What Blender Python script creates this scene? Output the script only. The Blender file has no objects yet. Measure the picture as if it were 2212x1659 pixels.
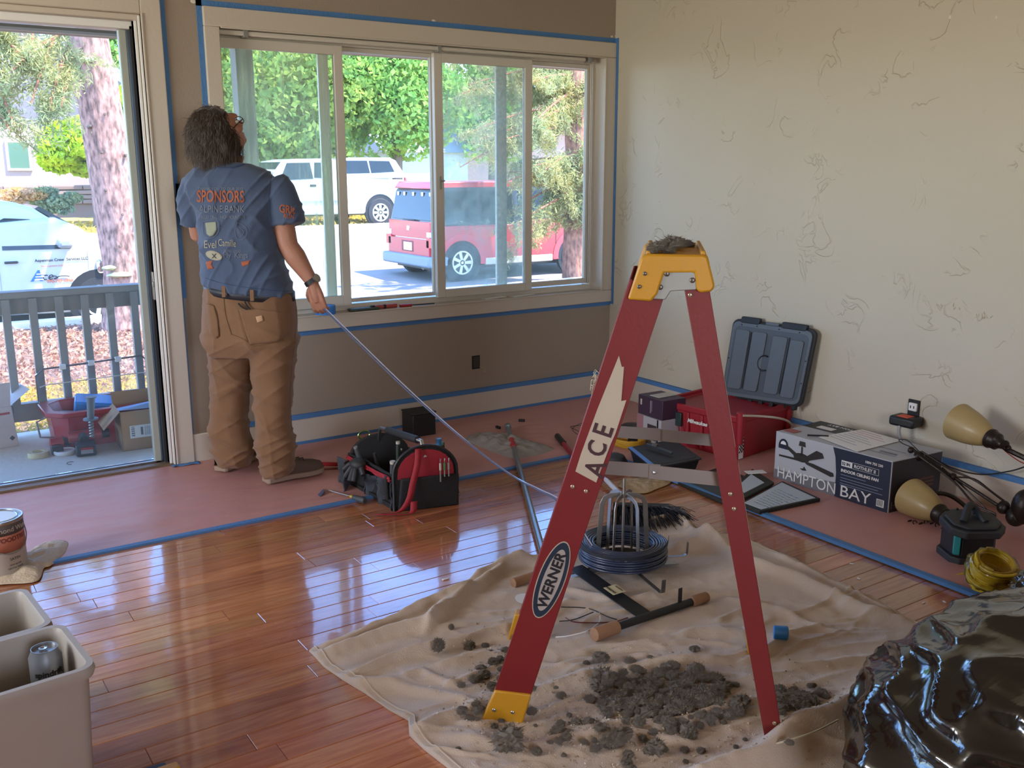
import bpy, bmesh, math, random
import numpy as np
from mathutils import Vector, Matrix, Euler, noise
from mathutils.bvhtree import BVHTree
random.seed(7); np.random.seed(7)
C = bpy.context.scene.collection
SC = bpy.context.scene
PI = math.pi
# ------------------------------------------------------------------ camera
FPX = 2074.5
YAW, PITCH, ROLL = math.radians(33.75), math.radians(12.60), math.radians(-0.10)
CAM = Vector((-3.786, -4.579, 1.386))
_f = Vector((math.sin(YAW)*math.cos(PITCH), math.cos(YAW)*math.cos(PITCH), -math.sin(PITCH)))
_r0 = Vector((math.cos(YAW), -math.sin(YAW), 0)); _u0 = _r0.cross(_f)
_r = _r0*math.cos(ROLL)+_u0*math.sin(ROLL); _u = -_r0*math.sin(ROLL)+_u0*math.cos(ROLL)
cd = bpy.data.cameras.new('camera'); cam = bpy.data.objects.new('camera', cd); C.objects.link(cam)
cam.matrix_world = Matrix(((_r.x,_u.x,-_f.x,CAM.x),(_r.y,_u.y,-_f.y,CAM.y),(_r.z,_u.z,-_f.z,CAM.z),(0,0,0,1)))
cd.sensor_fit = 'HORIZONTAL'; cd.sensor_width = 36; cd.lens = FPX*36/2212; cd.clip_start = .05; cd.clip_end = 400
SC.camera = cam
def ray(u, v): return _r*((u-1106)/FPX) - _u*((v-829.5)/FPX) + _f
def F(u, v, z=0.0): d = ray(u, v); return CAM + d*((z-CAM.z)/d.z)          # photo pixel -> point on the level z
def WY(u, v, y=0.0): d = ray(u, v); return CAM + d*((y-CAM.y)/d.y)          # -> point on a plane parallel to the window wall
def WX(u, v, x=0.0): d = ray(u, v); return CAM + d*((x-CAM.x)/d.x)          # -> point on a plane parallel to the right wall
# ------------------------------------------------------------------ light
SC.view_settings.view_transform = 'Standard'; SC.view_settings.look = 'None'
SC.view_settings.gamma = 1; SC.view_settings.use_curve_mapping = False
SC.view_settings.exposure = 0.05
SC.cycles.use_denoising = True
SC.cycles.max_bounces = 8; SC.cycles.diffuse_bounces = 5; SC.cycles.transparent_max_bounces = 24
SC.cycles.sample_clamp_indirect = 6; SC.cycles.caustics_reflective = False; SC.cycles.caustics_refractive = False
w = bpy.data.worlds.new('sky'); SC.world = w; w.use_nodes = True
nt = w.node_tree; nt.nodes.clear()
sky = nt.nodes.new('ShaderNodeTexSky'); sky.sky_type = 'NISHITA'; sky.sun_disc = False
sky.sun_elevation = math.radians(55); sky.sun_rotation = math.radians(200); sky.altitude = 1900; sky.ozone_density = 2.0; sky.dust_density = .6
bg = nt.nodes.new('ShaderNodeBackground'); bg.inputs[1].default_value = 1.55
wo = nt.nodes.new('ShaderNodeOutputWorld'); tn = nt.nodes.new('ShaderNodeMix'); tn.data_type = 'RGBA'; tn.blend_type = 'MULTIPLY'; tn.inputs[0].default_value = 1; tn.inputs[7].default_value = (.74, .9, 1.12, 1); nt.links.new(sky.outputs[0], tn.inputs[6]); nt.links.new(tn.outputs[2], bg.inputs[0]); nt.links.new(bg.outputs[0], wo.inputs[0])
sd = bpy.data.lights.new('sun', 'SUN'); sd.energy = 17.0; sd.angle = math.radians(.6); sd.color = (1, .94, .84)
sun = bpy.data.objects.new('sun', sd); C.objects.link(sun)
sun.rotation_euler = Vector((-.42, .34, -1)).to_track_quat('-Z', 'Y').to_euler(); sun.location = (0, -5, 12)
XL0 = -6.7
def area(name, loc, to, sx, sy, e, col):
    d = bpy.data.lights.new(name, 'AREA'); d.shape = 'RECTANGLE'; d.size = sx; d.size_y = sy; d.energy = e; d.color = col
    o = bpy.data.objects.new(name, d); C.objects.link(o); o.location = loc
    o.rotation_euler = (Vector(to)-Vector(loc)).to_track_quat('-Z', 'Y').to_euler(); return o
area('rear_fill', (-3.75, -6.8, 1.5), (-2.4, -1.5, .9), 1.2, 1.2, 52, (1, .86, .68))  # added warm fill from behind the camera, not a known source
area('left_fill', (XL0+.25, -1.6, 1.5), (0, -1.0, 1.6), 1.7, 1.3, 100, (1, .93, .80))  # added fill from the left to brighten the right wall
# ------------------------------------------------------------------ helpers
def lin(c):
    if isinstance(c, str): c = [int(c[i:i+2], 16) for i in (0, 2, 4)]
    return tuple((x/255/12.92 if x/255 <= .04045 else ((x/255+.055)/1.055)**2.4) for x in c)
_M = {}
def mat(name, col, rough=.6, metal=0, bump=None, var=None, coat=0, trans=0, spec=.5, sheen=0, emit=0, alpha=1, obrand=0, col2=None, aniso=None, sss=0, coords='Object'):
    """col sRGB; bump=(scale,strength[,detail]); var=(scale,amount,stretch) noise between col and col2"""
    if name in _M: return _M[name]
    m = bpy.data.materials.new(name); m.use_nodes = True; n = m.node_tree.nodes; l = m.node_tree.links
    b = n['Principled BSDF']; c = lin(col)
    b.inputs['Base Color'].default_value = (*c, 1); b.inputs['Roughness'].default_value = rough; b.inputs['Metallic'].default_value = metal
    b.inputs['Coat Weight'].default_value = coat; b.inputs['Specular IOR Level'].default_value = spec; b.inputs['Transmission Weight'].default_value = trans
    b.inputs['Coat Roughness'].default_value = .08
    if sheen: b.inputs['Sheen Weight'].default_value = sheen
    if emit: b.inputs['Emission Color'].default_value = (*c, 1); b.inputs['Emission Strength'].default_value = emit
    if alpha < 1: b.inputs['Alpha'].default_value = alpha
    if var or bump:
        tc = n.new('ShaderNodeTexCoord'); src = tc.outputs['Object']
        if coords == 'World':
            g = n.new('ShaderNodeNewGeometry'); src = g.outputs['Position']
    cur = None
    if var:
        c2 = lin(col2) if col2 is not None else tuple(x*.6 for x in c)
        mp = n.new('ShaderNodeMapping'); mp.inputs['Scale'].default_value = var[2] if len(var) > 2 else (1, 1, 1); l.new(src, mp.inputs[0])
        t = n.new('ShaderNodeTexNoise'); t.inputs['Scale'].default_value = var[0]; t.inputs['Detail'].default_value = 6; l.new(mp.outputs[0], t.inputs['Vector'])
        rp = n.new('ShaderNodeMapRange'); rp.inputs[1].default_value = .5-.35/max(.3, var[1]*1.2)*.6; rp.inputs[2].default_value = .5+.35/max(.3, var[1]*1.2)*.6; rp.inputs[4].default_value = min(1, var[1]); l.new(t.outputs[0], rp.inputs[0])
        mx = n.new('ShaderNodeMix'); mx.data_type = 'RGBA'; mx.inputs[6].default_value = (*c, 1); mx.inputs[7].default_value = (*c2, 1); l.new(rp.outputs[0], mx.inputs[0]); cur = mx.outputs[2]
    if obrand:
        oi = n.new('ShaderNodeObjectInfo'); hs = n.new('ShaderNodeHueSaturation')
        mr = n.new('ShaderNodeMapRange'); mr.inputs[3].default_value = 1-obrand; mr.inputs[4].default_value = 1+obrand; l.new(oi.outputs['Random'], mr.inputs[0]); l.new(mr.outputs[0], hs.inputs['Value'])
        if cur: l.new(cur, hs.inputs['Color'])
        else: hs.inputs['Color'].default_value = (*c, 1)
        cur = hs.outputs[0]
    if cur: l.new(cur, b.inputs['Base Color'])
    if bump:
        mp = n.new('ShaderNodeMapping'); mp.inputs['Scale'].default_value = bump[3] if len(bump) > 3 else (1, 1, 1); l.new(src, mp.inputs[0])
        t = n.new('ShaderNodeTexNoise'); t.inputs['Scale'].default_value = bump[0]; t.inputs['Detail'].default_value = bump[2] if len(bump) > 2 else 4; l.new(mp.outputs[0], t.inputs['Vector'])
        bp = n.new('ShaderNodeBump'); bp.inputs['Strength'].default_value = bump[1]; bp.inputs['Distance'].default_value = .01; l.new(t.outputs[0], bp.inputs['Height']); l.new(bp.outputs[0], b.inputs['Normal'])
    _M[name] = m; return m
def setp(o, label=None, cat=None, group=None, kind=None):
    if label: o['label'] = label
    if cat: o['category'] = cat
    if group: o['group'] = group
    if kind: o['kind'] = kind
    return o
def wm(o):
    m = Matrix.Identity(4)
    while o: m = Matrix.LocRotScale(o.location, o.rotation_euler, o.scale) @ m; o = o.parent
    return m
def thing(name, label, cat, loc=(0, 0, 0), rz=0, group=None):
    o = bpy.data.objects.new(name, None); C.objects.link(o); o.empty_display_size = .1
    o.location = loc; o.rotation_euler = (0, 0, rz); return setp(o, label, cat, group)
class MB:
    def __init__(s, M=None): s.v = []; s.f = []; s.M = M or Matrix.Identity(4)
    def at(s, *a):
        """at(loc, rot euler) sets the local transform for the next shapes"""
        loc = a[0] if a else (0, 0, 0); rot = a[1] if len(a) > 1 else (0, 0, 0)
        s.M = Matrix.Translation(loc) @ Euler(rot).to_matrix().to_4x4(); return s
    def add(s, vs, fs):
        k = len(s.v); s.v += [tuple(s.M @ Vector(p)) for p in vs]; s.f += [tuple(i+k for i in f) for f in fs]; return s
    def box(s, a, b):
        x0, x1 = sorted((a[0], b[0])); y0, y1 = sorted((a[1], b[1])); z0, z1 = sorted((a[2], b[2]))
        return s.add([(x0,y0,z0),(x1,y0,z0),(x1,y1,z0),(x0,y1,z0),(x0,y0,z1),(x1,y0,z1),(x1,y1,z1),(x0,y1,z1)],
                     [(0,3,2,1),(4,5,6,7),(0,1,5,4),(1,2,6,5),(2,3,7,6),(3,0,4,7)])
    def cbox(s, c, sz): return s.box([c[i]-sz[i]/2 for i in range(3)], [c[i]+sz[i]/2 for i in range(3)])
    def hexa(s, bot, top):
        """two 4-point loops"""
        return s.add(list(bot)+list(top), [(3,2,1,0),(4,5,6,7),(0,1,5,4),(1,2,6,5),(2,3,7,6),(3,0,4,7)])
    def prism(s, poly, h, z0=0, axis='z'):
        """poly 2D; extruded from z0 to z0+h along axis"""
        n = len(poly)
        def P(p, z): return (p[0], p[1], z) if axis == 'z' else ((p[0], z, p[1]) if axis == 'y' else (z, p[0], p[1]))
        return s.add([P(p, z0) for p in poly]+[P(p, z0+h) for p in poly],
                     [tuple(range(n-1, -1, -1)), tuple(range(n, 2*n))]+[(i, (i+1) % n, n+(i+1) % n, n+i) for i in range(n)])
    def tube(s, pts, r, n=8, cap=True):
        pts = [Vector(p) for p in pts]; m = len(pts); rs = r if hasattr(r, '__len__') else [r]*m
        k = len(s.v); vs = []; up = None
        for i, p in enumerate(pts):
            t = (pts[min(i+1, m-1)]-pts[max(i-1, 0)]).normalized()
            if up is None: up = t.orthogonal().normalized()
            up = (up-t*up.dot(t)); up = up.normalized() if up.length > 1e-6 else t.orthogonal().normalized()
            w_ = t.cross(up)
            for j in range(n):
                a = 2*PI*j/n; vs.append(p+(up*math.cos(a)+w_*math.sin(a))*rs[i])
        fs = [(i*n+j, i*n+(j+1) % n, (i+1)*n+(j+1) % n, (i+1)*n+j) for i in range(m-1) for j in range(n)]
        if cap: fs += [tuple(range(n-1, -1, -1)), tuple((m-1)*n+j for j in range(n))]
        return s.add(vs, fs)
    def lathe(s, prof, n=24, cap=True, c=(0, 0)):
        vs = [(c[0]+r*math.cos(2*PI*j/n), c[1]+r*math.sin(2*PI*j/n), z) for r, z in prof for j in range(n)]; m = len(prof)
        fs = [(i*n+j, i*n+(j+1) % n, (i+1)*n+(j+1) % n, (i+1)*n+j) for i in range(m-1) for j in range(n)]
        if cap: fs += [tuple(range(n-1, -1, -1)), tuple((m-1)*n+j for j in range(n))]
        return s.add(vs, fs)
    def grid(s, fn, nu, nv, closeu=False):
        vs = [fn(i/(nu if closeu else nu-1), j/(nv-1)) for j in range(nv) for i in range(nu)]
        fs = [(j*nu+i, j*nu+(i+1) % nu, (j+1)*nu+(i+1) % nu, (j+1)*nu+i) for j in range(nv-1) for i in range(nu if closeu else nu-1)]
        return s.add(vs, fs)
    def ball(s, c, r, nu=16, nv=10):
        r = r if hasattr(r, '__len__') else (r, r, r)
        return s.grid(lambda a, b: (c[0]+r[0]*math.cos(2*PI*a)*math.sin(PI*(b*.998+.001)), c[1]+r[1]*math.sin(2*PI*a)*math.sin(PI*(b*.998+.001)), c[2]-r[2]*math.cos(PI*(b*.998+.001))), nu, nv, True)
    def mesh(s, name='m', smooth=35):
        me = bpy.data.meshes.new(name); me.from_pydata(s.v, [], s.f); me.validate()
        if smooth:
            me.shade_smooth()
            if smooth < 180: me.set_sharp_from_angle(angle=math.radians(smooth))
        return me
    def build(s, name, m, parent=None, world=False, smooth=35, bevel=0, seg=2, solid=0, sub=0, kind=None, label=None):
        me = s.mesh(name, smooth)
        if world and parent is not None: me.transform(wm(parent).inverted())
        o = bpy.data.objects.new(name, me); C.objects.link(o)
        for mm in (m if isinstance(m, (list, tuple)) else [m]): me.materials.append(mm)
        if parent is not None: o.parent = parent
        if solid: q = o.modifiers.new('s', 'SOLIDIFY'); q.thickness = solid; q.offset = 0
        if sub: q = o.modifiers.new('u', 'SUBSURF'); q.levels = sub; q.render_levels = sub
        if bevel: q = o.modifiers.new('b', 'BEVEL'); q.width = bevel; q.segments = seg; q.limit_method = 'ANGLE'; q.angle_limit = math.radians(40)
        if kind: o['kind'] = kind
        if label: o['label'] = label
        return o
def catmull(pts, n=8):
    P = [Vector(p) for p in pts]; P = [P[0]*2-P[1]]+P+[P[-1]*2-P[-2]]; out = []
    for i in range(1, len(P)-2):
        for k in range(n):
            t = k/n; a, b, c, d = P[i-1:i+3]
            out.append(.5*((2*b)+(c-a)*t+(2*a-5*b+4*c-d)*t*t+(3*b-a-3*c+d)*t**3))
    return out+[P[-2]]
def dup(root, loc=None, rz=None, label=None, parent=None):
    c = root.copy(); C.objects.link(c)
    if parent is not None: c.parent = parent
    if loc is not None: c.location = loc
    if rz is not None: c.rotation_euler[2] = rz
    if label: c['label'] = label
    for ch in list(root.children): dup(ch, parent=c)
    return c
def text_mesh(txt, size, bold=0, align='LEFT', ext=.0008, shear=0, sx=1):
    cu = bpy.data.curves.new('t', 'FONT'); cu.body = txt; cu.size = size; cu.align_x = align; cu.extrude = ext; cu.offset = bold; cu.shear = shear; cu.resolution_u = 3
    o = bpy.data.objects.new('t', cu); C.objects.link(o)
    me = bpy.data.meshes.new_from_object(o.evaluated_get(bpy.context.evaluated_depsgraph_get()))
    bpy.data.objects.remove(o); bpy.data.curves.remove(cu)
    vs = [(p.co.x*sx, p.co.y, p.co.z) for p in me.vertices]; fs = [tuple(p.vertices) for p in me.polygons]; bpy.data.meshes.remove(me)
    return vs, fs
def lettering(name, txt, size, m, parent, O, X, Y, bold=0, align='LEFT', world=True, sx=1, shear=0, off=.001):
    """flat printed letters; O origin, X and Y directions of the face"""
    X = Vector(X).normalized(); Y = Vector(Y); Y = (Y-X*Y.dot(X)).normalized(); Z = X.cross(Y)
    vs, fs = text_mesh(txt, size, bold, align, sx=sx, shear=shear, ext=.0004)
    b = MB(); b.add([Vector(O)+X*p[0]+Y*p[1]+Z*(p[2]+off) for p in vs], fs)
    return b.build(name, m, parent, world=world, smooth=0)
def quads_mesh(P, S, name, m, parent=None, world=False, kind='stuff', el=1.6, D=None, bend=0):
    """many small leaf quads, centres P (n,3), size S, optional direction D"""
    n = len(P); rng = np.random
    a = rng.normal(size=(n, 3)) if D is None else D+rng.normal(size=(n, 3))*.35
    a /= np.linalg.norm(a, axis=1)[:, None]; b = np.cross(a, rng.normal(size=(n, 3))); b /= np.linalg.norm(b, axis=1)[:, None]
    S = np.broadcast_to(np.asarray(S, float), (n,))[:, None]
    a = a*S*el/2; b = b*S/2
    V = np.stack([P-a, P+b*.9, P+a, P-b*.9], 1).reshape(-1, 3)
    me = bpy.data.meshes.new(name); me.vertices.add(4*n); me.vertices.foreach_set('co', V.ravel().astype(np.float32))
    me.loops.add(4*n); me.loops.foreach_set('vertex_index', np.arange(4*n, dtype=np.int32)); me.polygons.add(n)
    me.polygons.foreach_set('loop_start', np.arange(0, 4*n, 4, dtype=np.int32)); me.update(calc_edges=True); me.validate()
    if world and parent is not None: me.transform(wm(parent).inverted())
    me.materials.append(m); o = bpy.data.objects.new(name, me); C.objects.link(o)
    if parent is not None: o.parent = parent
    if kind: o['kind'] = kind
    return o
# ------------------------------------------------------------------ materials
def leafmat(name, c1, c2, scale=3.0, trans=.45, rough=.6):
    m = bpy.data.materials.new(name); m.use_nodes = True; n = m.node_tree.nodes; l = m.node_tree.links; n.clear()
    g = n.new('ShaderNodeNewGeometry'); t = n.new('ShaderNodeTexNoise'); t.inputs['Scale'].default_value = scale; t.inputs['Detail'].default_value = 5; l.new(g.outputs['Position'], t.inputs['Vector'])
    mr = n.new('ShaderNodeMapRange'); mr.inputs[1].default_value = .35; mr.inputs[2].default_value = .65; l.new(t.outputs[0], mr.inputs[0])
    mx = n.new('ShaderNodeMix'); mx.data_type = 'RGBA'; mx.inputs[6].default_value = (*lin(c1), 1); mx.inputs[7].default_value = (*lin(c2), 1); l.new(mr.outputs[0], mx.inputs[0])
    d = n.new('ShaderNodeBsdfDiffuse'); tr = n.new('ShaderNodeBsdfTranslucent'); l.new(mx.outputs[2], d.inputs[0]); l.new(mx.outputs[2], tr.inputs[0])
    s = n.new('ShaderNodeMixShader'); s.inputs[0].default_value = trans; l.new(d.outputs[0], s.inputs[1]); l.new(tr.outputs[0], s.inputs[2])
    o = n.new('ShaderNodeOutputMaterial'); l.new(s.outputs[0], o.inputs[0]); return m
def glassmat(name, haze=0.0, tint=(1, 1, 1), streak=0, hcol='D8DED0', gloss=.05):
    m = bpy.data.materials.new(name); m.use_nodes = True; n = m.node_tree.nodes; l = m.node_tree.links; n.clear()
    t = n.new('ShaderNodeBsdfTransparent'); t.inputs[0].default_value = (*tint, 1); gl = n.new('ShaderNodeBsdfGlossy'); gl.inputs['Roughness'].default_value = .02
    fr = n.new('ShaderNodeFresnel'); fr.inputs[0].default_value = 1.35
    s = n.new('ShaderNodeMixShader'); l.new(fr.outputs[0], s.inputs[0]); l.new(t.outputs[0], s.inputs[1]); l.new(gl.outputs[0], s.inputs[2]); out = s
    if haze:
        d = n.new('ShaderNodeBsdfTranslucent'); d.inputs[0].default_value = (*lin(hcol), 1); s2 = n.new('ShaderNodeMixShader'); l.new(s.outputs[0], s2.inputs[1]); l.new(d.outputs[0], s2.inputs[2])
        tc = n.new('ShaderNodeTexCoord'); mp = n.new('ShaderNodeMapping'); mp.inputs['Scale'].default_value = (60, 1, 3) if streak else (14, 1, 14); l.new(tc.outputs['Object'], mp.inputs[0])
        ns = n.new('ShaderNodeTexNoise'); ns.inputs['Scale'].default_value = 1; ns.inputs['Detail'].default_value = 8; ns.inputs['Roughness'].default_value = .7; l.new(mp.outputs[0], ns.inputs['Vector'])
        big = n.new('ShaderNodeTexNoise'); big.inputs['Scale'].default_value = 2.2; l.new(tc.outputs['Object'], big.inputs['Vector'])
        mr = n.new('ShaderNodeMapRange'); mr.inputs[1].default_value = .5 if streak else .35; mr.inputs[2].default_value = .72 if streak else .75; mr.inputs[3].default_value = haze*.35; mr.inputs[4].default_value = haze; l.new(ns.outputs[0], mr.inputs[0])
        mu = n.new('ShaderNodeMath'); mu.operation = 'MULTIPLY'; l.new(mr.outputs[0], mu.inputs[0])
        mr2 = n.new('ShaderNodeMapRange'); mr2.inputs[1].default_value = .3; mr2.inputs[2].default_value = .6; mr2.inputs[3].default_value = .5; mr2.inputs[4].default_value = 1.3; l.new(big.outputs[0], mr2.inputs[0]); l.new(mr2.outputs[0], mu.inputs[1])
        l.new(mu.outputs[0], s2.inputs[0]); out = s2
    o = n.new('ShaderNodeOutputMaterial'); l.new(out.outputs[0], o.inputs[0]); return m
def woodfloor():
    m = bpy.data.materials.new('jatoba_plank'); m.use_nodes = True; n = m.node_tree.nodes; l = m.node_tree.links; b = n['Principled BSDF']
    g = n.new('ShaderNodeNewGeometry'); oi = n.new('ShaderNodeObjectInfo')
    cx = n.new('ShaderNodeCombineXYZ'); mm = n.new('ShaderNodeMath'); mm.operation = 'MULTIPLY'; mm.inputs[1].default_value = 40; l.new(oi.outputs['Random'], mm.inputs[0]); l.new(mm.outputs[0], cx.inputs[0]); l.new(mm.outputs[0], cx.inputs[2])
    ad = n.new('ShaderNodeVectorMath'); l.new(g.outputs['Position'], ad.inputs[0]); l.new(cx.outputs[0], ad.inputs[1])
    mp = n.new('ShaderNodeMapping'); mp.inputs['Scale'].default_value = (2.5, 32, 1); l.new(ad.outputs[0], mp.inputs[0])
    t = n.new('ShaderNodeTexNoise'); t.inputs['Scale'].default_value = 2.2; t.inputs['Detail'].default_value = 9; t.inputs['Distortion'].default_value = .6; l.new(mp.outputs[0], t.inputs['Vector'])
    cr = n.new('ShaderNodeValToRGB'); e = cr.color_ramp.elements; e[0].position = .3; e[0].color = (*lin('9A5C3C'), 1); e[1].position = .75; e[1].color = (*lin('C08458'), 1); l.new(t.outputs[0], cr.inputs[0])
    hs = n.new('ShaderNodeHueSaturation'); mr = n.new('ShaderNodeMapRange'); mr.inputs[3].default_value = .8; mr.inputs[4].default_value = 1.18; l.new(oi.outputs['Random'], mr.inputs[0]); l.new(mr.outputs[0], hs.inputs['Value']); l.new(cr.outputs[0], hs.inputs['Color'])
    mh = n.new('ShaderNodeMath'); mh.operation = 'MULTIPLY'; mh.inputs[1].default_value = 7.3; fh = n.new('ShaderNodeMath'); fh.operation = 'FRACT'; l.new(oi.outputs['Random'], mh.inputs[0]); l.new(mh.outputs[0], fh.inputs[0])
    mr3 = n.new('ShaderNodeMapRange'); mr3.inputs[3].default_value = .488; mr3.inputs[4].default_value = .508; l.new(fh.outputs[0], mr3.inputs[0]); l.new(mr3.outputs[0], hs.inputs['Hue'])
    l.new(hs.outputs[0], b.inputs['Base Color'])
    sp = n.new('ShaderNodeTexNoise'); sp.inputs['Scale'].default_value = 3; sp.inputs['Detail'].default_value = 10; l.new(g.outputs['Position'], sp.inputs['Vector'])
    r2 = n.new('ShaderNodeMapRange'); r2.inputs[1].default_value = .35; r2.inputs[2].default_value = .7; r2.inputs[3].default_value = .15; r2.inputs[4].default_value = .3; l.new(sp.outputs[0], r2.inputs[0]); l.new(r2.outputs[0], b.inputs['Roughness'])
    b.inputs['Specular IOR Level'].default_value = .5; b.inputs['Coat Weight'].default_value = 1; b.inputs['Coat IOR'].default_value = 1.52; b.inputs['Coat Roughness'].default_value = .06
    w2 = n.new('ShaderNodeTexNoise'); w2.inputs['Scale'].default_value = 9; w2.inputs['Detail'].default_value = 3; l.new(ad.outputs[0], w2.inputs['Vector'])
    bp = n.new('ShaderNodeBump'); bp.inputs['Strength'].default_value = .12; bp.inputs['Distance'].default_value = .004; l.new(w2.outputs[0], bp.inputs['Height'])
    bp2 = n.new('ShaderNodeBump'); bp2.inputs['Strength'].default_value = .10; bp2.inputs['Distance'].default_value = .001; l.new(t.outputs[0], bp2.inputs['Height']); l.new(bp.outputs[0], bp2.inputs['Normal']); l.new(bp2.outputs[0], b.inputs['Normal']); l.new(bp.outputs[0], b.inputs['Coat Normal'])
    return m
def plaster():
    m = bpy.data.materials.new('skip_trowel_plaster'); m.use_nodes = True; n = m.node_tree.nodes; l = m.node_tree.links; b = n['Principled BSDF']
    g = n.new('ShaderNodeNewGeometry')
    t = n.new('ShaderNodeTexNoise'); t.inputs['Scale'].default_value = 1.3; t.inputs['Detail'].default_value = 5; l.new(g.outputs['Position'], t.inputs['Vector'])
    mx = n.new('ShaderNodeMix'); mx.data_type = 'RGBA'; mx.inputs[6].default_value = (*lin('BCB29C'), 1); mx.inputs[7].default_value = (*lin('C6BDA8'), 1); l.new(t.outputs[0], mx.inputs[0]); l.new(mx.outputs[2], b.inputs['Base Color']); b.inputs['Roughness'].default_value = .55
    # trowel ridges: thin contour lines of a warped noise, gated by patches
    n1 = n.new('ShaderNodeTexNoise'); n1.inputs['Scale'].default_value = 5.5; n1.inputs['Detail'].default_value = 3; n1.inputs['Distortion'].default_value = 1.2; l.new(g.outputs['Position'], n1.inputs['Vector'])
    s1 = n.new('ShaderNodeMath'); s1.operation = 'SUBTRACT'; s1.inputs[1].default_value = .52; l.new(n1.outputs[0], s1.inputs[0])
    a1 = n.new('ShaderNodeMath'); a1.operation = 'ABSOLUTE'; l.new(s1.outputs[0], a1.inputs[0])
    r1 = n.new('ShaderNodeMapRange'); r1.inputs[1].default_value = 0; r1.inputs[2].default_value = .018; r1.inputs[3].default_value = 1; r1.inputs[4].default_value = 0; l.new(a1.outputs[0], r1.inputs[0])
    n2 = n.new('ShaderNodeTexNoise'); n2.inputs['Scale'].default_value = 4.3; n2.inputs['Detail'].default_value = 4; l.new(g.outputs['Position'], n2.inputs['Vector'])
    r2 = n.new('ShaderNodeMapRange'); r2.inputs[1].default_value = .53; r2.inputs[2].default_value = .6; l.new(n2.outputs[0], r2.inputs[0])
    mu = n.new('ShaderNodeMath'); mu.operation = 'MULTIPLY'; l.new(r1.outputs[0], mu.inputs[0]); l.new(r2.outputs[0], mu.inputs[1])
    n3 = n.new('ShaderNodeTexNoise'); n3.inputs['Scale'].default_value = 14; n3.inputs['Detail'].default_value = 6; l.new(g.outputs['Position'], n3.inputs['Vector'])
    ad = n.new('ShaderNodeMath'); ad.operation = 'MULTIPLY_ADD'; ad.inputs[1].default_value = .35; l.new(n3.outputs[0], ad.inputs[0]); l.new(mu.outputs[0], ad.inputs[2])
    bp = n.new('ShaderNodeBump'); bp.inputs['Strength'].default_value = .75; bp.inputs['Distance'].default_value = .004; l.new(ad.outputs[0], bp.inputs['Height']); l.new(bp.outputs[0], b.inputs['Normal'])
    return m
m_trim = mat('cream_trim', 'C4BAAA', .45, bump=(60, .08)); m_tape = mat('blue_masking_tape', '4A7CB2', .65, bump=(90, .3), var=(6, .5), col2='426E9E')
m_wall = mat('taupe_wall_paint', '9C8E7E', .7, bump=(120, .15), var=(2, .6), col2='948676', coords='World'); m_plast = plaster(); m_wood = woodfloor()
m_blk = mat('black_plastic', '1E1F21', .45, bump=(200, .1)); m_dark = mat('charcoal_rubber', '2B2D30', .6); m_steel = mat('brushed_steel', 'B4B6B8', .3, 1); m_zinc = mat('zinc_plate', '9C9C98', .5, .55, var=(20, .4))
m_white = mat('white_plastic', 'E2E2DE', .45); m_red = mat('red_plastic', 'A31E26', .38); m_paper = mat('white_paper', 'DCDDE0', .7)
m_alu = mat('painted_aluminium', 'C9C2B4', .4); m_greyp = mat('grey_porch_paint', '8C8A84', .6, bump=(40, .15))
m_glass = glassmat('clear_glass', .05); m_glass_dirty = glassmat('streaked_glass', .5, streak=1, hcol='C8D2A8'); m_glass_haze = glassmat('hazy_glass', .42, hcol='BFD0C4')
m_carglass = mat('car_glass', '1E2628', .12, 0, spec=.35)
m_tire = mat('tyre_rubber', '26262A', .8, bump=(30, .4)); m_ink = mat('black_ink', '17171A', .6); m_bluei = mat('blue_print', '2C64A8', .6); m_orange = mat('orange_print', 'D8663A', .6)
# ------------------------------------------------------------------ room
S = 'structure'
def st(name, m, a, b, **k): return MB().box(a, b).build(name, m, kind=k.pop('kind', S), **k)
XL, YB, ZC = -6.7, -7.0, 2.46
b = MB()
DX0, DX1, DZ = -5.2, -2.70, 2.02; WX0, WX1, WZ0, WZ1 = -2.33, -.078, .663, 2.02
for p, q in (((XL, 0, -.3), (DX0, .16, ZC)), ((DX0, 0, DZ), (DX1, .16, ZC)), ((DX1, 0, -.3), (WX0, .16, ZC)), ((WX0, 0, -.3), (WX1, .16, WZ0)), ((WX0, 0, WZ1), (WX1, .16, ZC)), ((WX1, 0, -.3), (.16, .16, ZC))): b.box(p, q)
wwall = b.build('wall_window', m_wall, kind=S, smooth=0)
rwall = st('wall_right', m_plast, (0.004, YB, -.3), (.16, 0, ZC))
m_wall2 = mat('back_wall_paint', 'A89C8A', .8)
lw = MB()
for p, q in (((XL-.16, YB, -.3), (XL, -2.5, ZC)), ((XL-.16, -.7, -.3), (XL, 0, ZC)), ((XL-.16, -2.5, -.3), (XL, -.7, .8)), ((XL-.16, -2.5, 2.2), (XL, -.7, ZC))): lw.box(p, q)
lw.build('wall_left', m_wall2, kind=S, smooth=0)
rw = MB()
for p, q in (((XL-.16, YB-.16, -.3), (-4.4, YB, ZC)), ((-3.1, YB-.16, -.3), (.16, YB, ZC)), ((-4.4, YB-.16, -.3), (-3.1, YB, .9)), ((-4.4, YB-.16, 2.1), (-3.1, YB, ZC))): rw.box(p, q)
rw.build('wall_rear', m_wall2, kind=S, smooth=0)
st('ceiling', mat('ceiling_white', 'C4BCB0', .8), (XL-.16, YB-.16, ZC), (.16, .16, ZC+.12), smooth=0)
floor = st('floor', mat('subfloor_wood', '7A4530', .5), (XL-.16, YB-.16, -.3), (.16, .02, -.012), smooth=0)
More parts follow.
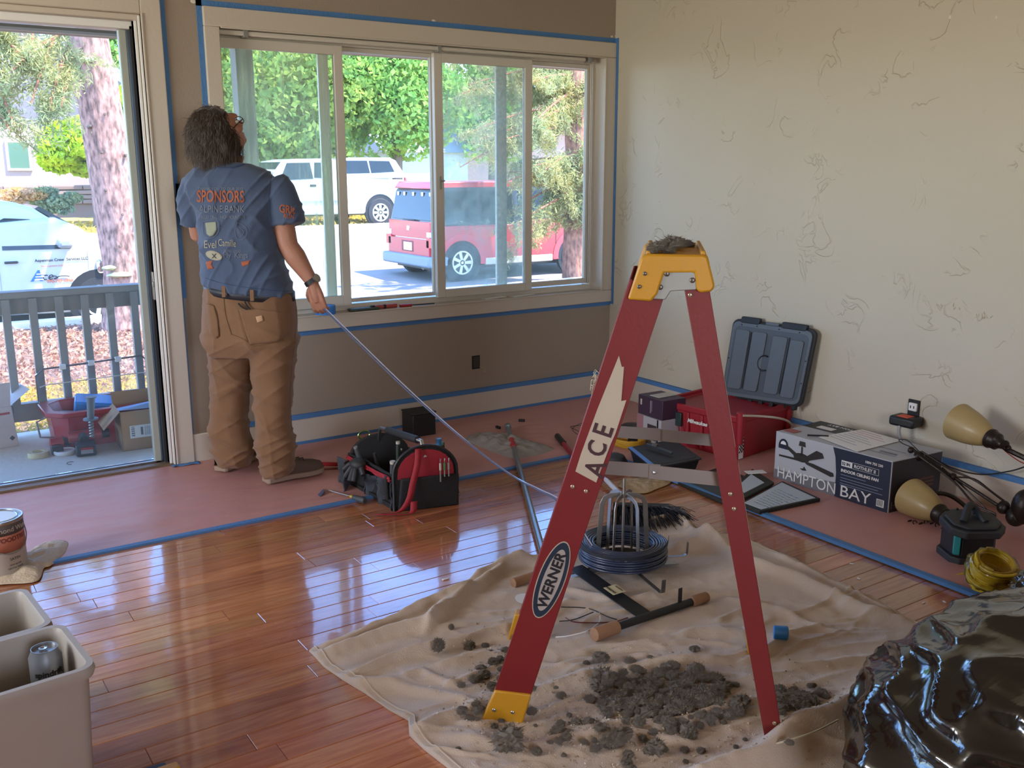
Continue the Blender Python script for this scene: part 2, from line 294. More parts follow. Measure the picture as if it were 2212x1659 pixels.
# planks, parallel to the window wall
PW = .0807; off = -2.082 % PW
pm = MB(); bv = .0022
pm.add([(0, -PW/2+.0004, -.011), (1, -PW/2+.0004, -.011), (1, PW/2-.0004, -.011), (0, PW/2-.0004, -.011), (0, -PW/2+.0004, -bv*.8), (1, -PW/2+.0004, -bv*.8), (1, PW/2-.0004, -bv*.8), (0, PW/2-.0004, -bv*.8),
        (.0013, -PW/2+.0004+bv, 0), (.9987, -PW/2+.0004+bv, 0), (.9987, PW/2-.0004-bv, 0), (.0013, PW/2-.0004-bv, 0)],
       [(0, 1, 5, 4), (1, 2, 6, 5), (2, 3, 7, 6), (3, 0, 4, 7), (4, 5, 9, 8), (5, 6, 10, 9), (6, 7, 11, 10), (7, 4, 8, 11), (8, 9, 10, 11)])
pme = pm.mesh('plank', smooth=0); pme.materials.append(m_wood)
rng = random.Random(11); y = -.01-PW/2
k0 = math.ceil((0-(-2.082))/PW); rows = [(-2.082+PW*(k-.5)) for k in range(k0, k0-52, -1)]
rest = MB()
for y in rows:
    x = .0 - rng.random()*.8; prev = 0.0
    while prev > -4.35:
        nx = max(x, -4.4)
        o = bpy.data.objects.new('plank', pme); C.objects.link(o); o.parent = floor; o.location = (nx+.0003, y, 0); o.scale = (prev-nx-.0006, 1, 1)
        prev = nx; x = nx-rng.uniform(.55, 1.35)
st('floor', mat('far_plank_wood', '8A4E38', .25, var=(2, .5)), (XL, YB, -.012), (-4.4, 0, 0), smooth=0)
st('floor', bpy.data.materials['far_plank_wood'], (-4.4, YB, -.012), (0, rows[-1]-PW/2, 0), smooth=0)
# baseboards and casings
def trim(name, a, b, bevel=.004): return MB().box(a, b).build(name, m_trim, kind=S, bevel=bevel)
trim('baseboard_window', (-2.585, -.014, 0), (-.012, 0, .14)); trim('baseboard_right', (-.012, YB, 0), (.004, 0, .14))
trim('trim_1', (-2.672, -.02, 0), (-2.585, 0, 2.16)); trim('trim_2', (-4.9, -.02, 2.045), (-2.672, 0, 2.16))
trim('trim_3', (-2.672, -.026, 0), (-2.664, -.0, 2.05), .002)                 # bright inner bead of the door casing
for i, (a, b) in enumerate((((-2.40, -.02, 2.02), (0.0, 0, 2.104)), ((-2.40, -.02, .59), (0.0, 0, .663)), ((-2.40, -.02, .663), (-2.33, 0, 2.02)), ((-.078, -.02, .663), (0.0, 0, 2.02)))): trim(f'trim_{4+i}', a, b)
for i, (a, b) in enumerate((((-2.325, -.025, 2.014), (-.08, -.0, 2.021)), ((-2.325, -.027, .660), (-.08, -.0, .667)), ((-.083, -.025, .66), (-.076, 0, 2.02)))): trim(f'trim_{8+i}', a, b, .002)
# reveal boards
for i, (a, b) in enumerate((((-2.33, .0, .655), (-.078, .16, .665)), ((-2.33, .0, 2.018), (-.078, .16, 2.026)), ((-2.336, .0, .655), (-2.328, .16, 2.026)), ((-.080, .0, .655), (-.072, .16, 2.026)))): trim(f'trim_{11+i}', a, b, 0)
# ------------------------------------------------------------------ window
win = thing('window_1', 'long sliding window of four panes over the low wall', None); del win['label']; win['kind'] = S
def wpart(name, boxes, m=m_alu, bevel=.003, parent=win):
    b = MB()
    for p, q in boxes: b.box(p, q)
    return b.build(name, m, parent, bevel=bevel)
def frame(name, x0, x1, z0, z1, y0, y1, w, m=m_alu, parent=win, wb=None, wt=None, wl=None, wr=None):
    """sash: two stiles and two rails as sub-pieces"""
    wb = wb or w; wt = wt or w; wl = wl or w; wr = wr or w
    r = wpart(name, [((x0, y0, z0), (x0+wl, y1, z1))], m, parent=parent)
    for nm, p, q in (('stile', (x1-wr, y0, z0), (x1, y1, z1)), ('rail', (x0+wl, y0, z0), (x1-wr, y1, z0+wb)), ('rail', (x0+wl, y0, z1-wt), (x1-wr, y1, z1))):
        MB().box(p, q).build(nm, m, r, bevel=.002)
    return r
frame('outer_frame', -2.33, -.078, .663, 2.02, .075, .155, .022, wb=.03, wt=.035)
frame('outer_frame', -.1195, -.10, .70, 1.98, .068, .075, .006)
frame('sash', -2.37, -1.70, .69, 1.985, .055, .085, .045, wl=.032, wb=.055, wt=.045)
frame('sash', -1.18, -.548, .69, 1.985, .055, .085, .05, wl=.05, wr=.047, wb=.045, wt=.045)
frame('sash', -1.72, -1.16, .70, 1.985, .10, .125, .02, wb=.02, wt=.02)
frame('sash', -.57, -.10, .70, 1.985, .10, .125, .022, wb=.03, wt=.022)
wpart('outer_stile', [((-.742, .13, .7), (-.672, .15, 1.985))], mat('pale_vinyl', 'E6E8DE', .4))
wpart('outer_stile', [((-1.80, .13, .7), (-1.745, .15, 1.985))], bpy.data.materials['pale_vinyl'])
for x0, x1, y, m in ((-2.34, -1.745, .07, m_glass_dirty), (-1.70, -1.18, .112, m_glass), (-1.13, -.595, .07, m_glass_haze), (-.55, -.12, .112, m_glass)):
    wpart('glass_pane', [((x0, y, .72), (x1, y+.004, 1.965))], m, 0)
wpart('blind_rail', [((-2.328, .012, 1.992), (-.20, .045, 2.014))], m_alu, .006)
for x in (-2.20, -1.17, -.17):
    c_ = wpart('bracket', [((x-.012, .008, 1.985), (x+.012, .05, 2.019)), ((x+.012, .015, 1.995), (x+.03, .03, 2.012))], m_zinc, .002)
wpart('latch', [((-1.158, .047, 1.28), (-1.150, .055, 1.35)), ((-1.158, .035, 1.322), (-1.135, .05, 1.33))], m_zinc, .002)
# ------------------------------------------------------------------ sliding door
dr = thing('door_1', None, None); dr['kind'] = S
m_dframe = mat('door_frame_grey_green', 'A3A99F', .45)
wpart('stile', [((-2.755, .05, 0), (-2.722, .085, 1.985))], m_dframe, .004, dr)
wpart('jamb', [((-2.713, .03, 0), (-2.70, .15, 2.0))], mat('door_seal', '2A2A2C', .8), .001, dr)
wpart('jamb', [((-2.70, -.005, 0), (-2.688, .06, 2.03))], m_white, .002, dr); wpart('jamb', [((-2.684, -.012, 0), (-2.674, .02, 2.04))], m_white, .002, dr)
wpart('head_track', [((-5.2, .03, 1.985), (-2.70, .12, 2.02))], m_white, .003, dr); wpart('head_track', [((-5.2, -.01, 2.018), (-2.672, .03, 2.045))], m_trim, .003, dr)
wpart('screen_rail', [((-5.2, .05, .0), (-2.72, .07, .022))], m_steel, .002, dr); wpart('screen_rail', [((-5.2, .10, .0), (-2.72, .115, .018))], m_steel, .002, dr)
wpart('threshold', [((-5.2, -.012, -.012), (-2.67, .05, .014))], mat('worn_oak', '7A6450', .5, var=(8, .8, (1, 12, 1)), bump=(30, .3)), .006, dr)
wpart('sill_plate', [((-5.2, .05, -.05), (-2.67, .165, .004))], mat('sill_aluminium', 'C3C5C4', .35, .6), 0, dr)
wpart('glass_pane', [((-5.2, .066, .03), (-2.755, .07, 1.98))], m_glass, 0, dr)
hd = wpart('latch', [((-2.708, .0, .80), (-2.700, .03, .93)), ((-2.712, -.004, .86), (-2.70, .01, .885))], m_zinc, .003, dr)
r_ = thing('added_window_rear', None, None); r_['kind'] = S  # unseen rear window, made up to frame the rear fill light
for p, q in (((-4.4, YB-.1, .9), (-3.1, YB-.05, .95)), ((-4.4, YB-.1, 2.05), (-3.1, YB-.05, 2.1)), ((-3.77, YB-.1, .95), (-3.73, YB-.05, 2.05))): wpart('mullion', [(p, q)], m_alu, 0, r_)
r_ = thing('added_window_left', None, None); r_['kind'] = S  # unseen left-wall window, added round the left fill light
for p, q in (((XL-.1, -2.5, .8), (XL-.05, -.7, .85)), ((XL-.1, -2.5, 2.15), (XL-.05, -.7, 2.2)), ((XL-.1, -1.62, .85), (XL-.05, -1.58, 2.15))): wpart('mullion', [(p, q)], m_alu, 0, r_)
# ------------------------------------------------------------------ ground outside
def gz(x, y):
    if y < 3: return -.45
    if y < 8: return -.45-.17*(y-3)/5
    if y < 11: return -.62
    if y < 21.5: return -.62+.32*(y-11)/10.5
    return -.25+max(0, y-24)*.012
def terr(name, x0, x1, y0, y1, m, n=60, dz=0, amp=.03, kind=S, skip=None):
    b = MB(); b.grid(lambda a, c: (x0+(x1-x0)*a, y0+(y1-y0)*c, gz(x0+(x1-x0)*a, y0+(y1-y0)*c)+dz+amp*noise.noise(Vector((a*(x1-x0)*1.3, c*(y1-y0)*1.3, 3)))), n, n)
    return b.build(name, m, kind=kind, smooth=180)
m_mulch = mat('needle_mulch', '8C6A56', .9, var=(9, 1, (1, 1, 1)), col2='5A463C', bump=(60, .9, 8), coords='World')
m_dry = mat('dry_grass', 'B49A58', .95, var=(3, .9), col2='8C8446', bump=(80, .8, 8), coords='World')
m_road = mat('worn_concrete_road', '8E877E', .9, var=(1.4, .5, (.4, 2.4, 1)), col2='7F7870', bump=(50, .3), coords='World')
m_conc = mat('porch_concrete', 'DCD0BC', .85, var=(5, .5), col2='CCBFAA', bump=(40, .3), coords='World')
terr('yard_ground', -14, 22, .2, 9.2, m_mulch, 90); terr('street', -40, 70, 9.1, 21.6, m_road, 60, amp=0); terr('far_yard', -60, 110, 21.5, 70, m_dry, 60, amp=.06)
b = MB(); b.box((-14, 9.05, -.7), (22, 9.25, -.52)); b.build('kerb', m_conc, kind=S, bevel=.02)
b = MB(); b.box((-40, 21.4, -.5), (70, 21.75, -.17)); b.build('kerb', m_conc, kind=S, bevel=.03)
rn = np.random.RandomState(3)
def litter(name, x0, x1, y0, y1, n, size, m, label, cat, dz=.015, el=3):
    P = np.stack([rn.uniform(x0, x1, n), rn.uniform(y0, y1, n), np.zeros(n)], 1)
    P[:, 2] = [gz(p[0], p[1])+dz+abs(rn.normal())*.02 for p in P]
    o = quads_mesh(P, rn.uniform(.6, 1.3, n)*size, name, m, None, el=el); setp(o, label, cat); return o
litter('dry_grass', -5.5, 1.5, 1.9, 4.6, 16000, .02, leafmat('straw', 'D8B860', 'B8A048'), 'sunlit dry yellow grass behind the porch railing', 'grass', .02, 4)
litter('fallen_leaf_litter', -5.5, 1.5, 4.2, 9, 14000, .035, leafmat('leaf_litter', '9C6A50', 'C09A84', 8, .2), 'pinkish brown needle litter around the leaning trunk', 'leaves', .01, 1.8)
litter('dry_grass', -6, 30, 21.9, 27, 9000, .07, leafmat('straw2', 'D8A858', 'C8B050'), 'strip of orange dry grass across the street', 'grass', .05, 3)
# porch
DZK = -.15
st('porch_slab', m_conc, (-6.6, .16, -.5), (-1.6, 1.68, DZK), smooth=0)
st('porch_roof', mat('porch_soffit', '8C9298', .7), (-7.5, .16, 2.34), (2.4, 2.0, 2.42), smooth=0)
st('porch_beam', m_greyp, (-7.5, 1.55, 2.14), (2.4, 1.69, 2.34), smooth=0); st('porch_beam', mat('weathered_white', 'C8CCCE', .7), (-7.5, 1.535, 2.135), (2.4, 1.56, 2.15), smooth=0)
po = MB().box((-1.74, 1.55, -.5), (-1.63, 1.66, 2.14)).build('porch_post', mat('peeling_porch_paint', '8A8880', .75, var=(3, .9, (9, 9, .8)), col2='7F858B', bump=(30, .4)), kind=S, bevel=.004)
rail = thing('porch_railing', 'grey painted porch railing with square balusters outside the open door', 'railing', (-2.9, 1.6, DZK))
MB().box((-6.5, 1.55, .665), (-1.745, 1.66, .705)).build('handrail', m_greyp, rail, world=True, bevel=.006)
MB().box((-6.5, 1.575, .575), (-1.745, 1.625, .665)).build('top_rail', m_greyp, rail, world=True, bevel=.003)
MB().box((-6.5, 1.57, -.06), (-1.745, 1.63, .045)).build('bottom_rail', m_greyp, rail, world=True, bevel=.003)
bm_ = MB().box((-.021, 1.535, .0), (.021, 1.575, .665)).mesh('baluster', 0); bm_.materials.append(m_greyp)
for k in range(-6, 11):
    o = bpy.data.objects.new('baluster', bm_); C.objects.link(o); o.parent = rail; o.location = (-3.165+k*.14+2.9, -1.6, .0-DZK)
    if -3.165+k*.14 > -1.8: bpy.data.objects.remove(o)
# ------------------------------------------------------------------ vehicles
m_whitep = mat('white_car_paint', 'B4B8B8', .25, coat=.6); m_redp = mat('red_car_paint', 'B8323C', .3, coat=.7); m_chrome = mat('chrome', 'D0D0D0', .15, 1)
m_bump = mat('grey_bumper_plastic', '7C8892', .5); m_rim = mat('alloy_rim', 'C8C6B8', .35, .3); m_lamp = mat('red_tail_lamp', 'D0202C', .2, coat=1)
def wheel(p, x, y, z, r, w_, side=-1, spokes=7, holes=False, name='wheel'):
    t = MB(Matrix.Translation((x, y, z)) @ Matrix.Rotation(PI/2, 4, 'X'))
    t.lathe([(r*.62, -w_/2), (r*.93, -w_/2), (r, -w_*.36), (r, w_*.36), (r*.93, w_/2), (r*.62, w_/2)], 28, cap=False)
    o = t.build(name, m_tire, p, world=True, smooth=50)
    ys = y+side*w_*.40
    q = MB(Matrix.Translation((x, ys, z)) @ Matrix.Rotation(PI/2, 4, 'X'))
    q.lathe([(r*.64, -.02), (r*.64, .03), (r*.56, .03), (r*.55, -.02)], 28, cap=False)
    q.lathe([(.01, .02), (r*.14, .02), (r*.15, -.02)], 16)
    for k in range(spokes):
        a = 2*PI*k/spokes
        if holes: q.hexa([(r*.1*math.cos(a+s)+0, r*.1*math.sin(a+s), .0) for s in (-.6, .6, .6, -.6)], [(r*.1, 0, .01)]*4) if 0 else None
        c_, s_ = math.cos(a), math.sin(a); h = r*.07
        def P(d, e, zz): return (d*c_-e*s_, d*s_+e*c_, zz)
        q.hexa([P(.08*r, -h, -.02), P(.6*r, -h*1.3, -.02), P(.6*r, h*1.3, -.02), P(.08*r, h, -.02)], [P(.08*r, -h, .02), P(.6*r, -h*1.3, .02), P(.6*r, h*1.3, .02), P(.08*r, h, .02)])
    q.M = Matrix.Translation((x, ys+side*-.03, z)) @ Matrix.Rotation(PI/2, 4, 'X'); q.lathe([(r*.6, -.01), (r*.6, .0)], 24)
    q.build('rim', m_rim, o, world=True, smooth=30); return o
def slab(parent, name, poly, y0, y1, m, bevel=.03, seg=3, inset=None):
    """side profile polygon (x,z) extruded in y; inset=(zlo, zhi, dy) tapers the upper part inward"""
    b = MB(); n = len(poly)
    def ins(z):
        if not inset: return 0
        return inset[2]*max(0, min(1, (z-inset[0])/(inset[1]-inset[0])))
    b.add([(x, y0+ins(z), z) for x, z in poly]+[(x, y1-ins(z), z) for x, z in poly], [tuple(range(n)), tuple(range(2*n-1, n-1, -1))]+[(i, n+i, n+(i+1) % n, (i+1) % n) for i in range(n)])
    return b.build(name, m, parent, world=True, bevel=bevel, seg=seg, smooth=40)
def sidewin(parent, name, poly, y, m, ins=None, t=.012):
    b = MB(); n = len(poly)
    def yy(z): return y+(ins[2]*max(0, min(1, (z-ins[0])/(ins[1]-ins[0]))) if ins else 0)-t
    b.add([(x, yy(z), z) for x, z in poly]+[(x, yy(z)+t*1.5, z) for x, z in poly], [tuple(range(n)), tuple(range(2*n-1, n-1, -1))]+[(i, n+i, n+(i+1) % n, (i+1) % n) for i in range(n)])
    return b.build(name, m, parent, world=True, smooth=0)
G = -.62
# red boxy SUV, rear towards the left
X0 = 4.66; Y0 = 10.6; Y1 = 12.4
suv = thing('parked_suv', 'boxy red sport utility vehicle parked on the near side of the street', 'car', (X0+2.1, 11.5, G))
slab(suv, 'body', [(X0, G+.42), (X0+.02, G+.75), (X0+.05, G+1.02), (X0+4.1, G+1.02), (X0+4.24, G+.9), (X0+4.28, G+.45), (X0+4.15, G+.28), (X0+.3, G+.28)], Y0, Y1, m_redp, .05)
ins = (G+1.02, G+1.72, .13)
slab(suv, 'cabin', [(X0+.05, G+1.0), (X0+.16, G+1.66), (X0+.26, G+1.74), (X0+2.5, G+1.76), (X0+2.85, G+1.7), (X0+3.55, G+1.0)], Y0, Y1, mat('black_pillar', '24282C', .4, coat=.5), .04, inset=ins)
slab(suv, 'roof_panel', [(X0+.1, G+1.66), (X0+.2, G+1.79), (X0+2.5, G+1.80), (X0+2.9, G+1.70), (X0+2.8, G+1.66)], Y0+.12, Y1-.12, m_redp, .04)
for a, b_ in ((.2, .95), (1.02, 1.75), (1.85, 2.6)): sidewin(suv, 'side_window', [(X0+a, G+1.08), (X0+a+.05, G+1.62), (X0+b_, G+1.62), (X0+b_, G+1.08)], Y0, m_carglass, ins)
sidewin(suv, 'side_window', [(X0+2.68, G+1.08), (X0+2.68, G+1.62), (X0+2.85, G+1.6), (X0+3.35, G+1.08)], Y0, m_carglass, ins)
sidewin(suv, 'pillar', [(X0+2.78, G+1.66), (X0+2.9, G+1.70), (X0+3.6, G+1.02), (X0+3.45, G+1.02)], Y0-.004, m_redp, ins, .02)
sidewin(suv, 'door_panel', [(X0+2.66, G+1.0), (X0+2.66, G+1.08), (X0+1.9, G+1.08), (X0+1.9, G+1.0)], Y0, m_redp)
# rear face, seen at an angle: glass, hatch, lamps, plate, badge, bumper
def rbox(name, y0, y1, z0, z1, m, d0=-.02, d1=.03, par=suv, bev=.006, lean=0): 
    b = MB(); b.hexa([(X0+d0, y0, z0), (X0+d1, y0, z0), (X0+d1, y1, z0), (X0+d0, y1, z0)], [(X0+d0+lean, y0, z1), (X0+d1+lean, y0, z1), (X0+d1+lean, y1, z1), (X0+d0+lean, y1, z1)])
    return b.build(name, m, par, world=True, bevel=bev)
rbox('rear_window', Y0+.12, Y1-.12, G+1.10, G+1.62, m_carglass, .04, .09, lean=.11)
for yy in (10.85, 11.15, 11.5, 11.85, 12.1): rbox('sticker', yy, yy+.07, G+1.53, G+1.60, m_white, .115, .13)
rbox('hatch', Y0+.1, Y1-.1, G+.78, G+1.08, m_redp, -.01, .06); rbox('tailgate', Y0+.1, Y1-.1, G+.46, G+.76, m_redp, -.03, .06)
rbox('plate_recess', 11.28, 11.75, G+.52, G+.72, mat('dark_red_recess', '7A1A24', .5), -.034, .0); rbox('licence_plate', 11.34, 11.66, G+.54, G+.69, m_white, -.042, -.02)
rbox('badge', 11.46, 11.56, G+.90, G+.99, m_chrome, -.02, .02)
for yy in (Y0-.005, Y1-.2): rbox('tail_lamp', yy, yy+.2, G+.62, G+.80, m_lamp, -.03, .15); rbox('reverse_lamp', yy, yy+.2, G+.81, G+.90, m_white, -.025, .12)
rbox('bumper', Y0-.02, Y1+.02, G+.27, G+.47, m_bump, -.12, .4, bev=.04); rbox('sill', Y0+.2, Y1-.2, G+.2, G+.3, m_blk, .1, 4.1)
rbox('rear_wiper', 11.3, 11.75, G+1.09, G+1.11, m_blk, -.0, .03)
for xx in (.60, 3.18):
    for side, yy in ((-1, Y0+.09), (1, Y1-.09)): wheel(suv, X0+xx, yy, G+.34, .34, .22, side)
    b = MB(Matrix.Translation((X0+xx, Y0-.012, G+.34)) @ Matrix.Rotation(PI/2, 4, 'X')); b.lathe([(.40, .0), (.47, .012), (.52, .0), (.52, -.05), (.40, -.05)], 32, cap=False)
    b.v = [(x, y, max(z, G+.3)) for x, y, z in b.v]; b.build('wheel_arch', mat('faded_red_plastic', 'C4464C', .6), suv, world=True)
    b = MB(Matrix.Translation((X0+xx, Y0-.008, G+.34)) @ Matrix.Rotation(PI/2, 4, 'X')); b.lathe([(.01, 0), (.40, 0), (.40, -.02)], 28, cap=False); b.build('wheel_well', m_ink, suv, world=True)
MB().box((X0+1.1, Y0-.02, G+.27), (X0+2.65, Y0+.1, G+.40)).build('side_sill', mat('pale_sill', 'C8BEB0', .5), suv, world=True, bevel=.02)
MB().cbox((X0+3.3, Y0-.08, G+1.12), (.12, .2, .16)).build('wing_mirror', m_blk, suv, world=True, bevel=.03)
MB().cbox((X0+2.0, Y0-.012, G+.93), (.16, .03, .03)).build('door_handle', m_redp, suv, world=True, bevel=.008)
for xx in (1.8, 2.72): MB().box((X0+xx, Y0-.004, G+.42), (X0+xx+.012, Y0+.02, G+1.0)).build('door_gap', m_ink, suv, world=True)
MB().tube([(X0+.02, 10.9, G+.3), (X0-.06, 10.9, G+.24)], .03).build('exhaust_pipe', m_zinc, suv, world=True)
# white pickup with topper across the street
TY = 22.0; TZ = -.29; S_ = TZ
def tp(u, v): p = WY(u, v, TY); return (p.x, p.z)
pk = thing('pickup_truck', 'white extended cab pickup truck with topper parked across the street', 'truck', (7.5, 23, TZ))
def px(l): return [tp(u, v) for u, v in l]
slab(pk, 'body', px([(470, 462), (470, 405), (560, 393), (600, 388), (735, 384), (875, 388), (884, 420), (880, 452), (855, 446), (845, 440), (800, 440), (790, 462), (600, 466)]), TY, TY+2, m_whitep, .05)
slab(pk, 'cabin', px([(580, 390), (613, 348), (640, 343), (722, 342), (738, 350), (742, 388)]), TY, TY+2, m_whitep, .05, inset=(1.1, 1.75, .15))
slab(pk, 'topper', px([(744, 388), (744, 345), (760, 340), (845, 340), (858, 346), (880, 384)]), TY, TY+2, m_whitep, .05, inset=(1.1, 1.75, .1))
it = (1.1, 1.75, .15)
for pl_ in ([(605, 389), (622, 352), (672, 351), (677, 386)], [(679, 384), (682, 351), (704, 351), (719, 386)]): sidewin(pk, 'cab_window', px(pl_), TY, m_carglass, it)
for pl_ in ([(750, 375), (750, 347), (795, 347), (800, 374)], [(803, 374), (799, 347), (843, 348), (853, 371)]): sidewin(pk, 'topper_window', px(pl_), TY, m_carglass, (1.1, 1.75, .1))
b = MB(); a_, c_ = tp(596, 389), tp(616, 350); b.hexa([(a_[0]-.12, TY+.1, a_[1]), (a_[0]-.04, TY+.1, a_[1]), (a_[0]-.04, TY+1.9, a_[1]), (a_[0]-.12, TY+1.9, a_[1])], [(c_[0]-.12, TY+.2, c_[1]), (c_[0]-.04, TY+.2, c_[1]), (c_[0]-.04, TY+1.8, c_[1]), (c_[0]-.12, TY+1.8, c_[1])]); b.build('windscreen', m_carglass, pk, world=True)
p = tp(821, 460); wheel(pk, p[0], TY+.1, S_+.42, .42, .3, -1, 8); p2 = tp(775, 460); wheel(pk, p2[0]+.1, TY+1.85, S_+.42, .42, .3, 1, 8)
p3 = tp(590, 468); wheel(pk, p3[0]-.2, TY+.1, S_+.42, .42, .3, -1, 8)
b = MB(Matrix.Translation((p[0], TY-.03, S_+.46)) @ Matrix.Rotation(PI/2, 4, 'X')); b.lathe([(.50, .0), (.56, .02), (.62, .0), (.62, -.06), (.50, -.06)], 32, cap=False); b.v = [(x, y, max(z, S_+.45)) for x, y, z in b.v]; b.build('wheel_arch', m_whitep, pk, world=True)
b = MB(Matrix.Translation((p[0], TY-.01, S_+.46)) @ Matrix.Rotation(PI/2, 4, 'X')); b.lathe([(.01, 0), (.5, 0), (.5, -.02)], 28, cap=False); b.build('wheel_well', m_ink, pk, world=True)
q0, q1 = tp(600, 437), tp(775, 433); MB().hexa([(q0[0], TY-.03, q0[1]-.03), (q1[0], TY-.03, q0[1]-.03), (q1[0], TY, q0[1]-.03), (q0[0], TY, q0[1]-.03)], [(q0[0], TY-.03, q0[1]+.03), (q1[0], TY-.03, q0[1]+.03), (q1[0], TY, q0[1]+.03), (q0[0], TY, q0[1]+.03)]).build('side_strip', mat('grey_strip', '8A8C90', .4), pk, world=True)
q0 = tp(676, 401); MB().cbox((q0[0], TY-.02, q0[1]), (.18, .04, .07)).build('door_handle', m_ink, pk, world=True, bevel=.01)
q0 = tp(610, 390); MB().cbox((q0[0], TY-.15, q0[1]), (.16, .25, .26)).build('wing_mirror', m_blk, pk, world=True, bevel=.04)
q0 = tp(877, 395); MB().cbox((q0[0], TY+.02, q0[1]), (.07, .1, .3)).build('tail_lamp', m_lamp, pk, world=True, bevel=.01)
q0 = tp(690, 455); MB().box((q0[0]-2.6, TY+.4, S_+.35), (q0[0]+2.4, TY+1.6, S_+.6)).build('chassis', m_blk, pk, world=True)
# white van-like car in front of the porch
AY = 9.45
def ap(u, v): p = WY(u, v, AY); return (p.x, p.z)
def ax(l): return [ap(u, v) for u, v in l]
ac = thing('work_car', 'white work car with blue ladder emblem on its door, beyond the porch railing', 'car', (-2.6, 10.4, G))
slab(ac, 'body', ax([(-420, 690), (-420, 480), (-60, 487), (120, 470), (170, 490), (205, 515), (222, 545), (230, 590), (232, 650), (220, 672), (-100, 690)]), AY, AY+1.8, m_whitep, .06)
slab(ac, 'cabin', ax([(-400, 500), (-380, 440), (-60, 433), (30, 437), (72, 448), (120, 478), (185, 512), (190, 530), (-60, 540)]), AY+.03, AY+1.77, m_whitep, .06, inset=(.5, .98, .16))
ia = (.5, .98, .16)
sidewin(ac, 'door_window', ax([(5, 541), (-2, 478), (10, 472), (65, 474), (105, 490), (150, 521), (156, 531), (150, 537)]), AY, m_carglass, ia)
b = MB(); a0, c0 = ap(190, 508), ap(82, 447); b.hexa([(a0[0]+.0, AY+.15, a0[1]-.03), (a0[0]+.05, AY+.15, a0[1]), (a0[0]+.05, AY+1.7, a0[1]), (a0[0], AY+1.7, a0[1]-.03)], [(c0[0], AY+.3, c0[1]-.03), (c0[0]+.05, AY+.3, c0[1]), (c0[0]+.05, AY+1.55, c0[1]), (c0[0], AY+1.55, c0[1]-.03)]); b.build('windscreen', m_carglass, ac, world=True)
q0 = ap(136, 524); MB().cbox((q0[0], AY-.1, q0[1]), (.17, .2, .13)).build('wing_mirror', mat('mirror_grey', '8E9296', .3), ac, world=True, bevel=.04)
q0 = ap(24, 567); MB().cbox((q0[0], AY-.01, q0[1]), (.16, .05, .03)).build('door_handle', m_blk, ac, world=True, bevel=.01)
for u in (-4, 190):
    q0 = ap(u, 560); MB().box((q0[0]-.004, AY-.003, -.5), (q0[0]+.004, AY+.02, .3)).build('door_gap', mat('seam_grey', '8A8E92', .6), ac, world=True)
q0 = ap(214, 660); wheel(ac, q0[0]+.02, AY+.1, G+.26, .34, .22, -1); wheel(ac, q0[0]-2.9, AY+.1, G+.34, .34, .22, -1)
b = MB(Matrix.Translation((q0[0]+.02, AY-.006, G+.28)) @ Matrix.Rotation(PI/2, 4, 'X')); b.lathe([(.01, 0), (.41, 0), (.41, -.02)], 28, cap=False); b.build('wheel_well', m_ink, ac, world=True)
q0 = ap(223, 575); MB().cbox((q0[0]-.02, AY+.05, q0[1]), (.14, .2, .2)).build('headlamp', m_chrome, ac, world=True, bevel=.04)
# writing on the car door
O = WY(75, 566, AY); lettering('print', 'Aspenmax Crew  Services LLC', .052, m_ink, ac, (O.x, AY, O.z), (1, 0, 0), (0, 0, 1), bold=.001, off=.012)
O = WY(88, 577, AY); lettering('print', 'Storm gutters ladders lic', .036, m_orange, ac, (O.x, AY, O.z), (1, 0, 0), (0, 0, 1), off=.012)
O = WY(68, 607, AY); lettering('emblem', 'A', .19, m_bluei, ac, (O.x, AY, O.z), (1, 0, 0), (0, 0, 1), bold=.008, off=.012, shear=.25)
for k in range(3): 
    O = WY(78+k*2, 605-k*6, AY); MB().box((O.x-.02, AY-.016, O.z), (O.x+.09, AY-.002, O.z+.012)).build('rung', m_white, ac, world=True)
O = WY(90, 605, AY); lettering('emblem', 'ce', .15, m_ink, ac, (O.x, AY, O.z), (1, 0, 0), (0, 0, 1), off=.012, shear=.3)
pts = [WY(u, v, AY-.014) for u, v in ((107, 600), (118, 596), (124, 600), (116, 603), (128, 597), (142, 596), (150, 597))]; MB().tube(catmull(pts, 4), .006, 5).build('emblem', m_ink, ac, world=True)
O = WY(101, 611, AY); lettering('print', '970-769-6966', .058, m_orange, ac, (O.x, AY, O.z), (1, 0, 0), (0, 0, 1), bold=.0015, off=.012)
# ------------------------------------------------------------------ houses across the street
m_stucco = mat('pale_pink_stucco', 'A28C84', .85, var=(1, .3), col2='988078'); m_blueroof = mat('pale_blue_fascia', '9DB4CE', .6)
hs = thing('neighbour_house', 'pale pink stucco house with a small window beyond the leaning trunk', 'house', (-2.5, 32, -.2))
HY = 31.0
def hp(u, v): p = WY(u, v, HY); return (p.x, p.z)
gl = [hp(u, v) for u, v in ((-300, 425), (-300, -190), (-100, -30), (66, 60), (143, 107), (283, 192), (430, 280), (430, 425))]
b = MB(); n_ = len(gl); b.add([(x, HY, z) for x, z in gl]+[(x, HY+7, z) for x, z in gl], [tuple(range(n_)), tuple(range(2*n_-1, n_-1, -1))]+[(i, n_+i, n_+(i+1) % n_, (i+1) % n_) for i in range(n_)]); b.build('wall', m_stucco, hs, world=True, smooth=0)
r0, r1 = hp(-100, -40), hp(430, 272)
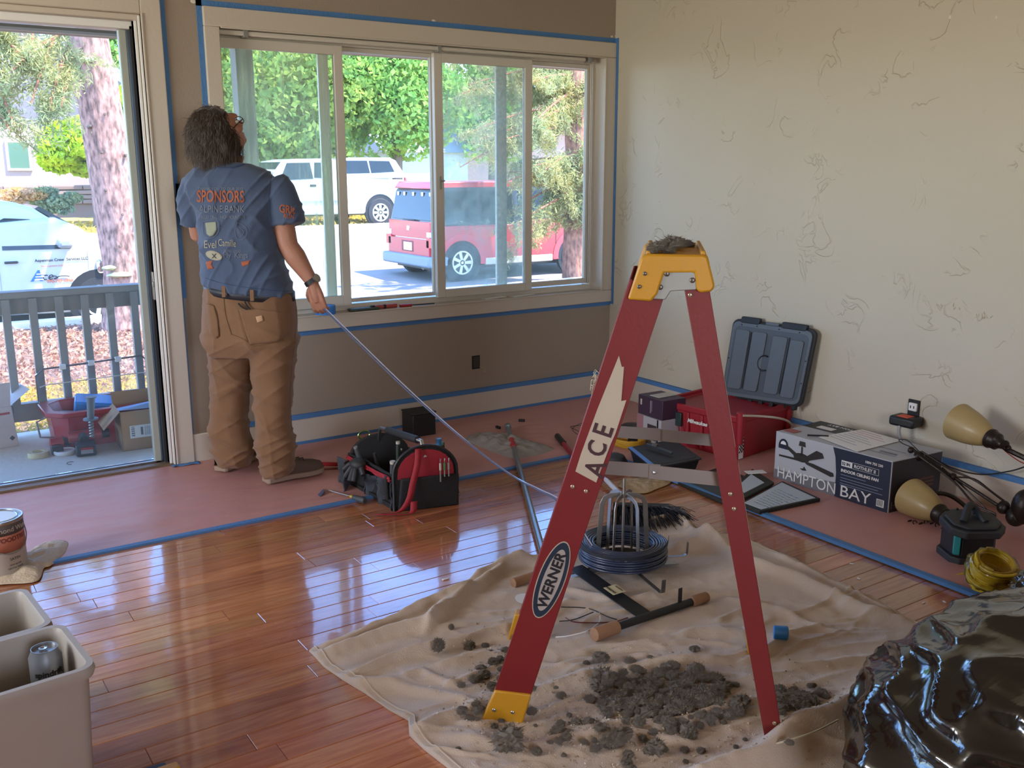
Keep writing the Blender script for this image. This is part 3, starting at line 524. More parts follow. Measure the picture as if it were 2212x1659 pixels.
b = MB(); b.hexa([(r0[0], HY-.8, r0[1]-.25), (r1[0], HY-.8, r1[1]-.25), (r1[0], HY+7, r1[1]-.25), (r0[0], HY+7, r0[1]-.25)], [(r0[0], HY-.8, r0[1]+.15), (r1[0], HY-.8, r1[1]+.15), (r1[0], HY+7, r1[1]+.15), (r0[0], HY+7, r0[1]+.15)]); b.build('roof', m_blueroof, hs, world=True, smooth=0)
r0, r1 = hp(22, 363), hp(58, 308); fr_ = MB().box((r0[0]-.08, HY-.06, r0[1]-.08), (r1[0]+.08, HY+.02, r1[1]+.08)).build('window', m_white, hs, world=True); MB().box((r0[0], HY-.08, r0[1]), (r1[0], HY-.05, r1[1])).build('pane', mat('green_pane', '5E7A66', .15, coat=1), fr_, world=True)
r0 = hp(0, 257); MB().box((-9, HY-.03, r0[1]-.02), (4, HY+.02, r0[1]+.02)).build('siding_joint', mat('joint', '9A8F88', .8), hs, world=True)
sw = thing('stone_wall', 'low layered brown stone wall below the pale pink house', 'wall', (-2, 27, -.2))
m_st = mat('brown_ledgestone', '8C7468', .9, obrand=.25, bump=(12, .4)); SY = 28.0; a0, a1 = WY(-60, 446, SY), WY(200, 400, SY); hh = (a1.z-a0.z)/4
MB().box((a0.x, SY+.05, a0.z-.4), (a1.x+2, SY+.35, a1.z)).build('core', m_st, sw, world=True)
for r in range(4):
    xx = a0.x
    while xx < a1.x+1.8:
        L_ = random.uniform(.6, 1.4); MB().box((xx+.02, SY-random.uniform(.02, .08), a0.z+r*hh+.015), (xx+L_, SY+.1, a0.z+(r+1)*hh-.01)).build('stone', m_st, sw, world=True, bevel=.02); xx += L_
gh = thing('garage', 'plain blue grey garage wall behind the parked pickup', 'garage', (13, 34, -.1))
r0, r1 = WY(840, 400, 33), WY(1010, 330, 33); b = MB(); b.box((r0.x, 33, -.3), (r1.x, 39, r1.z)); b.build('wall', mat('blue_grey_siding', 'A8BACC', .8), gh, world=True); MB().hexa([(r0.x-.3, 32.7, r1.z), (r1.x+.3, 32.7, r1.z), (r1.x+.3, 39.3, r1.z), (r0.x-.3, 39.3, r1.z)], [(r0.x-.3, 35.5, r1.z+1.4), (r1.x+.3, 35.5, r1.z+1.4), (r1.x+.3, 36.5, r1.z+1.4), (r0.x-.3, 36.5, r1.z+1.4)]).build('roof', mat('roof_shingle', '8E979E', .8), gh, world=True)
wh = thing('white_house', 'white house glimpsed through the maple leaves above the pickup', 'house', (6.5, 36, -.1))
r0, r1 = WY(520, 400, 36), WY(700, 262, 36); MB().box((r0.x, 36, -.3), (r1.x, 42, r1.z)).build('wall', mat('white_siding', 'D6D8DC', .8), wh, world=True); MB().hexa([(r0.x-.4, 35.6, r1.z), (r1.x+.4, 35.6, r1.z), (r1.x+.4, 42.4, r1.z), (r0.x-.4, 42.4, r1.z)], [(r0.x, 38.9, r1.z+1.2), (r1.x, 38.9, r1.z+1.2), (r1.x, 39.1, r1.z+1.2), (r0.x, 39.1, r1.z+1.2)]).build('roof', bpy.data.materials['roof_shingle'], wh, world=True)
r0, r1 = WY(548, 395, 30), WY(612, 335, 30); fe = MB().box((r0.x-1.5, 30, -.2), (r1.x, 30.15, r1.z)).build('board_fence', mat('brown_fence', '8C5F50', .9, bump=(10, .4)), None); setp(fe, 'reddish brown board fence behind the front of the pickup', 'fence')
rh = thing('red_roofed_house', 'house with a coral red metal roof behind the spruce branches', 'house', (24, 38, 0))
RY = 38; r0, r1 = WY(900, 300, RY), WY(1290, 180, RY); wz = WY(1000, 262, RY).z
MB().box((r0.x, RY+1, -.2), (r1.x, RY+8, wz)).build('wall', m_stucco, rh, world=True)
for k in range(24):
    xa = r0.x-.6+(r1.x-r0.x+1.2)*k/24; xb = r0.x-.6+(r1.x-r0.x+1.2)*(k+1)/24
    MB().hexa([(xa+.03, RY, wz-.1), (xb-.03, RY, wz-.1), (xb-.03, RY+5, r1.z-.1), (xa+.03, RY+5, r1.z-.1)], [(xa+.03, RY, wz+.05), (xb-.03, RY, wz+.05), (xb-.03, RY+5, r1.z+.05), (xa+.03, RY+5, r1.z+.05)]).build('roof_panel', mat('coral_metal_roof', 'D2707C', .5), rh, world=True)
# ------------------------------------------------------------------ trees
m_maple = leafmat('maple_leaf', '6FA050', 'A4C060', 1.2, .4); m_maple2 = leafmat('maple_leaf_dark', '5C8446', '9CB058', 1.5, .4); m_lime = leafmat('lime_leaf', '98B830', 'C0D040', 1.5, .4)
m_bark2 = mat('grey_bark', '6A5C50', .9, bump=(20, .8)); m_needle = leafmat('spruce_needle', '98A070', 'B8B070', 1.4, .35); m_needle2 = leafmat('blue_spruce_needle', '8A9A80', '98A068', 1.2, .35)
def crown(nm, label, cat, c, r, n, size, m, trunk=.2, blobs=26, group=None, seed=1, low=-1):
    R_ = np.random.RandomState(seed); t = thing(nm, label, cat, (c[0], c[1], gz(c[0], c[1])), 0, group)
    B = R_.normal(size=(blobs, 3)); B /= np.linalg.norm(B, axis=1)[:, None]; B *= R_.uniform(.45, 1, (blobs, 1)); B[:, 2] = np.maximum(B[:, 2], low)
    k = R_.randint(0, blobs, n); P = R_.normal(size=(n, 3)); P /= np.linalg.norm(P, axis=1)[:, None]; P *= R_.uniform(.75, 1, (n, 1))**.5*.36
    P = (B[k]*.72+P)*np.array(r)+np.array(c)
    quads_mesh(P, R_.uniform(.6, 1.3, n)*size, 'foliage', m, t, world=True)
    zt = gz(c[0], c[1])
    if trunk:
        MB().tube([(c[0], c[1], zt-.1), (c[0]+.1, c[1], (zt+c[2])/2), (c[0], c[1], c[2]+r[2]*.3)], [trunk, trunk*.8, trunk*.3]).build('trunk', m_bark2, t, world=True)
        for j in range(7):
            e = B[j]*.62*np.array(r)+np.array(c); MB().tube([(c[0], c[1], c[2]-r[2]*.5), tuple((np.array(c)+e)/2-np.array([0, 0, .3])), tuple(e)], [trunk*.45, trunk*.25, trunk*.1], 5).build('branch', m_bark2, t, world=True)
    return t
def at(u, v, y): p = WY(u, v, y); return (p.x, p.y, p.z)
crown('maple_tree', 'olive green maple behind the streaked left window pane', 'tree', at(620, 225, 26), (3.1, 2.4, 2.6), 17000, .15, m_maple2, .22, 34, seed=4, low=-.75)
crown('maple_tree', 'bright green maple above the topper of the white pickup', 'tree', at(850, 205, 26.5), (3.0, 2.4, 2.7), 19000, .15, m_maple, .22, 34, seed=5, low=-.8)
crown('maple_tree', 'tall green tree at the far left of the window behind the porch post', 'tree', at(450, 200, 30), (3, 2.4, 3.6), 9000, .18, m_maple2, .2, 24, seed=6)
crown('broadleaf_tree', 'dark green tree against the blue roof edge beside the leaning trunk', 'tree', at(285, 110, 42), (3, 2, 4.2), 8000, .22, m_maple, .2, 24, seed=7)
crown('lime_shrub', 'lime green shrub in front of the pale pink house', 'shrub', at(190, 315, 25), (1.55, 1.2, 1.0), 9000, .13, m_lime, .08, 20, seed=8)
crown('lime_shrub', 'yellow green bushy tree top right of the leaning trunk', 'shrub', at(282, 265, 27), (1.1, 1, 1.5), 6000, .13, m_lime, .08, 16, seed=9)
crown('garden_shrub', 'small grey green shrub in front of the stone wall', 'shrub', at(110, 437, 26), (.9, .5, .45), 2500, .08, m_needle2, 0, 10, seed=10)
crown('garden_shrub', 'orange flowering plant left of the small grey green shrub', 'shrub', at(22, 425, 26), (1.0, .5, .35), 2200, .08, leafmat('orange_bloom', 'C8A058', 'D8B898', 5), 0, 10, seed=12)
crown('tall_tree', 'green tree between the red roof and the spruce branches', 'tree', at(1060, 215, 33), (3.2, 2.4, 3.2), 9000, .18, m_maple, .2, 24, seed=13)
crown('tall_tree', 'green tree above the red roof at the right end of the window', 'tree', at(1190, 150, 46), (3.5, 2.4, 4), 6000, .22, m_maple2, .2, 24, seed=14)
# spruces: big leaning trunk by the porch and the one right of the SUV
def barkmat(nm, a, b2):
    m = mat(nm, a, .9, bump=(26, 1.0, 9, (1, 1, .35)), var=(22, 1.0, (1, 1, .4)), col2=b2, coords='World'); return m
m_bark = barkmat('spruce_bark', 'BC9080', '604840')
def trunk(nm, pts, rs, parent, m, world=True):
    P = catmull(pts, 10); n = len(P); b = MB()
    def fn(a, t):
        f_ = t*(n-1); i = min(int(f_), n-2); p = P[i].lerp(P[i+1], f_-i); k = f_/(n-1)*(len(rs)-1); j = min(int(k), len(rs)-2); r = rs[j]+(rs[j+1]-rs[j])*(k-j)
        d = Vector((math.cos(2*PI*a), math.sin(2*PI*a), 0)); q = Vector((d.x*4, d.y*4, p.z*2.2)); r *= 1+.07*noise.noise(q)+.035*abs(noise.noise(q*3.5))
        return p+d*r
    b.grid(fn, 64, 90, True); return b.build(nm, m, parent, world=world, smooth=180)
TY_ = 8.4
tr = thing('spruce_tree', 'big leaning spruce trunk with pinkish flaky bark in front of the work car', 'tree', (*WY(270, 700, TY_).xy, G))
def tc(u, v): return WY(u, v, TY_)
trunk('trunk', [tc(272, 735), tc(272, 700), tc(268, 590), tc(250, 450), tc(225, 280), tc(190, 100), tc(170, -60)], [.36, .30, .245, .25, .255, .25, .24], tr, m_bark)
m_lich = mat('pale_lichen', 'A8B48C', .9, bump=(50, .6))
for u, v, w_ in ((172, 133, 26), (248, 590, 30), (226, 575, 16)):
    c0 = tc(u, v); b = MB(); b.ball((c0.x, c0.y-.26, c0.z), (w_*.0052, .07, .03), 12, 8); b.v = [tuple(Vector(p)+noise.noise_vector(Vector(p)*18)*.02) for p in b.v]; b.build('lichen', m_lich, tr, world=True)
for u, v in ((217, 250), (211, 331), (262, 337), (220, 411), (255, 463), (287, 473), (250, 530), (186, 275), (300, 560)):
    c0 = tc(u, v); MB().tube([c0+Vector((0, -.15, 0)), c0+Vector((0, -.275, .01))], [.025, .014], 7).build('branch_stub', m_bark2, tr, world=True)
def needles(P0, P1, n, droop, R_, spread=.12):
    """needle tufts around a drooping twig"""
    t = R_.uniform(0, 1, n); base = np.array(P0)[None]*(1-t)[:, None]+np.array(P1)[None]*t[:, None]; base[:, 2] -= droop*t*t
    return base+R_.normal(size=(n, 3))*spread*np.array([1, 1, .8])
def spruce_branches(parent, specs, m, size=.05, n=320, hang=7, seed=3):
    R_ = np.random.RandomState(seed); allp = []; alld = []
    for P0, P1, dr_ in specs:
        pts = [Vector(P0).lerp(Vector(P1), k/8)-Vector((0, 0, dr_*(k/8)**2)) for k in range(9)]
        MB().tube(pts, [.028-.0026*k for k in range(9)], 6).build('branch', mat('red_branch_bark', 'A0604C', .9), parent, world=True)
        for h in range(hang):
            k = 1+R_.uniform()*7; i = int(k); p = pts[i].lerp(pts[min(8, i+1)], k-i); L_ = R_.uniform(.12, .42); e = np.array(p)+np.array([R_.normal()*.18, R_.normal()*.18, -L_])
            allp.append(needles(p, e, n, 0, R_, .045)); MB().tube([p, Vector(e)], .005, 4).build('twig', m_bark2, parent, world=True) if h % 2 == 0 else None
        allp.append(needles(pts[1], pts[-1], n*2, 0, R_, .085))
    P = np.concatenate(allp); D = np.tile(np.array([[0, 0, -1.]]), (len(P), 1)); D = D*.35+R_.normal(size=(len(P), 3))*.55; quads_mesh(P, R_.uniform(.6, 1.3, len(P))*size*.30, 'needles', m, parent, world=True, el=5, D=D)
sp = []
for a, b2, d in (((160, 60), (20, 110), .2), ((150, 20), (60, 160), .3), ((130, -40), (-20, 40), .1), ((150, 100), (100, 190), .25), ((20, -40), (-60, 120), .5), ((90, -60), (60, 60), .3), ((-60, 60), (30, 240), .2), ((-80, 140), (20, 260), .1), ((160, 120), (130, 200), .15), ((-40, 30), (50, 110), .1)):
    sp.append((WY(*a, 7.6), WY(*b2, 7.0), d))
spruce_branches(tr, sp, m_needle, .05, 190, 7)
sp = []; R6 = np.random.RandomState(31)
for k in range(44):
    z0 = R6.uniform(4.7, 8.8); a = R6.uniform(0, 2*PI); L_ = R6.uniform(1.6, 2.9)*(1-.05*z0); c0 = tc(190, 100)+Vector((-.06*(z0-2.9), 0, 0)); c0.z = z0; sp.append((c0, c0+Vector((L_*math.cos(a), L_*math.sin(a), -.25)), .4))
spruce_branches(tr, sp, m_needle, .09, 260, 12, 9)
tp_ = tc(170, -60); MB().tube([tp_, tp_+Vector((-.5, 0, 5)), tp_+Vector((-.8, 0, 8))], [.24, .15, .05], 14).build('upper_trunk', m_bark, tr, world=True)
T2 = 9.5
t2 = thing('spruce_tree', 'spruce with reddish trunk and drooping branches by the right window pane', 'tree', (*WY(1240, 605, T2).xy, G))
def t2c(u, v): return WY(u, v, T2)
trunk('trunk', [t2c(1243, 640), t2c(1243, 600), t2c(1243, 480), t2c(1247, 350), t2c(1240, 200), t2c(1236, 60)], [.34, .24, .2, .2, .2, .19], t2, barkmat('red_spruce_bark', 'B07C62', '6A463A'))
sp = []; R5 = np.random.RandomState(21)
for k in range(34):
    v0 = R5.uniform(60, 470); u1 = 1240-R5.uniform(30, 290)*(1 if v0 < 330 else .6); sp.append((t2c(1240, v0), WY(u1, v0+R5.uniform(-20, 60), T2-R5.uniform(-.6, 1.3)), R5.uniform(0, .4)))
for k in range(5): v0 = R5.uniform(100, 420); sp.append((t2c(1245, v0), WY(1290, v0+30, T2-.6), .2))
spruce_branches(t2, sp, m_needle, .06, 170, 9, 5)
# ------------------------------------------------------------------ paper, tape
m_rosin = mat('rosin_paper', 'C08C84', .42, bump=(5, .5, 6, (1, 2.5, 1)), var=(3, .5), col2='B4827C', coords='World')
def sheet(nm, label, x0, x1, y0, y1, z, nx, ny, seed):
    b = MB()
    def fn(a, t):
        x = x0+(x1-x0)*a; y = y0+(y1-y0)*t; e = min(a, 1-a, t, 1-t)
        return (x, y, z+.0035*(noise.noise(Vector((x*3, y*9, seed)))+.5*noise.noise(Vector((x*8, y*22, seed))))*min(1, e*14)+.002)
    b.grid(fn, nx, ny); o = b.build(nm, m_rosin, smooth=180); setp(o, label, 'floor paper'); return o
sheet('floor_paper', 'wide reddish floor paper along the window wall under the tool bag', -4.5, -.016, -.958, -.016, .003, 260, 80, 1)
sheet('floor_paper', 'reddish floor paper strip along the right wall under the fan box', -.87, -.016, -4.3, -.94, .010, 70, 240, 5)
def tape(label, a, b, nm='masking_tape'):
    o = MB().box(a, b).build(nm, m_tape, smooth=0); setp(o, label, 'tape'); return o
tape('blue tape strip above the window casing', (-2.425, -.004, 2.104), (.003, -.0005, 2.130))
tape('blue tape strip down the right side of the window casing, in the corner', (-.0005, -.034, .575), (.0035, -.0005, 2.13))
tape('blue tape strip under the window casing', (-2.42, -.004, .566), (.003, -.0005, .592))
tape('blue tape strip down the left side of the window casing', (-2.425, -.004, .566), (-2.400, -.0005, 2.13))
tape('broad blue tape strip beside the upper door casing', (-2.586, -.004, .80), (-2.563, -.0005, 2.3))
tape('thin blue tape line beside the lower door casing', (-2.586, -.004, .142), (-2.577, -.0005, .80))
tape('blue tape along the top of the window wall baseboard', (-2.37, -.018, .138), (-.014, -.0005, .162))
tape('blue tape along the top of the right wall baseboard', (-.016, -4.4, .138), (.0035, -.02, .162))
tape('blue tape joining the floor paper to the window wall baseboard', (-2.42, -.018, .004), (-.014, -.0143, .020))
tape('blue tape edge strip of the floor paper across the room', (-4.4, -.972, .0005), (-.70, -.944, .0092))
ft = MB(); ft.hexa([(-.895, -4.3, .004), (-.868, -4.3, .004), (-.852, -1.0, .004), (-.880, -1.0, .004)], [(-.895, -4.3, .0175), (-.868, -4.3, .0175), (-.852, -1.0, .0175), (-.880, -1.0, .0175)])
setp(ft.build('masking_tape', m_tape, smooth=0), 'blue tape edge strip of the paper running along the right wall', 'tape')
b = MB(); b.grid(lambda a, t: (-2.70+a*.13, -.05+t*.035-a*.01, .008+.006*noise.noise(Vector((a*5, t*3, 0)))), 14, 5); setp(b.build('tape_scrap', m_tape, solid=.001), 'crumpled blue tape scrap at the foot of the door casing', 'tape')
# ------------------------------------------------------------------ porch things
Z = DZK
tote = thing('storage_tote', 'red plastic tote with open clear lid on the porch', 'storage tote', (-2.75, 1.25, Z))
def tote_ring(x0, x1, y0, y1, z, c):
    return [(x0+c, y0, z), (x1-c, y0, z), (x1, y0+c, z), (x1, y1-c, z), (x1-c, y1, z), (x0+c, y1, z), (x0, y1-c, z), (x0, y0+c, z)]
b = MB(); R_ = [tote_ring(-3.02, -2.43, 1.14, 1.47, Z, .06), tote_ring(-3.04, -2.40, 1.12, 1.50, Z+.185, .08), tote_ring(-3.07, -2.37, 1.09, 1.52, Z+.19, .08), tote_ring(-3.07, -2.37, 1.09, 1.52, Z+.215, .08), tote_ring(-3.02, -2.42, 1.14, 1.47, Z+.215, .07), tote_ring(-2.96, -2.49, 1.21, 1.43, Z+.01, .05)]
b.add([p for r in R_ for p in r], [tuple(range(7, -1, -1)), tuple(range(40, 48))]+[(i*8+j, i*8+(j+1) % 8, (i+1)*8+(j+1) % 8, (i+1)*8+j) for i in range(5) for j in range(8)]); b.build('tub', m_red, tote, world=True, bevel=.005)
m_clear = glassmat('clear_plastic_lid', .12, hcol='E6E6E0')
P0, P1, P2, P3 = [WY(u, v, 1.50) for u, v in ((84, 868), (76, 800), (320, 766), (332, 838))]
def lidp(a, t): return P0.lerp(P3, a).lerp(P1.lerp(P2, a), t)
b = MB(); out = [lidp(0, 0), lidp(0, .82), lidp(.06, 1), lidp(.93, 1), lidp(1, .80), lidp(1, 0)]
b.add(out+[p+Vector((0, .03, 0)) for p in out], [tuple(range(6)), tuple(range(11, 5, -1))]+[(i, 6+i, 6+(i+1) % 6, (i+1) % 6) for i in range(6)]); lid = b.build('lid', m_clear, tote, world=True)
MB().tube(out, .006, 6).build('rim', mat('lid_rim_grey', '6E6A6C', .4), lid, world=True)
MB().tube([lidp(.02, .45), lidp(.08, .5), lidp(.92, .5), lidp(.98, .45)], .003, 5).build('rib', m_white, lid, world=True)
for a in (.23, .48, .72): MB().cbox(lidp(a, .99), (.035, .03, .03)).build('clip', m_white, lid, world=True, bevel=.004)
MB().tube([(-3.06, 1.22, Z+.18), (-3.11, 1.22, Z+.16), (-3.10, 1.22, Z+.07), (-3.02, 1.25, Z+.05)], .006, 6).build('handle', m_zinc, tote, world=True)
def loose(nm, label, cat, b, m, bevel=.004, **k): o = b.build(nm, m, bevel=bevel, **k); setp(o, label, cat); return o
loose('blue_case', 'bright blue plastic case lying inside the red tote', 'case', MB(Matrix.Translation((-2.77, 1.28, Z+.19)) @ Euler((.1, .15, -.2)).to_matrix().to_4x4()).cbox((0, 0, 0), (.26, .18, .10)), mat('bright_blue_plastic', '2E86D0', .4), .012)
loose('tool_block', 'small black ridged tool inside the red tote', 'tool', MB(Matrix.Translation((-2.92, 1.24, Z+.165)) @ Euler((0, .2, .3)).to_matrix().to_4x4()).cbox((0, 0, 0), (.12, .08, .05)), m_blk, .006)
loose('wood_scrap', 'short brown scrap at the back right of the red tote', 'scrap', MB(Matrix.Translation((-2.55, 1.36, Z+.2)) @ Euler((0, .1, .2)).to_matrix().to_4x4()).cbox((0, 0, 0), (.16, .06, .03)), mat('scrap_brown', '7A5C46', .8), .004)
m_card = mat('cardboard', 'B08A62', .8, var=(5, .3)); 
cb = thing('cardboard_box', 'open brown cardboard box with a shipping label on the porch', 'box', (-2.6, 1.0, Z))
A, B_ = F(266, 976, Z), F(366, 962, Z); dx = (B_-A); dn = Vector((-dx.y, dx.x, 0)).normalized()*.24; H = Vector((0, 0, .225))
b = MB()
for p, q in ((A, B_), (B_, B_+dn), (B_+dn, A+dn), (A+dn, A)):
    n_ = (q-p).cross(Vector((0, 0, 1))).normalized()*-.004; b.hexa([p, q, q+n_, p+n_], [p+H, q+H, q+H+n_, p+H+n_])
b.hexa([A, B_, B_+dn, A+dn], [x+Vector((0, 0, .004)) for x in (A, B_, B_+dn, A+dn)]); b.build('carton', m_card, cb, world=True)
for p, q, o_ in ((A+dn, B_+dn, Vector((0, .03, .06))), (A, A+dn, Vector((-.09, 0, -.09))), (B_, B_+dn, Vector((.09, 0, .03)))):
    MB().add([p+H, q+H, q+H+o_, p+H+o_]+[x+Vector((0, 0, .004)) for x in (p+H, q+H, q+H+o_, p+H+o_)], [(0, 1, 2, 3), (7, 6, 5, 4), (0, 4, 5, 1), (1, 5, 6, 2), (2, 6, 7, 3), (3, 7, 4, 0)]).build('flap', m_card, cb, world=True)
X_ = dx.normalized(); O = A+X_*.045+Vector((0, 0, .07))
def decal(nm, O, X, Y, poly, m, par, off=.001, th=.0006, world=True):
    X = Vector(X).normalized(); Y = Vector(Y); Y = (Y-X*Y.dot(X)).normalized(); N_ = X.cross(Y); b = MB(); n = len(poly)
    b.add([Vector(O)+X*p[0]+Y*p[1]+N_*(off+th) for p in poly]+[Vector(O)+X*p[0]+Y*p[1]+N_*(off-.0004) for p in poly], [tuple(range(n)), tuple(range(2*n-1, n-1, -1))]+[(i, n+i, n+(i+1) % n, (i+1) % n) for i in range(n)])
    return b.build(nm, m, par, world=world, smooth=0)
UP = Vector((0, 0, 1))
def rect(x0, y0, x1, y1): return [(x0, y0), (x1, y0), (x1, y1), (x0, y1)]
decal('shipping_label', O, X_, UP, rect(0, 0, .125, .072), m_white, cb)
for k in range(14): decal('barcode_bar', O, X_, UP, rect(.008, .008+k*.0042, .026, .0105+k*.0042), m_ink, cb, .0018) if k % 3 else None
decal('print_block', O, X_, UP, rect(.058, .015, .070, .06), mat('grey_ink', '6A6A6E', .7), cb, .0018)
for k in range(4): lettering('print', 'SHIP TO 81601', .008, m_ink, cb, O+X_*(.08+k*.01)+UP*.062, -UP, X_, off=.0018)
loose('blue_booklet', 'pale blue sheet sticking out of the cardboard box', 'paper', MB().hexa([A+H+dn*.2, B_+H+dn*.1, B_+H+dn*.15, A+H+dn*.25], [A+H+dn*.3+UP*.008, B_+H+dn*.2+UP*.04, B_+H+dn*.25+UP*.04, A+H+dn*.35+UP*.008]), mat('pale_blue_paper', '9CC0EC', .6), 0)
wb = thing('white_carton', 'white printed carton with raised flaps at the left edge of the porch', 'box', (-3.4, 1.3, Z))
A2, B2 = F(-90, 985, Z), F(42, 962, Z); d2 = (B2-A2); n2 = Vector((-d2.y, d2.x, 0)).normalized()*.25; H2 = UP*.235
MB().hexa([A2, B2, B2+n2, A2+n2], [x+H2 for x in (A2, B2-d2*.06, B2+n2, A2+n2)]).build('carton', mat('white_card', 'C8BEBC', .7), wb, world=True, bevel=.003)
for a, c, e in (((0, 0), (.92, 0), Vector((.01, -.02, .14))), ((.92, 0), (.92, 1), Vector((.11, .02, .08)))):
    p = A2+d2*a[0]+n2*a[1]+H2; q = A2+d2*c[0]+n2*c[1]+H2; MB().add([p, q, q+e, p+e]+[x+Vector((.003, .003, 0)) for x in (p, q, q+e, p+e)], [(0, 1, 2, 3), (7, 6, 5, 4), (0, 4, 5, 1), (1, 5, 6, 2), (2, 6, 7, 3), (3, 7, 4, 0)]).build('flap', bpy.data.materials['white_card'], wb, world=True)
decal('print', A2+d2*.55, d2, UP, rect(0, .19, .11, .203), m_red, wb); decal('print', A2+d2*.85, d2, UP, [(0, .05), (.015, .065), (.03, .05), (.015, .035)], m_ink, wb)
lettering('print', 'E', .03, m_ink, wb, A2+d2*.62+UP*.06, d2, UP)
# cordless drill with an auger bit, standing battery towards us
dl = thing('cordless_drill', 'dusty cordless drill with upright grey auger bit in front of red tote', 'drill', (-2.88, .97, Z))
c = F(190, 985, Z); MB(Matrix.Translation(c+Vector((0, .04, .035))) @ Euler((0, 0, -.15)).to_matrix().to_4x4()).cbox((0, 0, 0), (.105, .11, .065)).build('battery', m_blk, dl, world=True, bevel=.01)
decal('battery_label', c+Vector((-.035, -.014, .02)), (math.cos(.15), -math.sin(.15), 0), UP, rect(0, 0, .062, .032), m_zinc, dl, .002); decal('battery_label', c+Vector((-.035, -.014, .02)), (math.cos(.15), -math.sin(.15), 0), UP, rect(0, .022, .062, .034), m_red, dl, .003)
MB().tube([c+Vector((.0, .06, .075)), c+Vector((.0, .10, .085)), c+Vector((.02, .16, .09))], .026, 12).build('grip', m_blk, dl, world=True); MB().tube([c+Vector((-.07, .13, .085)), c+Vector((.1, .12, .085))], .032, 14).build('motor_body', m_red, dl, world=True)
MB().tube([c+Vector((.1, .12, .085)), c+Vector((.14, .12, .085))], .026, 14).build('chuck', m_blk, dl, world=True)
pa = WY(199, 945, c.y+.04); pb = WY(196, 905, c.y+.04); pc = WY(196, 858, c.y+.04)
MB().tube([pb, pc], [.018, .022], 14).build('bit_sleeve', mat('grey_sleeve', '6C7274', .5), dl, world=True)
b = MB(); b.at(pb).lathe([(.04, -.004), (.04, .004)], 18); b.at(pc).lathe([(.03, -.003), (.03, .003)], 18); b.build('depth_collar', bpy.data.materials['grey_sleeve'], dl, world=True)
b = MB(); n = 60; b.tube([pa.lerp(pb, i/n)+Vector((.009*math.cos(i*.7), .009*math.sin(i*.7), 0)) for i in range(n+1)], .006, 6); b.build('auger', m_zinc, dl, world=True)
im = thing('impact_driver', 'small red impact driver lying left of the auger drill', 'drill', (-3.05, 1.0, Z)); c = F(125, 972, Z)+UP*.04
MB().tube([c+Vector((-.035, 0, 0)), c+Vector((.03, 0, 0))], [.032, .036], 14).build('motor_body', m_red, im, world=True); MB().tube([c+Vector((.03, 0, 0)), c+Vector((.075, 0, 0)), c+Vector((.09, 0, 0))], [.03, .022, .01], 14).build('nose', m_blk, im, world=True)
MB().tube([c+Vector((-.01, .0, -.01)), c+Vector((-.015, -.06, -.02))], .018, 10).build('grip', m_blk, im, world=True); MB().cbox(c+Vector((-.015, -.085, -.015)), (.06, .05, .045)).build('battery', m_blk, im, world=True, bevel=.006)
c = F(84, 986, Z); tr_ = MB().at(c).lathe([(.03, 0), (.055, 0), (.055, .03), (.03, .03), (.03, 0)], 28, cap=False); loose('tape_roll', 'pale yellow tape roll lying flat on the porch', 'tape roll', tr_, mat('cream_tape', 'CDB98C', .6), .002)
c = F(140, 980, Z); loose('white_disc', 'round white lid on the porch left of the drill battery', 'disc', MB().at(c).lathe([(.055, 0), (.06, .012), (.058, .022), (.05, .024), (.048, .018)], 28), m_white, .002)
c = F(151, 1000, Z); loose('wire_offcut', 'curled dark wire offcut on the porch floor', 'wire', MB().tube([c+Vector((.018*math.cos(a*.6), .018*math.sin(a*.6)-.003*a, .003)) for a in range(9)], .0015, 5), m_ink, 0)
# ------------------------------------------------------------------ things on the window wall and its sill
ob = thing('junction_box', 'bare switch box opening in the wall beneath the window', 'outlet box', WY(1028, 782, -.001))
MB().box((-1.0, -.002, .275), (-.948, .001, .352)).build('box_recess', m_ink, ob, world=True); MB().box((-.993, -.006, .283), (-.955, -.001, .345)).build('rim', mat('dark_box', '3A3430', .7), ob, world=True, bevel=.002)
MB().tube(catmull([(-.95, -.003, .285), (-.93, -.03, .275), (-.945, -.04, .262), (-.92, -.02, .258)], 5), .0018, 5).build('loose_wire', mat('tan_wire', 'B8A58A', .6), ob, world=True)
sw_ = thing('light_switch', 'open black light switch box left of the man', 'switch', (-2.55, -.001, 1.27))
MB().box((-2.575, -.004, 1.215), (-2.52, .0, 1.325)).build('box_recess', m_ink, sw_, world=True); MB().box((-2.57, -.022, 1.25), (-2.54, -.004, 1.275)).build('toggle_body', m_blk, sw_, world=True, bevel=.003); MB().tube([(-2.59, -.01, 1.262), (-2.55, -.012, 1.265)], .002, 5).build('wire', m_zinc, sw_, world=True)
ZS = .667
tr2 = F(683, 672, ZS); loose('tape_roll', 'roll of blue painter tape standing on the window sill below the hand', 'tape roll', MB().at((tr2.x, -.005, ZS+.022)).lathe([(.034, -.022), (.052, -.022), (.052, .022), (.034, .022), (.034, -.022)], 32, cap=False), mat('tape_roll_blue', '2E7ED0', .5), .001)
p_ = lambda u, v: F(u, v, ZS)
a, c = p_(722, 665), p_(790, 660); loose('sanding_pad', 'flat dark green pad on the window sill right of the tape roll', 'pad', MB(Matrix.Translation(((a.x+c.x)/2, -.004, ZS+.008)) @ Euler((0, 0, .0)).to_matrix().to_4x4()).cbox((0, 0, 0), (.17, .045, .014)), mat('dark_green_pad', '3E4A44', .6), .006)
mk = thing('marker_pen', 'chunky red and black marker pen on the window sill', 'pen', (-1.53, -.006, ZS))
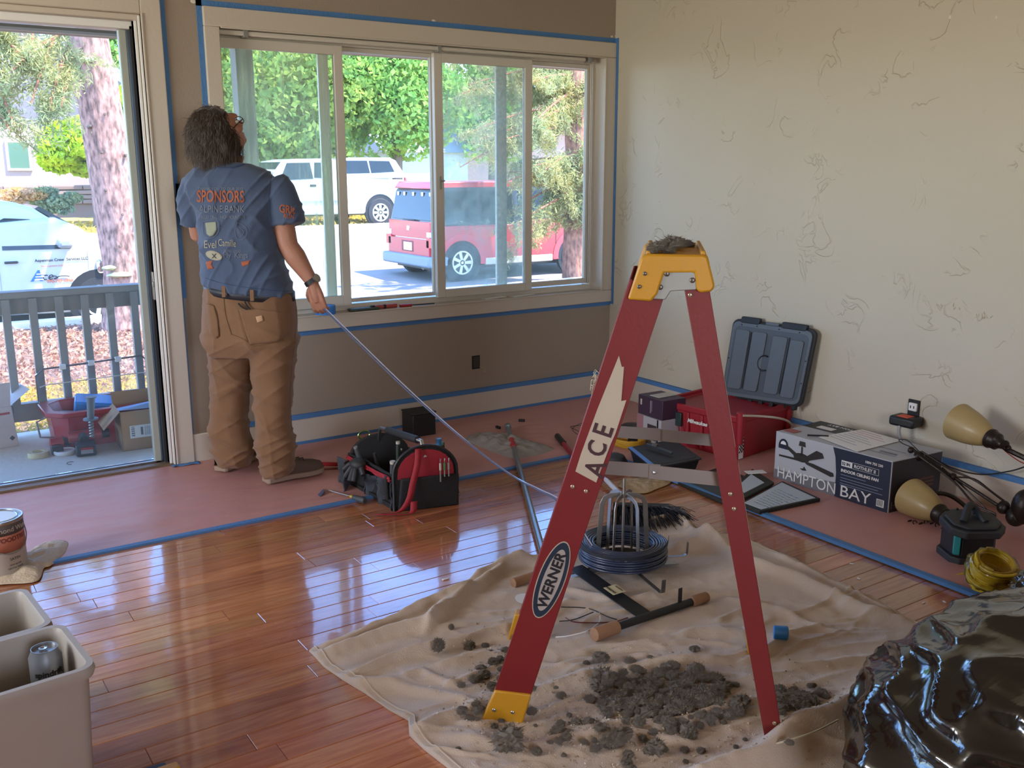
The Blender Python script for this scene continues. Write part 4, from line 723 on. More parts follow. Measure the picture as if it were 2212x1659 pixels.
MB().tube([(-1.60, -.006, ZS+.012), (-1.47, -.006, ZS+.012)], .011, 12).build('barrel', mat('red_barrel', 'A8453C', .4), mk, world=True); MB().tube([(-1.62, -.006, ZS+.012), (-1.60, -.006, ZS+.012)], .0115, 12).build('cap', m_ink, mk, world=True); MB().tube([(-1.55, -.006, ZS+.012), (-1.535, -.006, ZS+.012)], .0115, 12).build('band', m_ink, mk, world=True)
mk = thing('sill_screwdriver', 'slim red screwdriver at the right end of the tools on the sill', 'screwdriver', (-1.36, -.006, ZS))
MB().tube([(-1.45, -.006, ZS+.008), (-1.38, -.006, ZS+.007)], .008, 10).build('handle', m_red, mk, world=True); MB().tube([(-1.38, -.006, ZS+.007), (-1.24, -.006, ZS+.005)], .003, 8).build('shaft', m_ink, mk, world=True)
for u, lab in ((1045, 'small folded white paper on the window sill, left of two'), (1112, 'small folded white paper on the window sill, right of two')):
    a = p_(u, 640-(u-1045)*.06); loose('paper_slip', lab, 'paper', MB(Matrix.Translation((a.x, .02, ZS+.003)) @ Euler((0, -.02, .1)).to_matrix().to_4x4()).cbox((0, 0, 0), (.15, .04, .003)), m_white, 0)
# outlet with adapter on the right wall
o_ = thing('wall_outlet', 'bare white duplex outlet on the right wall above the fan box', 'outlet', (0, -2.127, .33))
MB().box((-.003, -2.155, .285), (.006, -2.10, .385)).build('box_recess', m_ink, o_, world=True); MB().box((-.014, -2.148, .335), (.0, -2.108, .372)).build('receptacle', m_white, o_, world=True, bevel=.004)
for yy in (-2.136, -2.120): MB().box((-.0155, yy-.002, .348), (-.0135, yy+.002, .360)).build('slot', m_ink, o_, world=True)
ad = thing('plug_adapter', 'black plug adapter with orange label hanging from the wall outlet', 'adapter', (-.03, -2.13, .28))
MB(Matrix.Translation((-.045, -2.125, .295)) @ Euler((0, 0, .05)).to_matrix().to_4x4()).cbox((0, 0, 0), (.09, .12, .045)).build('body', m_blk, ad, world=True, bevel=.012); MB().box((-.08, -2.155, .317), (-.03, -2.10, .3195)).build('label', mat('orange_label', 'D2502C', .5), ad, world=True)
MB().tube(catmull([(-.08, -2.12, .28), (-.085, -2.12, .25), (-.07, -2.13, .20), (-.03, -2.15, .15), (-.03, -2.2, .06)], 6), .008, 8).build('cord', mat('grey_cord', '9A9896', .6), ad, world=True)
# ------------------------------------------------------------------ stepladder
m_lad = mat('red_fibreglass', '741416', .5, var=(4, .4), col2='621012', bump=(60, .06)); m_yel = mat('yellow_plastic', 'C08A1A', .45, bump=(40, .1), var=(8, .35), col2='A87A20'); m_offw = mat('bare_paint_patch', 'B7A994', .7, var=(10, .3))
E1 = Vector((.7382, -.6746, 0)); E2 = Vector((.6746, .7382, 0)); F1 = Vector((-2.574, -2.73, .004)); LW = .47
def LP(s, h, t=0.0, far=False):
    return F1+E1*s+UP*h+E2*((LW-.05*h-t) if far else (.05*h+t))
ld = thing('stepladder', 'red fibreglass stepladder with yellow top standing on the drop cloth', 'ladder', tuple(F1+E1*.34+E2*.235))
def channel(nm, s0, s1, h0, S0, S1, H1, far, m=m_lad, fl=.028, th=.004):
    b = MB()
    def bx_(sa, sb, Sa, Sb, t0, t1): b.hexa([LP(sa, h0, t0, far), LP(sb, h0, t0, far), LP(sb, h0, t1, far), LP(sa, h0, t1, far)], [LP(Sa, H1, t0, far), LP(Sb, H1, t0, far), LP(Sb, H1, t1, far), LP(Sa, H1, t1, far)])
    # C profile as one closed loop
    prof = [(0, 0), (1, 0), (1, fl), (1-.06, fl), (1-.06, th), (.06, th), (.06, fl), (0, fl)]
    lo = [LP(s0+(s1-s0)*a, h0, t, far) for a, t in prof]; hi = [LP(S0+(S1-S0)*a, H1, t, far) for a, t in prof]; n = 8
    fs = [tuple(range(n-1, -1, -1)), tuple(range(n, 2*n))]+[(i, (i+1) % n, n+(i+1) % n, n+i) for i in range(n)]
    return b.add(lo+hi, fs).build(nm, m, ld, world=True, bevel=.0015, smooth=30)
for far in (False, True):
    channel('front_rail', -.050, .045, .01, .287, .378, 1.13, far, fl=.03); channel('rear_rail', .650, .694, .0, .409, .466, 1.13, far, fl=.048)
def rs(h): return -.050+.337*h/1.13, .045+.333*h/1.13
for h in (.27, .54, .81):
    a, c = rs(h); b = MB()
    b.hexa([LP(a+.006, h-.008, .03), LP(c-.006, h-.008, .03), LP(c-.006, h-.008, .03, True), LP(a+.006, h-.008, .03, True)], [LP(a+.006, h, .03), LP(c-.006, h, .03), LP(c-.006, h, .03, True), LP(a+.006, h, .03, True)])
    b.build('step', m_zinc, ld, world=True, bevel=.002)
for h in (.30, .70):
    s_ = .67-.24*h/1.13; b = MB(); b.hexa([LP(s_-.004, h-.015, .006), LP(s_+.004, h-.015, .006), LP(s_+.004, h-.015, .006, True), LP(s_-.004, h-.015, .006, True)], [LP(s_-.004, h+.015, .006), LP(s_+.004, h+.015, .006), LP(s_+.004, h+.015, .006, True), LP(s_-.004, h+.015, .006, True)]); b.build('rear_brace', m_zinc, ld, world=True)
m_sp = mat('dull_spreader_steel', '8C837C', .45, .7)
for far in (False, True):
    for sa, sb, ha, hb, t_ in ((.232, .372, .672, .668, .033), (.345, .535, .667, .655, .030)):
        b = MB(); b.hexa([LP(sa, ha-.017, t_+.002, far), LP(sb, hb-.017, t_+.002, far), LP(sb, hb-.017, t_, far), LP(sa, ha-.017, t_, far)], [LP(sa, ha+.017, t_+.002, far), LP(sb, hb+.017, t_+.002, far), LP(sb, hb+.017, t_, far), LP(sa, ha+.017, t_, far)])
        o = b.build('spreader_bar', m_sp, ld, world=True)
    b = MB(); b.ball(LP(.358, .667, .027, far), .005, 8, 6); b.build('rivet', m_steel, ld, world=True)
def side_poly(nm, pts, t0, t1, m, far=False, bevel=.004, off=0):
    b = MB(); n = len(pts); b.add([LP(s, h, t0, far) for s, h in pts]+[LP(s, h, t1, far) for s, h in pts], [tuple(range(n)), tuple(range(2*n-1, n-1, -1))]+[(i, n+i, n+(i+1) % n, (i+1) % n) for i in range(n)])
    return b.build(nm, m, ld, world=True, bevel=bevel)
capp = [(.284, 1.088), (.338, 1.084), (.352, 1.102), (.366, 1.150), (.434, 1.152), (.440, 1.112), (.449, 1.106), (.474, 1.109), (.481, 1.122), (.470, 1.160), (.462, 1.188), (.452, 1.192), (.325, 1.192), (.313, 1.185), (.308, 1.17)]
cap = side_poly('ladder_cap', capp, -.014, .008, m_yel, bevel=.005)
b = MB(); n_ = len(capp); b.add([LP(s, h, .008, True) for s, h in capp]+[LP(s, h, -.014, True) for s, h in capp], [tuple(range(n_)), tuple(range(2*n_-1, n_-1, -1))]+[(i, n_+i, n_+(i+1) % n_, (i+1) % n_) for i in range(n_)]); b.build('cap_side', m_yel, cap, world=True, bevel=.005)
b = MB(); b.hexa([LP(.312, 1.165, .0), LP(.470, 1.165, .0), LP(.470, 1.165, .0, True), LP(.312, 1.165, .0, True)], [LP(.318, 1.190, .0), LP(.462, 1.190, .0), LP(.462, 1.190, .0, True), LP(.318, 1.190, .0, True)]); b.build('cap_top', m_yel, cap, world=True, bevel=.006)
for (sa, sb) in ((.322, .336), (.446, .460)):
    b = MB(); b.hexa([LP(sa, 1.188, .01), LP(sb, 1.188, .01), LP(sb, 1.188, .01, True), LP(sa, 1.188, .01, True)], [LP(sa+.002, 1.199, .01), LP(sb-.002, 1.199, .01), LP(sb-.002, 1.199, .01, True), LP(sa+.002, 1.199, .01, True)]); b.build('cap_rim', m_yel, cap, world=True, bevel=.003)
side_poly('zinc_gusset', [(.325, 1.090), (.370, 1.088), (.382, 1.108), (.440, 1.112), (.438, 1.155), (.345, 1.157)], -.008, .004, m_zinc, bevel=.002)
def rivet(nm, s, h, r, m, off=-.010, par=None):
    b = MB(); c = LP(s, h, off); b.v = []; q = MB(); q.ball((0, 0, 0), (r, r, r*.45), 12, 8); R3 = Matrix((E1, UP, -E2)).transposed()
    b.add([c+R3 @ Vector(p) for p in q.v], q.f); return b.build(nm, m, par or ld, world=True)
for s, h in ((.372, 1.148), (.358, 1.117), (.430, 1.134)): rivet('rivet', s, h, .0065, mat('aged_rivet', '6E6862', .4, .8))
for s, h in ((.322, 1.148), (.310, 1.118)): rivet('rivet', s, h, .005, bpy.data.materials['aged_rivet'], -.015)
m_riv = mat('brass_rivet', 'A89880', .35, .7)
def pl(u, v):
    n = E1.cross(UP+E2*.05); d = ray(u, v); t = (F1-CAM).dot(n)/d.dot(n); P = CAM+d*t; return ((P-F1).dot(E1), P.z-F1.z)
for u, v in ((1237, 1051), (1266, 1061), (1578, 1067), (1586, 1099), (1491, 637), (1673, 1562)): s, h = pl(u, v); rivet('rivet', s, h, .0055, m_riv, -.001)
side_poly('foot', [(-.062, .0), (-.050, .0), (.036, .0), (.046, .003), (.068, .084), (-.026, .088)], -.006, .03, m_yel, bevel=.004)
for u, v in ((1068, 1531), (1108, 1536)): s, h = pl(u, v); rivet('rivet', s, h, .005, m_steel, -.007)
for s0, h1 in ((-.062, .088), (.645, .088)):
    b = MB(); pp = [(s0, .0), (s0+.09 if s0 < 0 else s0+.055, .0), (s0+.115 if s0 < 0 else s0+.045, h1), (s0+.022 if s0 < 0 else s0-.012, h1)]
    b.add([LP(s, h, .036, True) for s, h in pp]+[LP(s, h, -.006, True) for s, h in pp], [(0, 1, 2, 3), (7, 6, 5, 4), (0, 4, 5, 1), (1, 5, 6, 2), (2, 6, 7, 3), (3, 7, 4, 0)]); b.build('foot', m_yel, ld, world=True, bevel=.004)
s, h = pl(1240, 1018)
# bare patch where a sticker was peeled, marker letters, oval badge
b = MB(); pp = [pl(u, v) for u, v in ((1337, 768), (1343, 792), (1348, 792), (1342, 866), (1353, 864), (1330, 935), (1318, 962), (1288, 1042), (1243, 1018), (1255, 980), (1290, 885), (1325, 798))]
b.add([LP(s, h, -.0012) for s, h in pp], [tuple(range(len(pp)))]); b.build('peeled_patch', m_offw, ld, world=True, smooth=0, solid=.0008)
RU = (LP(.333, 1.12)-LP(-.005, .0)).normalized()
for ch, (u, v), sz in (('A', (1300, 1034), .068), ('C', (1302, 990), .062), ('E', (1318, 948), .066)):
    s, h = pl(u, v); P = LP(s, h, -.002)
    vs, fs = text_mesh(ch, sz, .0012, sx=.85); Yd = -(E1-RU*E1.dot(RU)).normalized(); Zd = RU.cross(Yd)
    b = MB(); b.add([P+RU*p[0]+Yd*p[1]+Zd*p[2] for p in vs], fs); b.build('marker_letter', mat('maroon_marker', '3A1C22', .6), ld, world=True, smooth=0)
sa, ha = pl(1222, 1170); sb, hb = pl(1160, 1334); PA, PB = LP(sa, ha), LP(sb, hb); Xd = (PA-PB).normalized(); Yd = -(E1-Xd*E1.dot(Xd)).normalized(); Lh = (PA-PB).length/2; PC = (PA+PB)/2
def ell(a, c, n=40): return [(a*math.cos(2*PI*k/n), c*math.sin(2*PI*k/n)) for k in range(n)]
decal('badge_rim', PC, Xd, Yd, ell(Lh, .0335), m_offw, ld, .0005); decal('badge', PC, Xd, Yd, ell(Lh-.003, .031), mat('navy_badge', '1C2C3C', .4), ld, .0012)
decal('badge_field', PC+Yd*-.001, Xd, Yd, ell(Lh*.80, .0215), mat('grey_badge', '9C948C', .5), ld, .0019)
lettering('badge_letters', 'WERNER', .036, mat('navy_ink', '14161C', .5), ld, PC-Yd*.0125, Xd, Yd, bold=.0011, align='CENTER', sx=1.05, off=.0032)
m_pp = mat('ladder_chip_paint', 'C9BCA8', .7)
def sR(h): return .694-(.694-.466)*h/1.13
for h0, h1, t0, t1 in ((.80, .92, .006, .040), (.50, .70, .008, .030), (.74, .80, .01, .022), (.30, .44, .012, .040)):
    q = MB(); pq = [LP(sR(h0)+.0009, h0, t0+.008), LP(sR(h0+.02)+.0009, h0+.02, t1), LP(sR(h1)+.0009, h1, t1-.008), LP(sR(h1-.03)+.0009, h1-.03, t0)]
    q.add(pq, [(0, 1, 2, 3)]); q.build('scuffed_patch', m_pp, ld, world=True, smooth=0, solid=.0006)
b = MB(); R7 = random.Random(5)
for k in range(26):
    u, v = R7.uniform(1288, 1302), R7.uniform(808, 842); s, h = pl(u+6, v); p0 = LP(s, h, .01); b.tube([p0, p0-E1*R7.uniform(.008, .02)+UP*R7.uniform(-.02, .012), p0-E1*R7.uniform(.012, .022)+UP*R7.uniform(-.03, .01)], .0008, 4)
b.build('frayed_fringe', mat('cream_fibre', 'C8BCA4', .8), ld, world=True, kind='stuff')
# ------------------------------------------------------------------ canvas drop cloth
def pol(l, n):
    P = np.array([list(F(u, v))[:2] for u, v in l]); d = np.r_[0, np.cumsum(np.linalg.norm(np.diff(P, axis=0), axis=1))]; t = np.linspace(0, d[-1], n); return np.stack([np.interp(t, d, P[:, 0]), np.interp(t, d, P[:, 1])], 1)
NU, NV = 260, 240
AD = pol([(668, 1408), (700, 1442), (740, 1470), (790, 1500), (840, 1535), (882, 1558), (884, 1590), (915, 1620), (960, 1655), (1050, 1730), (1150, 1830)], NV)
ABe = pol([(668, 1408), (700, 1392), (760, 1372), (800, 1360), (870, 1325), (905, 1312), (975, 1280), (1060, 1240), (1110, 1222), (1165, 1207), (1240, 1190), (1330, 1165), (1390, 1140), (1476, 1108)], NU)
BC = pol([(1476, 1108), (1500, 1140), (1545, 1155), (1620, 1172), (1700, 1208), (1760, 1238), (1830, 1275), (1900, 1305), (1985, 1360), (2080, 1410), (2200, 1480)], NV)
DC = pol([(1150, 1830), (1400, 1850), (1800, 1800), (2200, 1480)], NU)
uu, vv = np.meshgrid(np.linspace(0, 1, NU), np.linspace(0, 1, NV)); uu = uu[..., None]; vv = vv[..., None]
XY = (1-vv)*ABe[None]+vv*DC[None]+(1-uu)*AD[:, None]+uu*BC[:, None]-((1-uu)*(1-vv)*ABe[0]+uu*(1-vv)*ABe[-1]+(1-uu)*vv*DC[0]+uu*vv*DC[-1])
RID = [([(700, 1412), (800, 1388), (930, 1352), (965, 1310), (1100, 1240), (1190, 1212)], .030, .026), ([(742, 1466), (850, 1430), (960, 1402), (1070, 1375), (1175, 1338), (1250, 1300)], .024, .016),
       ([(880, 1335), (960, 1300), (1010, 1290), (950, 1340), (930, 1372)], .022, .018), ([(700, 1395), (760, 1385), (860, 1345), (960, 1292)], .02, .014), ([(1010, 1262), (1090, 1236), (1150, 1225)], .03, .016),
       ([(1480, 1165), (1600, 1215), (1700, 1255), (1800, 1300), (1900, 1348), (1975, 1372)], .034, .026), ([(1650, 1195), (1750, 1250), (1850, 1295), (1930, 1340)], .016, .014), ([(1440, 1195), (1520, 1180), (1600, 1172)], .03, .03), ([(1400, 1145), (1460, 1125), (1500, 1175), (1560, 1195)], .025, .02),
       ([(760, 1470), (850, 1470), (950, 1500), (1060, 1545)], .014, .022), ([(900, 1590), (960, 1555), (1050, 1535)], .018, .02), ([(960, 1600), (1150, 1610), (1350, 1590), (1520, 1600)], .009, .018), ([(1200, 1600), (1450, 1555), (1600, 1530), (1760, 1520)], .010, .014),
       ([(1420, 1730), (1560, 1668), (1700, 1628), (1800, 1585), (1880, 1530), (1960, 1470)], .06, .045), ([(1150, 1500), (1240, 1470), (1400, 1440), (1560, 1430)], .010, .016), ([(1230, 1420), (1400, 1390), (1560, 1370), (1750, 1400)], .012, .02),
       ([(1560, 1300), (1700, 1330), (1850, 1390)], .010, .02), ([(1230, 1270), (1330, 1300), (1450, 1280), (1580, 1290)], .012, .02), ([(960, 1440), (1020, 1420), (1100, 1425)], .010, .016), ([(1690, 1440), (1800, 1450), (1900, 1430)], .010, .018), ([(1000, 1490), (930, 1450), (880, 1460)], .010, .016)]
R9 = random.Random(9)
for k in range(34):
    u, v = R9.uniform(900, 1800), R9.uniform(1300, 1640); L_ = R9.uniform(80, 220); a = R9.uniform(-.45, .1); RID.append(([(u, v), (u+L_*.5, v+L_*.5*a+R9.uniform(-8, 8)), (u+L_, v+L_*a)], R9.uniform(.004, .010), R9.uniform(.007, .014)))
def vnoise(X, Y, s, seed):
    r = np.random.RandomState(seed); G_ = r.rand(64, 64); x = X*s+100; y = Y*s+100; xi = np.floor(x).astype(int); yi = np.floor(y).astype(int); fx = x-xi; fy = y-yi; fx = fx*fx*(3-2*fx); fy = fy*fy*(3-2*fy)
    g = lambda a, c: G_[a % 64, c % 64]; return (g(xi, yi)*(1-fx)*(1-fy)+g(xi+1, yi)*fx*(1-fy)+g(xi, yi+1)*(1-fx)*fy+g(xi+1, yi+1)*fx*fy)*2-1
RSEG = [(np.array([list(F(u, v))[:2] for u, v in l]), h, w_) for l, h, w_ in RID]
def cloth_h(X, Y):
    wx = X+.03*vnoise(X, Y, 5, 1); wy = Y+.03*vnoise(X, Y, 5, 2)
    a = wx*.9-wy*.45; c = wx*.45+wy*.9
    Hh = .008+.0055*vnoise(a*2.2, c*9, 1, 3)+.0042*vnoise(a*6, c*16, 1, 4)+.0016*vnoise(X, Y, 42, 5)+.0045*(1-np.abs(vnoise(a*3, c*12, 1, 6)))**4+.0035*(1-np.abs(vnoise(a*7+c*4, c*15-a*5, 1, 7)))**5
    for P, h, w_ in RSEG:
        D = np.full(X.shape, 9.); T = np.zeros(X.shape)
        for i in range(len(P)-1):
            p, q = P[i], P[i+1]; d = q-p; t = np.clip(((wx-p[0])*d[0]+(wy-p[1])*d[1])/(d@d), 0, 1); dd = np.hypot(wx-p[0]-t*d[0], wy-p[1]-t*d[1]); m_ = dd < D; D = np.where(m_, dd, D); T = np.where(m_, (i+t)/(len(P)-1), T)
        Hh = Hh+h*np.exp(-(D/w_)**2*1.2)*np.clip(np.minimum(T, 1-T)*6+.35, 0, 1)
    return np.maximum(Hh, .002)
X, Y = XY[..., 0], XY[..., 1]; HH = cloth_h(X, Y)
edge = np.minimum.reduce([uu[..., 0], 1-uu[..., 0], vv[..., 0], 1-vv[..., 0]])
b = MB(); b.v = np.stack([X, Y, HH], 2).reshape(-1, 3).tolist(); b.f = [(j*NU+i, j*NU+i+1, (j+1)*NU+i+1, (j+1)*NU+i) for j in range(NV-1) for i in range(NU-1)]
# hem that turns down to the floor
per = [(0, i) for i in range(NU)]+[(j, NU-1) for j in range(1, NV)]+[(NV-1, i) for i in range(NU-2, -1, -1)]+[(j, 0) for j in range(NV-2, 0, -1)]
k0 = len(b.v); b.v += [(float(X[j, i]), float(Y[j, i]), .0008) for j, i in per]; n_ = len(per)
b.f += [(per[k][0]*NU+per[k][1], k0+k, k0+(k+1) % n_, per[(k+1) % n_][0]*NU+per[(k+1) % n_][1]) for k in range(n_)]
dc = thing('drop_cloth', 'crumpled cream canvas drop cloth spread under the red stepladder', 'drop cloth', (-2.0, -2.6, 0))
m_canvas = mat('cream_canvas', 'C2B2A0', .9, bump=(260, .25, 2), var=(3, .6), col2='AE9C8A', sheen=.2, coords='World')
b.build('canvas', m_canvas, dc, world=True, smooth=180)
m_stitch = mat('hem_thread', 'C2B2A0', .9)
MB().tube([(float(X[j, 3]), float(Y[j, 3]), float(HH[j, 3])+.002) for j in range(0, NV, 3)], .0022, 5).build('hem', m_stitch, dc, world=True)
MB().tube([(float(X[j, NU-4]), float(Y[j, NU-4]), float(HH[j, NU-4])+.002) for j in range(0, NV, 3)], .0022, 5).build('hem', m_stitch, dc, world=True)
def ch(x, y): return float(cloth_h(np.array([[x]]), np.array([[y]]))[0, 0])
def G_(u, v): p = F(u, v); p.z = ch(p.x, p.y); return F(u, v, p.z)        # photo pixel -> point on the cloth
# ------------------------------------------------------------------ insulation clumps
m_ins = mat('grey_insulation', 'CEC2B0', 1, bump=(70, 1, 8), var=(40, .8), col2='978B7B')
def clump(seed, fuzz=1.0, nu=34, nv=22):
    b = MB(); b.ball((0, 0, 0), (1, 1, .8), nu, nv); o = Vector((seed*3.1, 0, 0))
    b.v = [tuple(Vector(p)*(.92+.36*noise.noise(Vector(p)*1.4+o)+.30*fuzz*noise.noise(Vector(p)*3.8+o)+.30*fuzz*noise.noise(Vector(p)*8.5+o)+.22*noise.noise(Vector(p)*19+o))) for p in b.v]
    R_ = random.Random(seed)
    for k in range(170):
        d = Vector((R_.gauss(0, 1), R_.gauss(0, 1), R_.gauss(.2, .8))).normalized(); p = d*.84; e = d*R_.uniform(1.0, 1.35)+Vector((R_.gauss(0, .14), R_.gauss(0, .14), R_.gauss(0, .14))); s = Vector((R_.gauss(0, .05), R_.gauss(0, .05), R_.gauss(0, .05)))
        b.add([p+s, p-s, e], [(0, 1, 2)])
    m = b.mesh('insulation_clump', 0); m.materials.append(m_ins); return m
protos = [clump(s) for s in range(1, 8)]
R4 = random.Random(44); placed = []
def put(u, v, r, lab, grp=None, sz=None):
    p = G_(u, v); o = bpy.data.objects.new('insulation_clump', R4.choice(protos)); C.objects.link(o); o.location = (p.x, p.y, p.z+r*.45); o.rotation_euler = (R4.uniform(0, 6), R4.uniform(0, 6), R4.uniform(0, 6)) if sz is None else (0, 0, R4.uniform(0, 6)); sx = sz or (1, 1, 1)
    o.scale = (r*sx[0], r*sx[1], r*sx[2]); setp(o, lab, 'insulation', grp); return o
put(1097, 1610, .037, 'large round grey insulation clump in front of the yellow ladder foot'); put(947, 1400, .020, 'upper left grey insulation clump on the hem fold of the cloth'); put(1015, 1402, .017, 'grey insulation clump just right of the one on the hem fold'); put(975, 1357, .009, 'small grey insulation crumb on the upper left cloth fold')
put(1300, 1478, .030, 'tall grey insulation clump at the upper left of the big heap', sz=(1, 1, 1.2)); put(1415, 1625, .024, 'grey insulation clump at bottom centre of the drop cloth'); put(1330, 1605, .028, 'long grey insulation clump left below the big heap', sz=(1.5, .8, .8)); put(1488, 1590, .022, 'grey insulation clump below the right end of the big heap')
GLS = ['grey fluffy insulation clump in the big central heap on the drop cloth', 'grey fluffy insulation clump at the left end of the big heap', 'small grey insulation clump at the right end of the big heap', 'grey insulation clump in the patches below the big heap', 'small grey insulation clump behind the left ladder foot', 'small grey insulation clump left of the yellow ladder foot', 'grey insulation clump right of the ladder rear rail', 'small grey insulation clump strewn thinly around the big heap', 'small grey insulation clump right below the yellow ladder foot']
cl = [(1430, 1490, 88, 30, 88, .009, .024), (1360, 1520, 60, 22, 24, .010, .024), (1530, 1530, 70, 30, 26, .007, .020), (1320, 1590, 60, 28, 22, .006, .020), (1085, 1460, 32, 42, 34, .006, .018), (1040, 1540, 40, 45, 16, .006, .016), (1730, 1520, 36, 22, 26, .008, .020), (1440, 1600, 130, 35, 26, .005, .014), (1235, 1600, 60, 40, 14, .006, .016)]
for ci, (u0, v0, su, sv, n, r0, r1) in enumerate(cl):
    for k in range(n):
        u, v = R4.gauss(u0, su), R4.gauss(v0, sv)
        if 880+max(0, (v-1560))*1.1 < u < 1790: put(u, v, R4.uniform(r0, r1), GLS[ci], 'insulation clumps '+GLS[ci].split('clump ')[1], sz=(1, 1, R4.uniform(.5, .8)))
P = []
for k in range(2600):
    u0, v0, su, sv, n, r0, r1 = R4.choice(cl); u, v = R4.gauss(u0, su*1.6), R4.gauss(v0, sv*1.5)
    if 900+max(0, (v-1560))*1.1 < u < 1850 and 1340 < v < 1750: P.append(list(F(u, v)))
P = np.array(P); hz = cloth_h(P[:, 0][None], P[:, 1][None])[0]; P[:, 2] = hz+.002
cr = quads_mesh(P, np.random.RandomState(2).uniform(.002, .0075, len(P)), 'insulation_crumbs', m_ins, el=1.3); setp(cr, 'tiny grey insulation crumbs sprinkled over the drop cloth', 'insulation')
for s, h, t_, r in ((.345, 1.205, .06, .020), (.36, 1.203, .14, .020), (.385, 1.208, .20, .026), (.395, 1.205, .13, .018), (.42, 1.200, .24, .018), (.335, 1.20, .02, .012), (.375, 1.198, .05, .015)):
    o = bpy.data.objects.new('cap_debris', protos[int(s*1000) % 7]); C.objects.link(o); o.location = LP(s, h-.002, t_); o.scale = (r, r*1.1, r*.6); setp(o, 'tan insulation clump lying on the yellow ladder top', 'insulation', 'debris on the ladder top')
    o.rotation_euler = (0, 0, s*90)
# ------------------------------------------------------------------ the man
FW = Vector((math.sin(YAW), math.cos(YAW), 0)); RT_ = Vector((math.cos(YAW), -math.sin(YAW), 0))
def HP(u, v, dd=0.0): d = ray(u, v); return CAM + d*((4.20+dd)/d.dot(FW))
man = thing('person', 'man in blue printed T-shirt and tan work trousers looking up beside the window', 'person', tuple(HP(545, 1035)*1.0)[:2]+(0.01,))
def melt(b, voxel, it=6, fac=.5):
    me = b.mesh('melt', 0); o = bpy.data.objects.new('melt', me); C.objects.link(o)
    r = o.modifiers.new('r', 'REMESH'); r.mode = 'VOXEL'; r.voxel_size = voxel; r.use_smooth_shade = True
    s = o.modifiers.new('s', 'SMOOTH'); s.factor = fac; s.iterations = it
    dg = bpy.context.evaluated_depsgraph_get(); out = bpy.data.meshes.new_from_object(o.evaluated_get(dg)); bpy.data.objects.remove(o); return out
def mesh_part(nm, me, m, par, fn=None):
    if fn:
        n = len(me.vertices); co = np.zeros(n*3, np.float32); me.vertices.foreach_get('co', co); no = np.array([v.normal[:] for v in me.vertices]); co = co.reshape(-1, 3); co = fn(co, no); me.vertices.foreach_set('co', co.astype(np.float32).ravel()); me.update()
    me.transform(wm(par).inverted()); me.materials.clear(); me.materials.append(m); me.shade_smooth(); o = bpy.data.objects.new(nm, me); C.objects.link(o); o.parent = par; return o
def ringloft(b, rings, n=28, pw=2.3):
    """rings: (uL, uR, v, half depth, dd[, tilt px]) stacked ellipses at the man's depth"""
    vs = []
    for r in rings:
        uL, uR, v, hd, dd = r[:5]; tl_ = r[5] if len(r) > 5 else 0
        L_, R__ = HP(uL, v-tl_/2, dd), HP(uR, v+tl_/2, dd); c = (L_+R__)/2; a = (R__-L_)/2
        for j in range(n):
            t = 2*PI*j/n; ct, st_ = math.cos(t), math.sin(t); x = math.copysign(abs(ct)**(2/pw), ct); y = math.copysign(abs(st_)**(2/pw), st_); vs.append(c+a*x+FW*hd*y)
    m_ = len(rings); fs = [(i*n+j, (i+1)*n+j, (i+1)*n+(j+1) % n, i*n+(j+1) % n) for i in range(m_-1) for j in range(n)]+[tuple(range(n)), tuple((m_-1)*n+j for j in range(n-1, -1, -1))]
    b.add(vs, fs)
m_skin = mat('man_skin', 'A8765E', .55, bump=(80, .15), var=(12, .4), col2='9A6450'); m_shirt = mat('slate_blue_jersey', '44536C', .85, bump=(400, .15, 2), var=(5, .4), col2='3C4A64', sheen=.2); m_duck = mat('tan_duck_cloth', '7E5C3E', .85, bump=(350, .25, 2), var=(4, .6), col2='6E5036', sheen=.15)  # skin is one base tone with a darker noise mottle
# flesh
B = MB(); hc = HP(476, 292, -.01)
fdir = (FW*.72+RT_*.55); fdir.normalize(); pitch_ = math.radians(34)
Hy = (fdir*math.cos(pitch_)+UP*math.sin(pitch_)).normalized(); Hx_ = Hy.cross((UP*math.cos(pitch_)-fdir*math.sin(pitch_))).normalized(); Hz = Hx_.cross(Hy)
def HD(x, y, z): return hc+Hx_*x+Hy*y+Hz*z
def hb(c, r, b=B):
    q = MB(); q.ball((0, 0, 0), r, 20, 14); b.add([HD(c[0]+p[0], c[1]+p[1], c[2]+p[2]) for p in q.v], q.f)
hb((0, -.005, .02), (.074, .094, .095)); hb((0, .035, -.045), (.056, .058, .06)); hb((0, .078, -.075), (.024, .022, .02)); hb((0, .088, .035), (.05, .018, .014))
b_ = MB(); B.tube([HD(0, .09, .02), HD(0, .115, -.018), HD(0, .10, -.03)], [.008, .016, .013], 10); hb((0, .093, -.052), (.022, .010, .006)); hb((0, .091, -.062), (.020, .010, .006))
for s in (-1, 1):
    hb((s*.045, .06, -.01), (.022, .025, .02)); q = [HD(s*.076, .0+.022*math.cos(a), .0+.030*math.sin(a)) for a in [2*PI*k/12 for k in range(13)]]; B.tube(q, .0065, 8); hb((s*.073, .0, -.004), (.008, .018, .024))
B.tube([HP(498, 330, .0), HP(494, 352, .0), HP(490, 378, .0)], [.058, .058, .07], 20)
ringloft(B, [(440, 560, 372, .06, 0), (425, 580, 400, .10, 0), (440, 590, 460, .115, 0), (450, 590, 530, .115, 0), (450, 618, 600, .12, 0, 10), (450, 628, 660, .13, 0, 10), (455, 630, 720, .12, 0)])
J = dict(rs=HP(592, 405), re=HP(622, 530, -.02), rw=HP(676, 612, -.03), ls=HP(422, 412), le=HP(432, 505, .06), lw=HP(520, 560, .30))
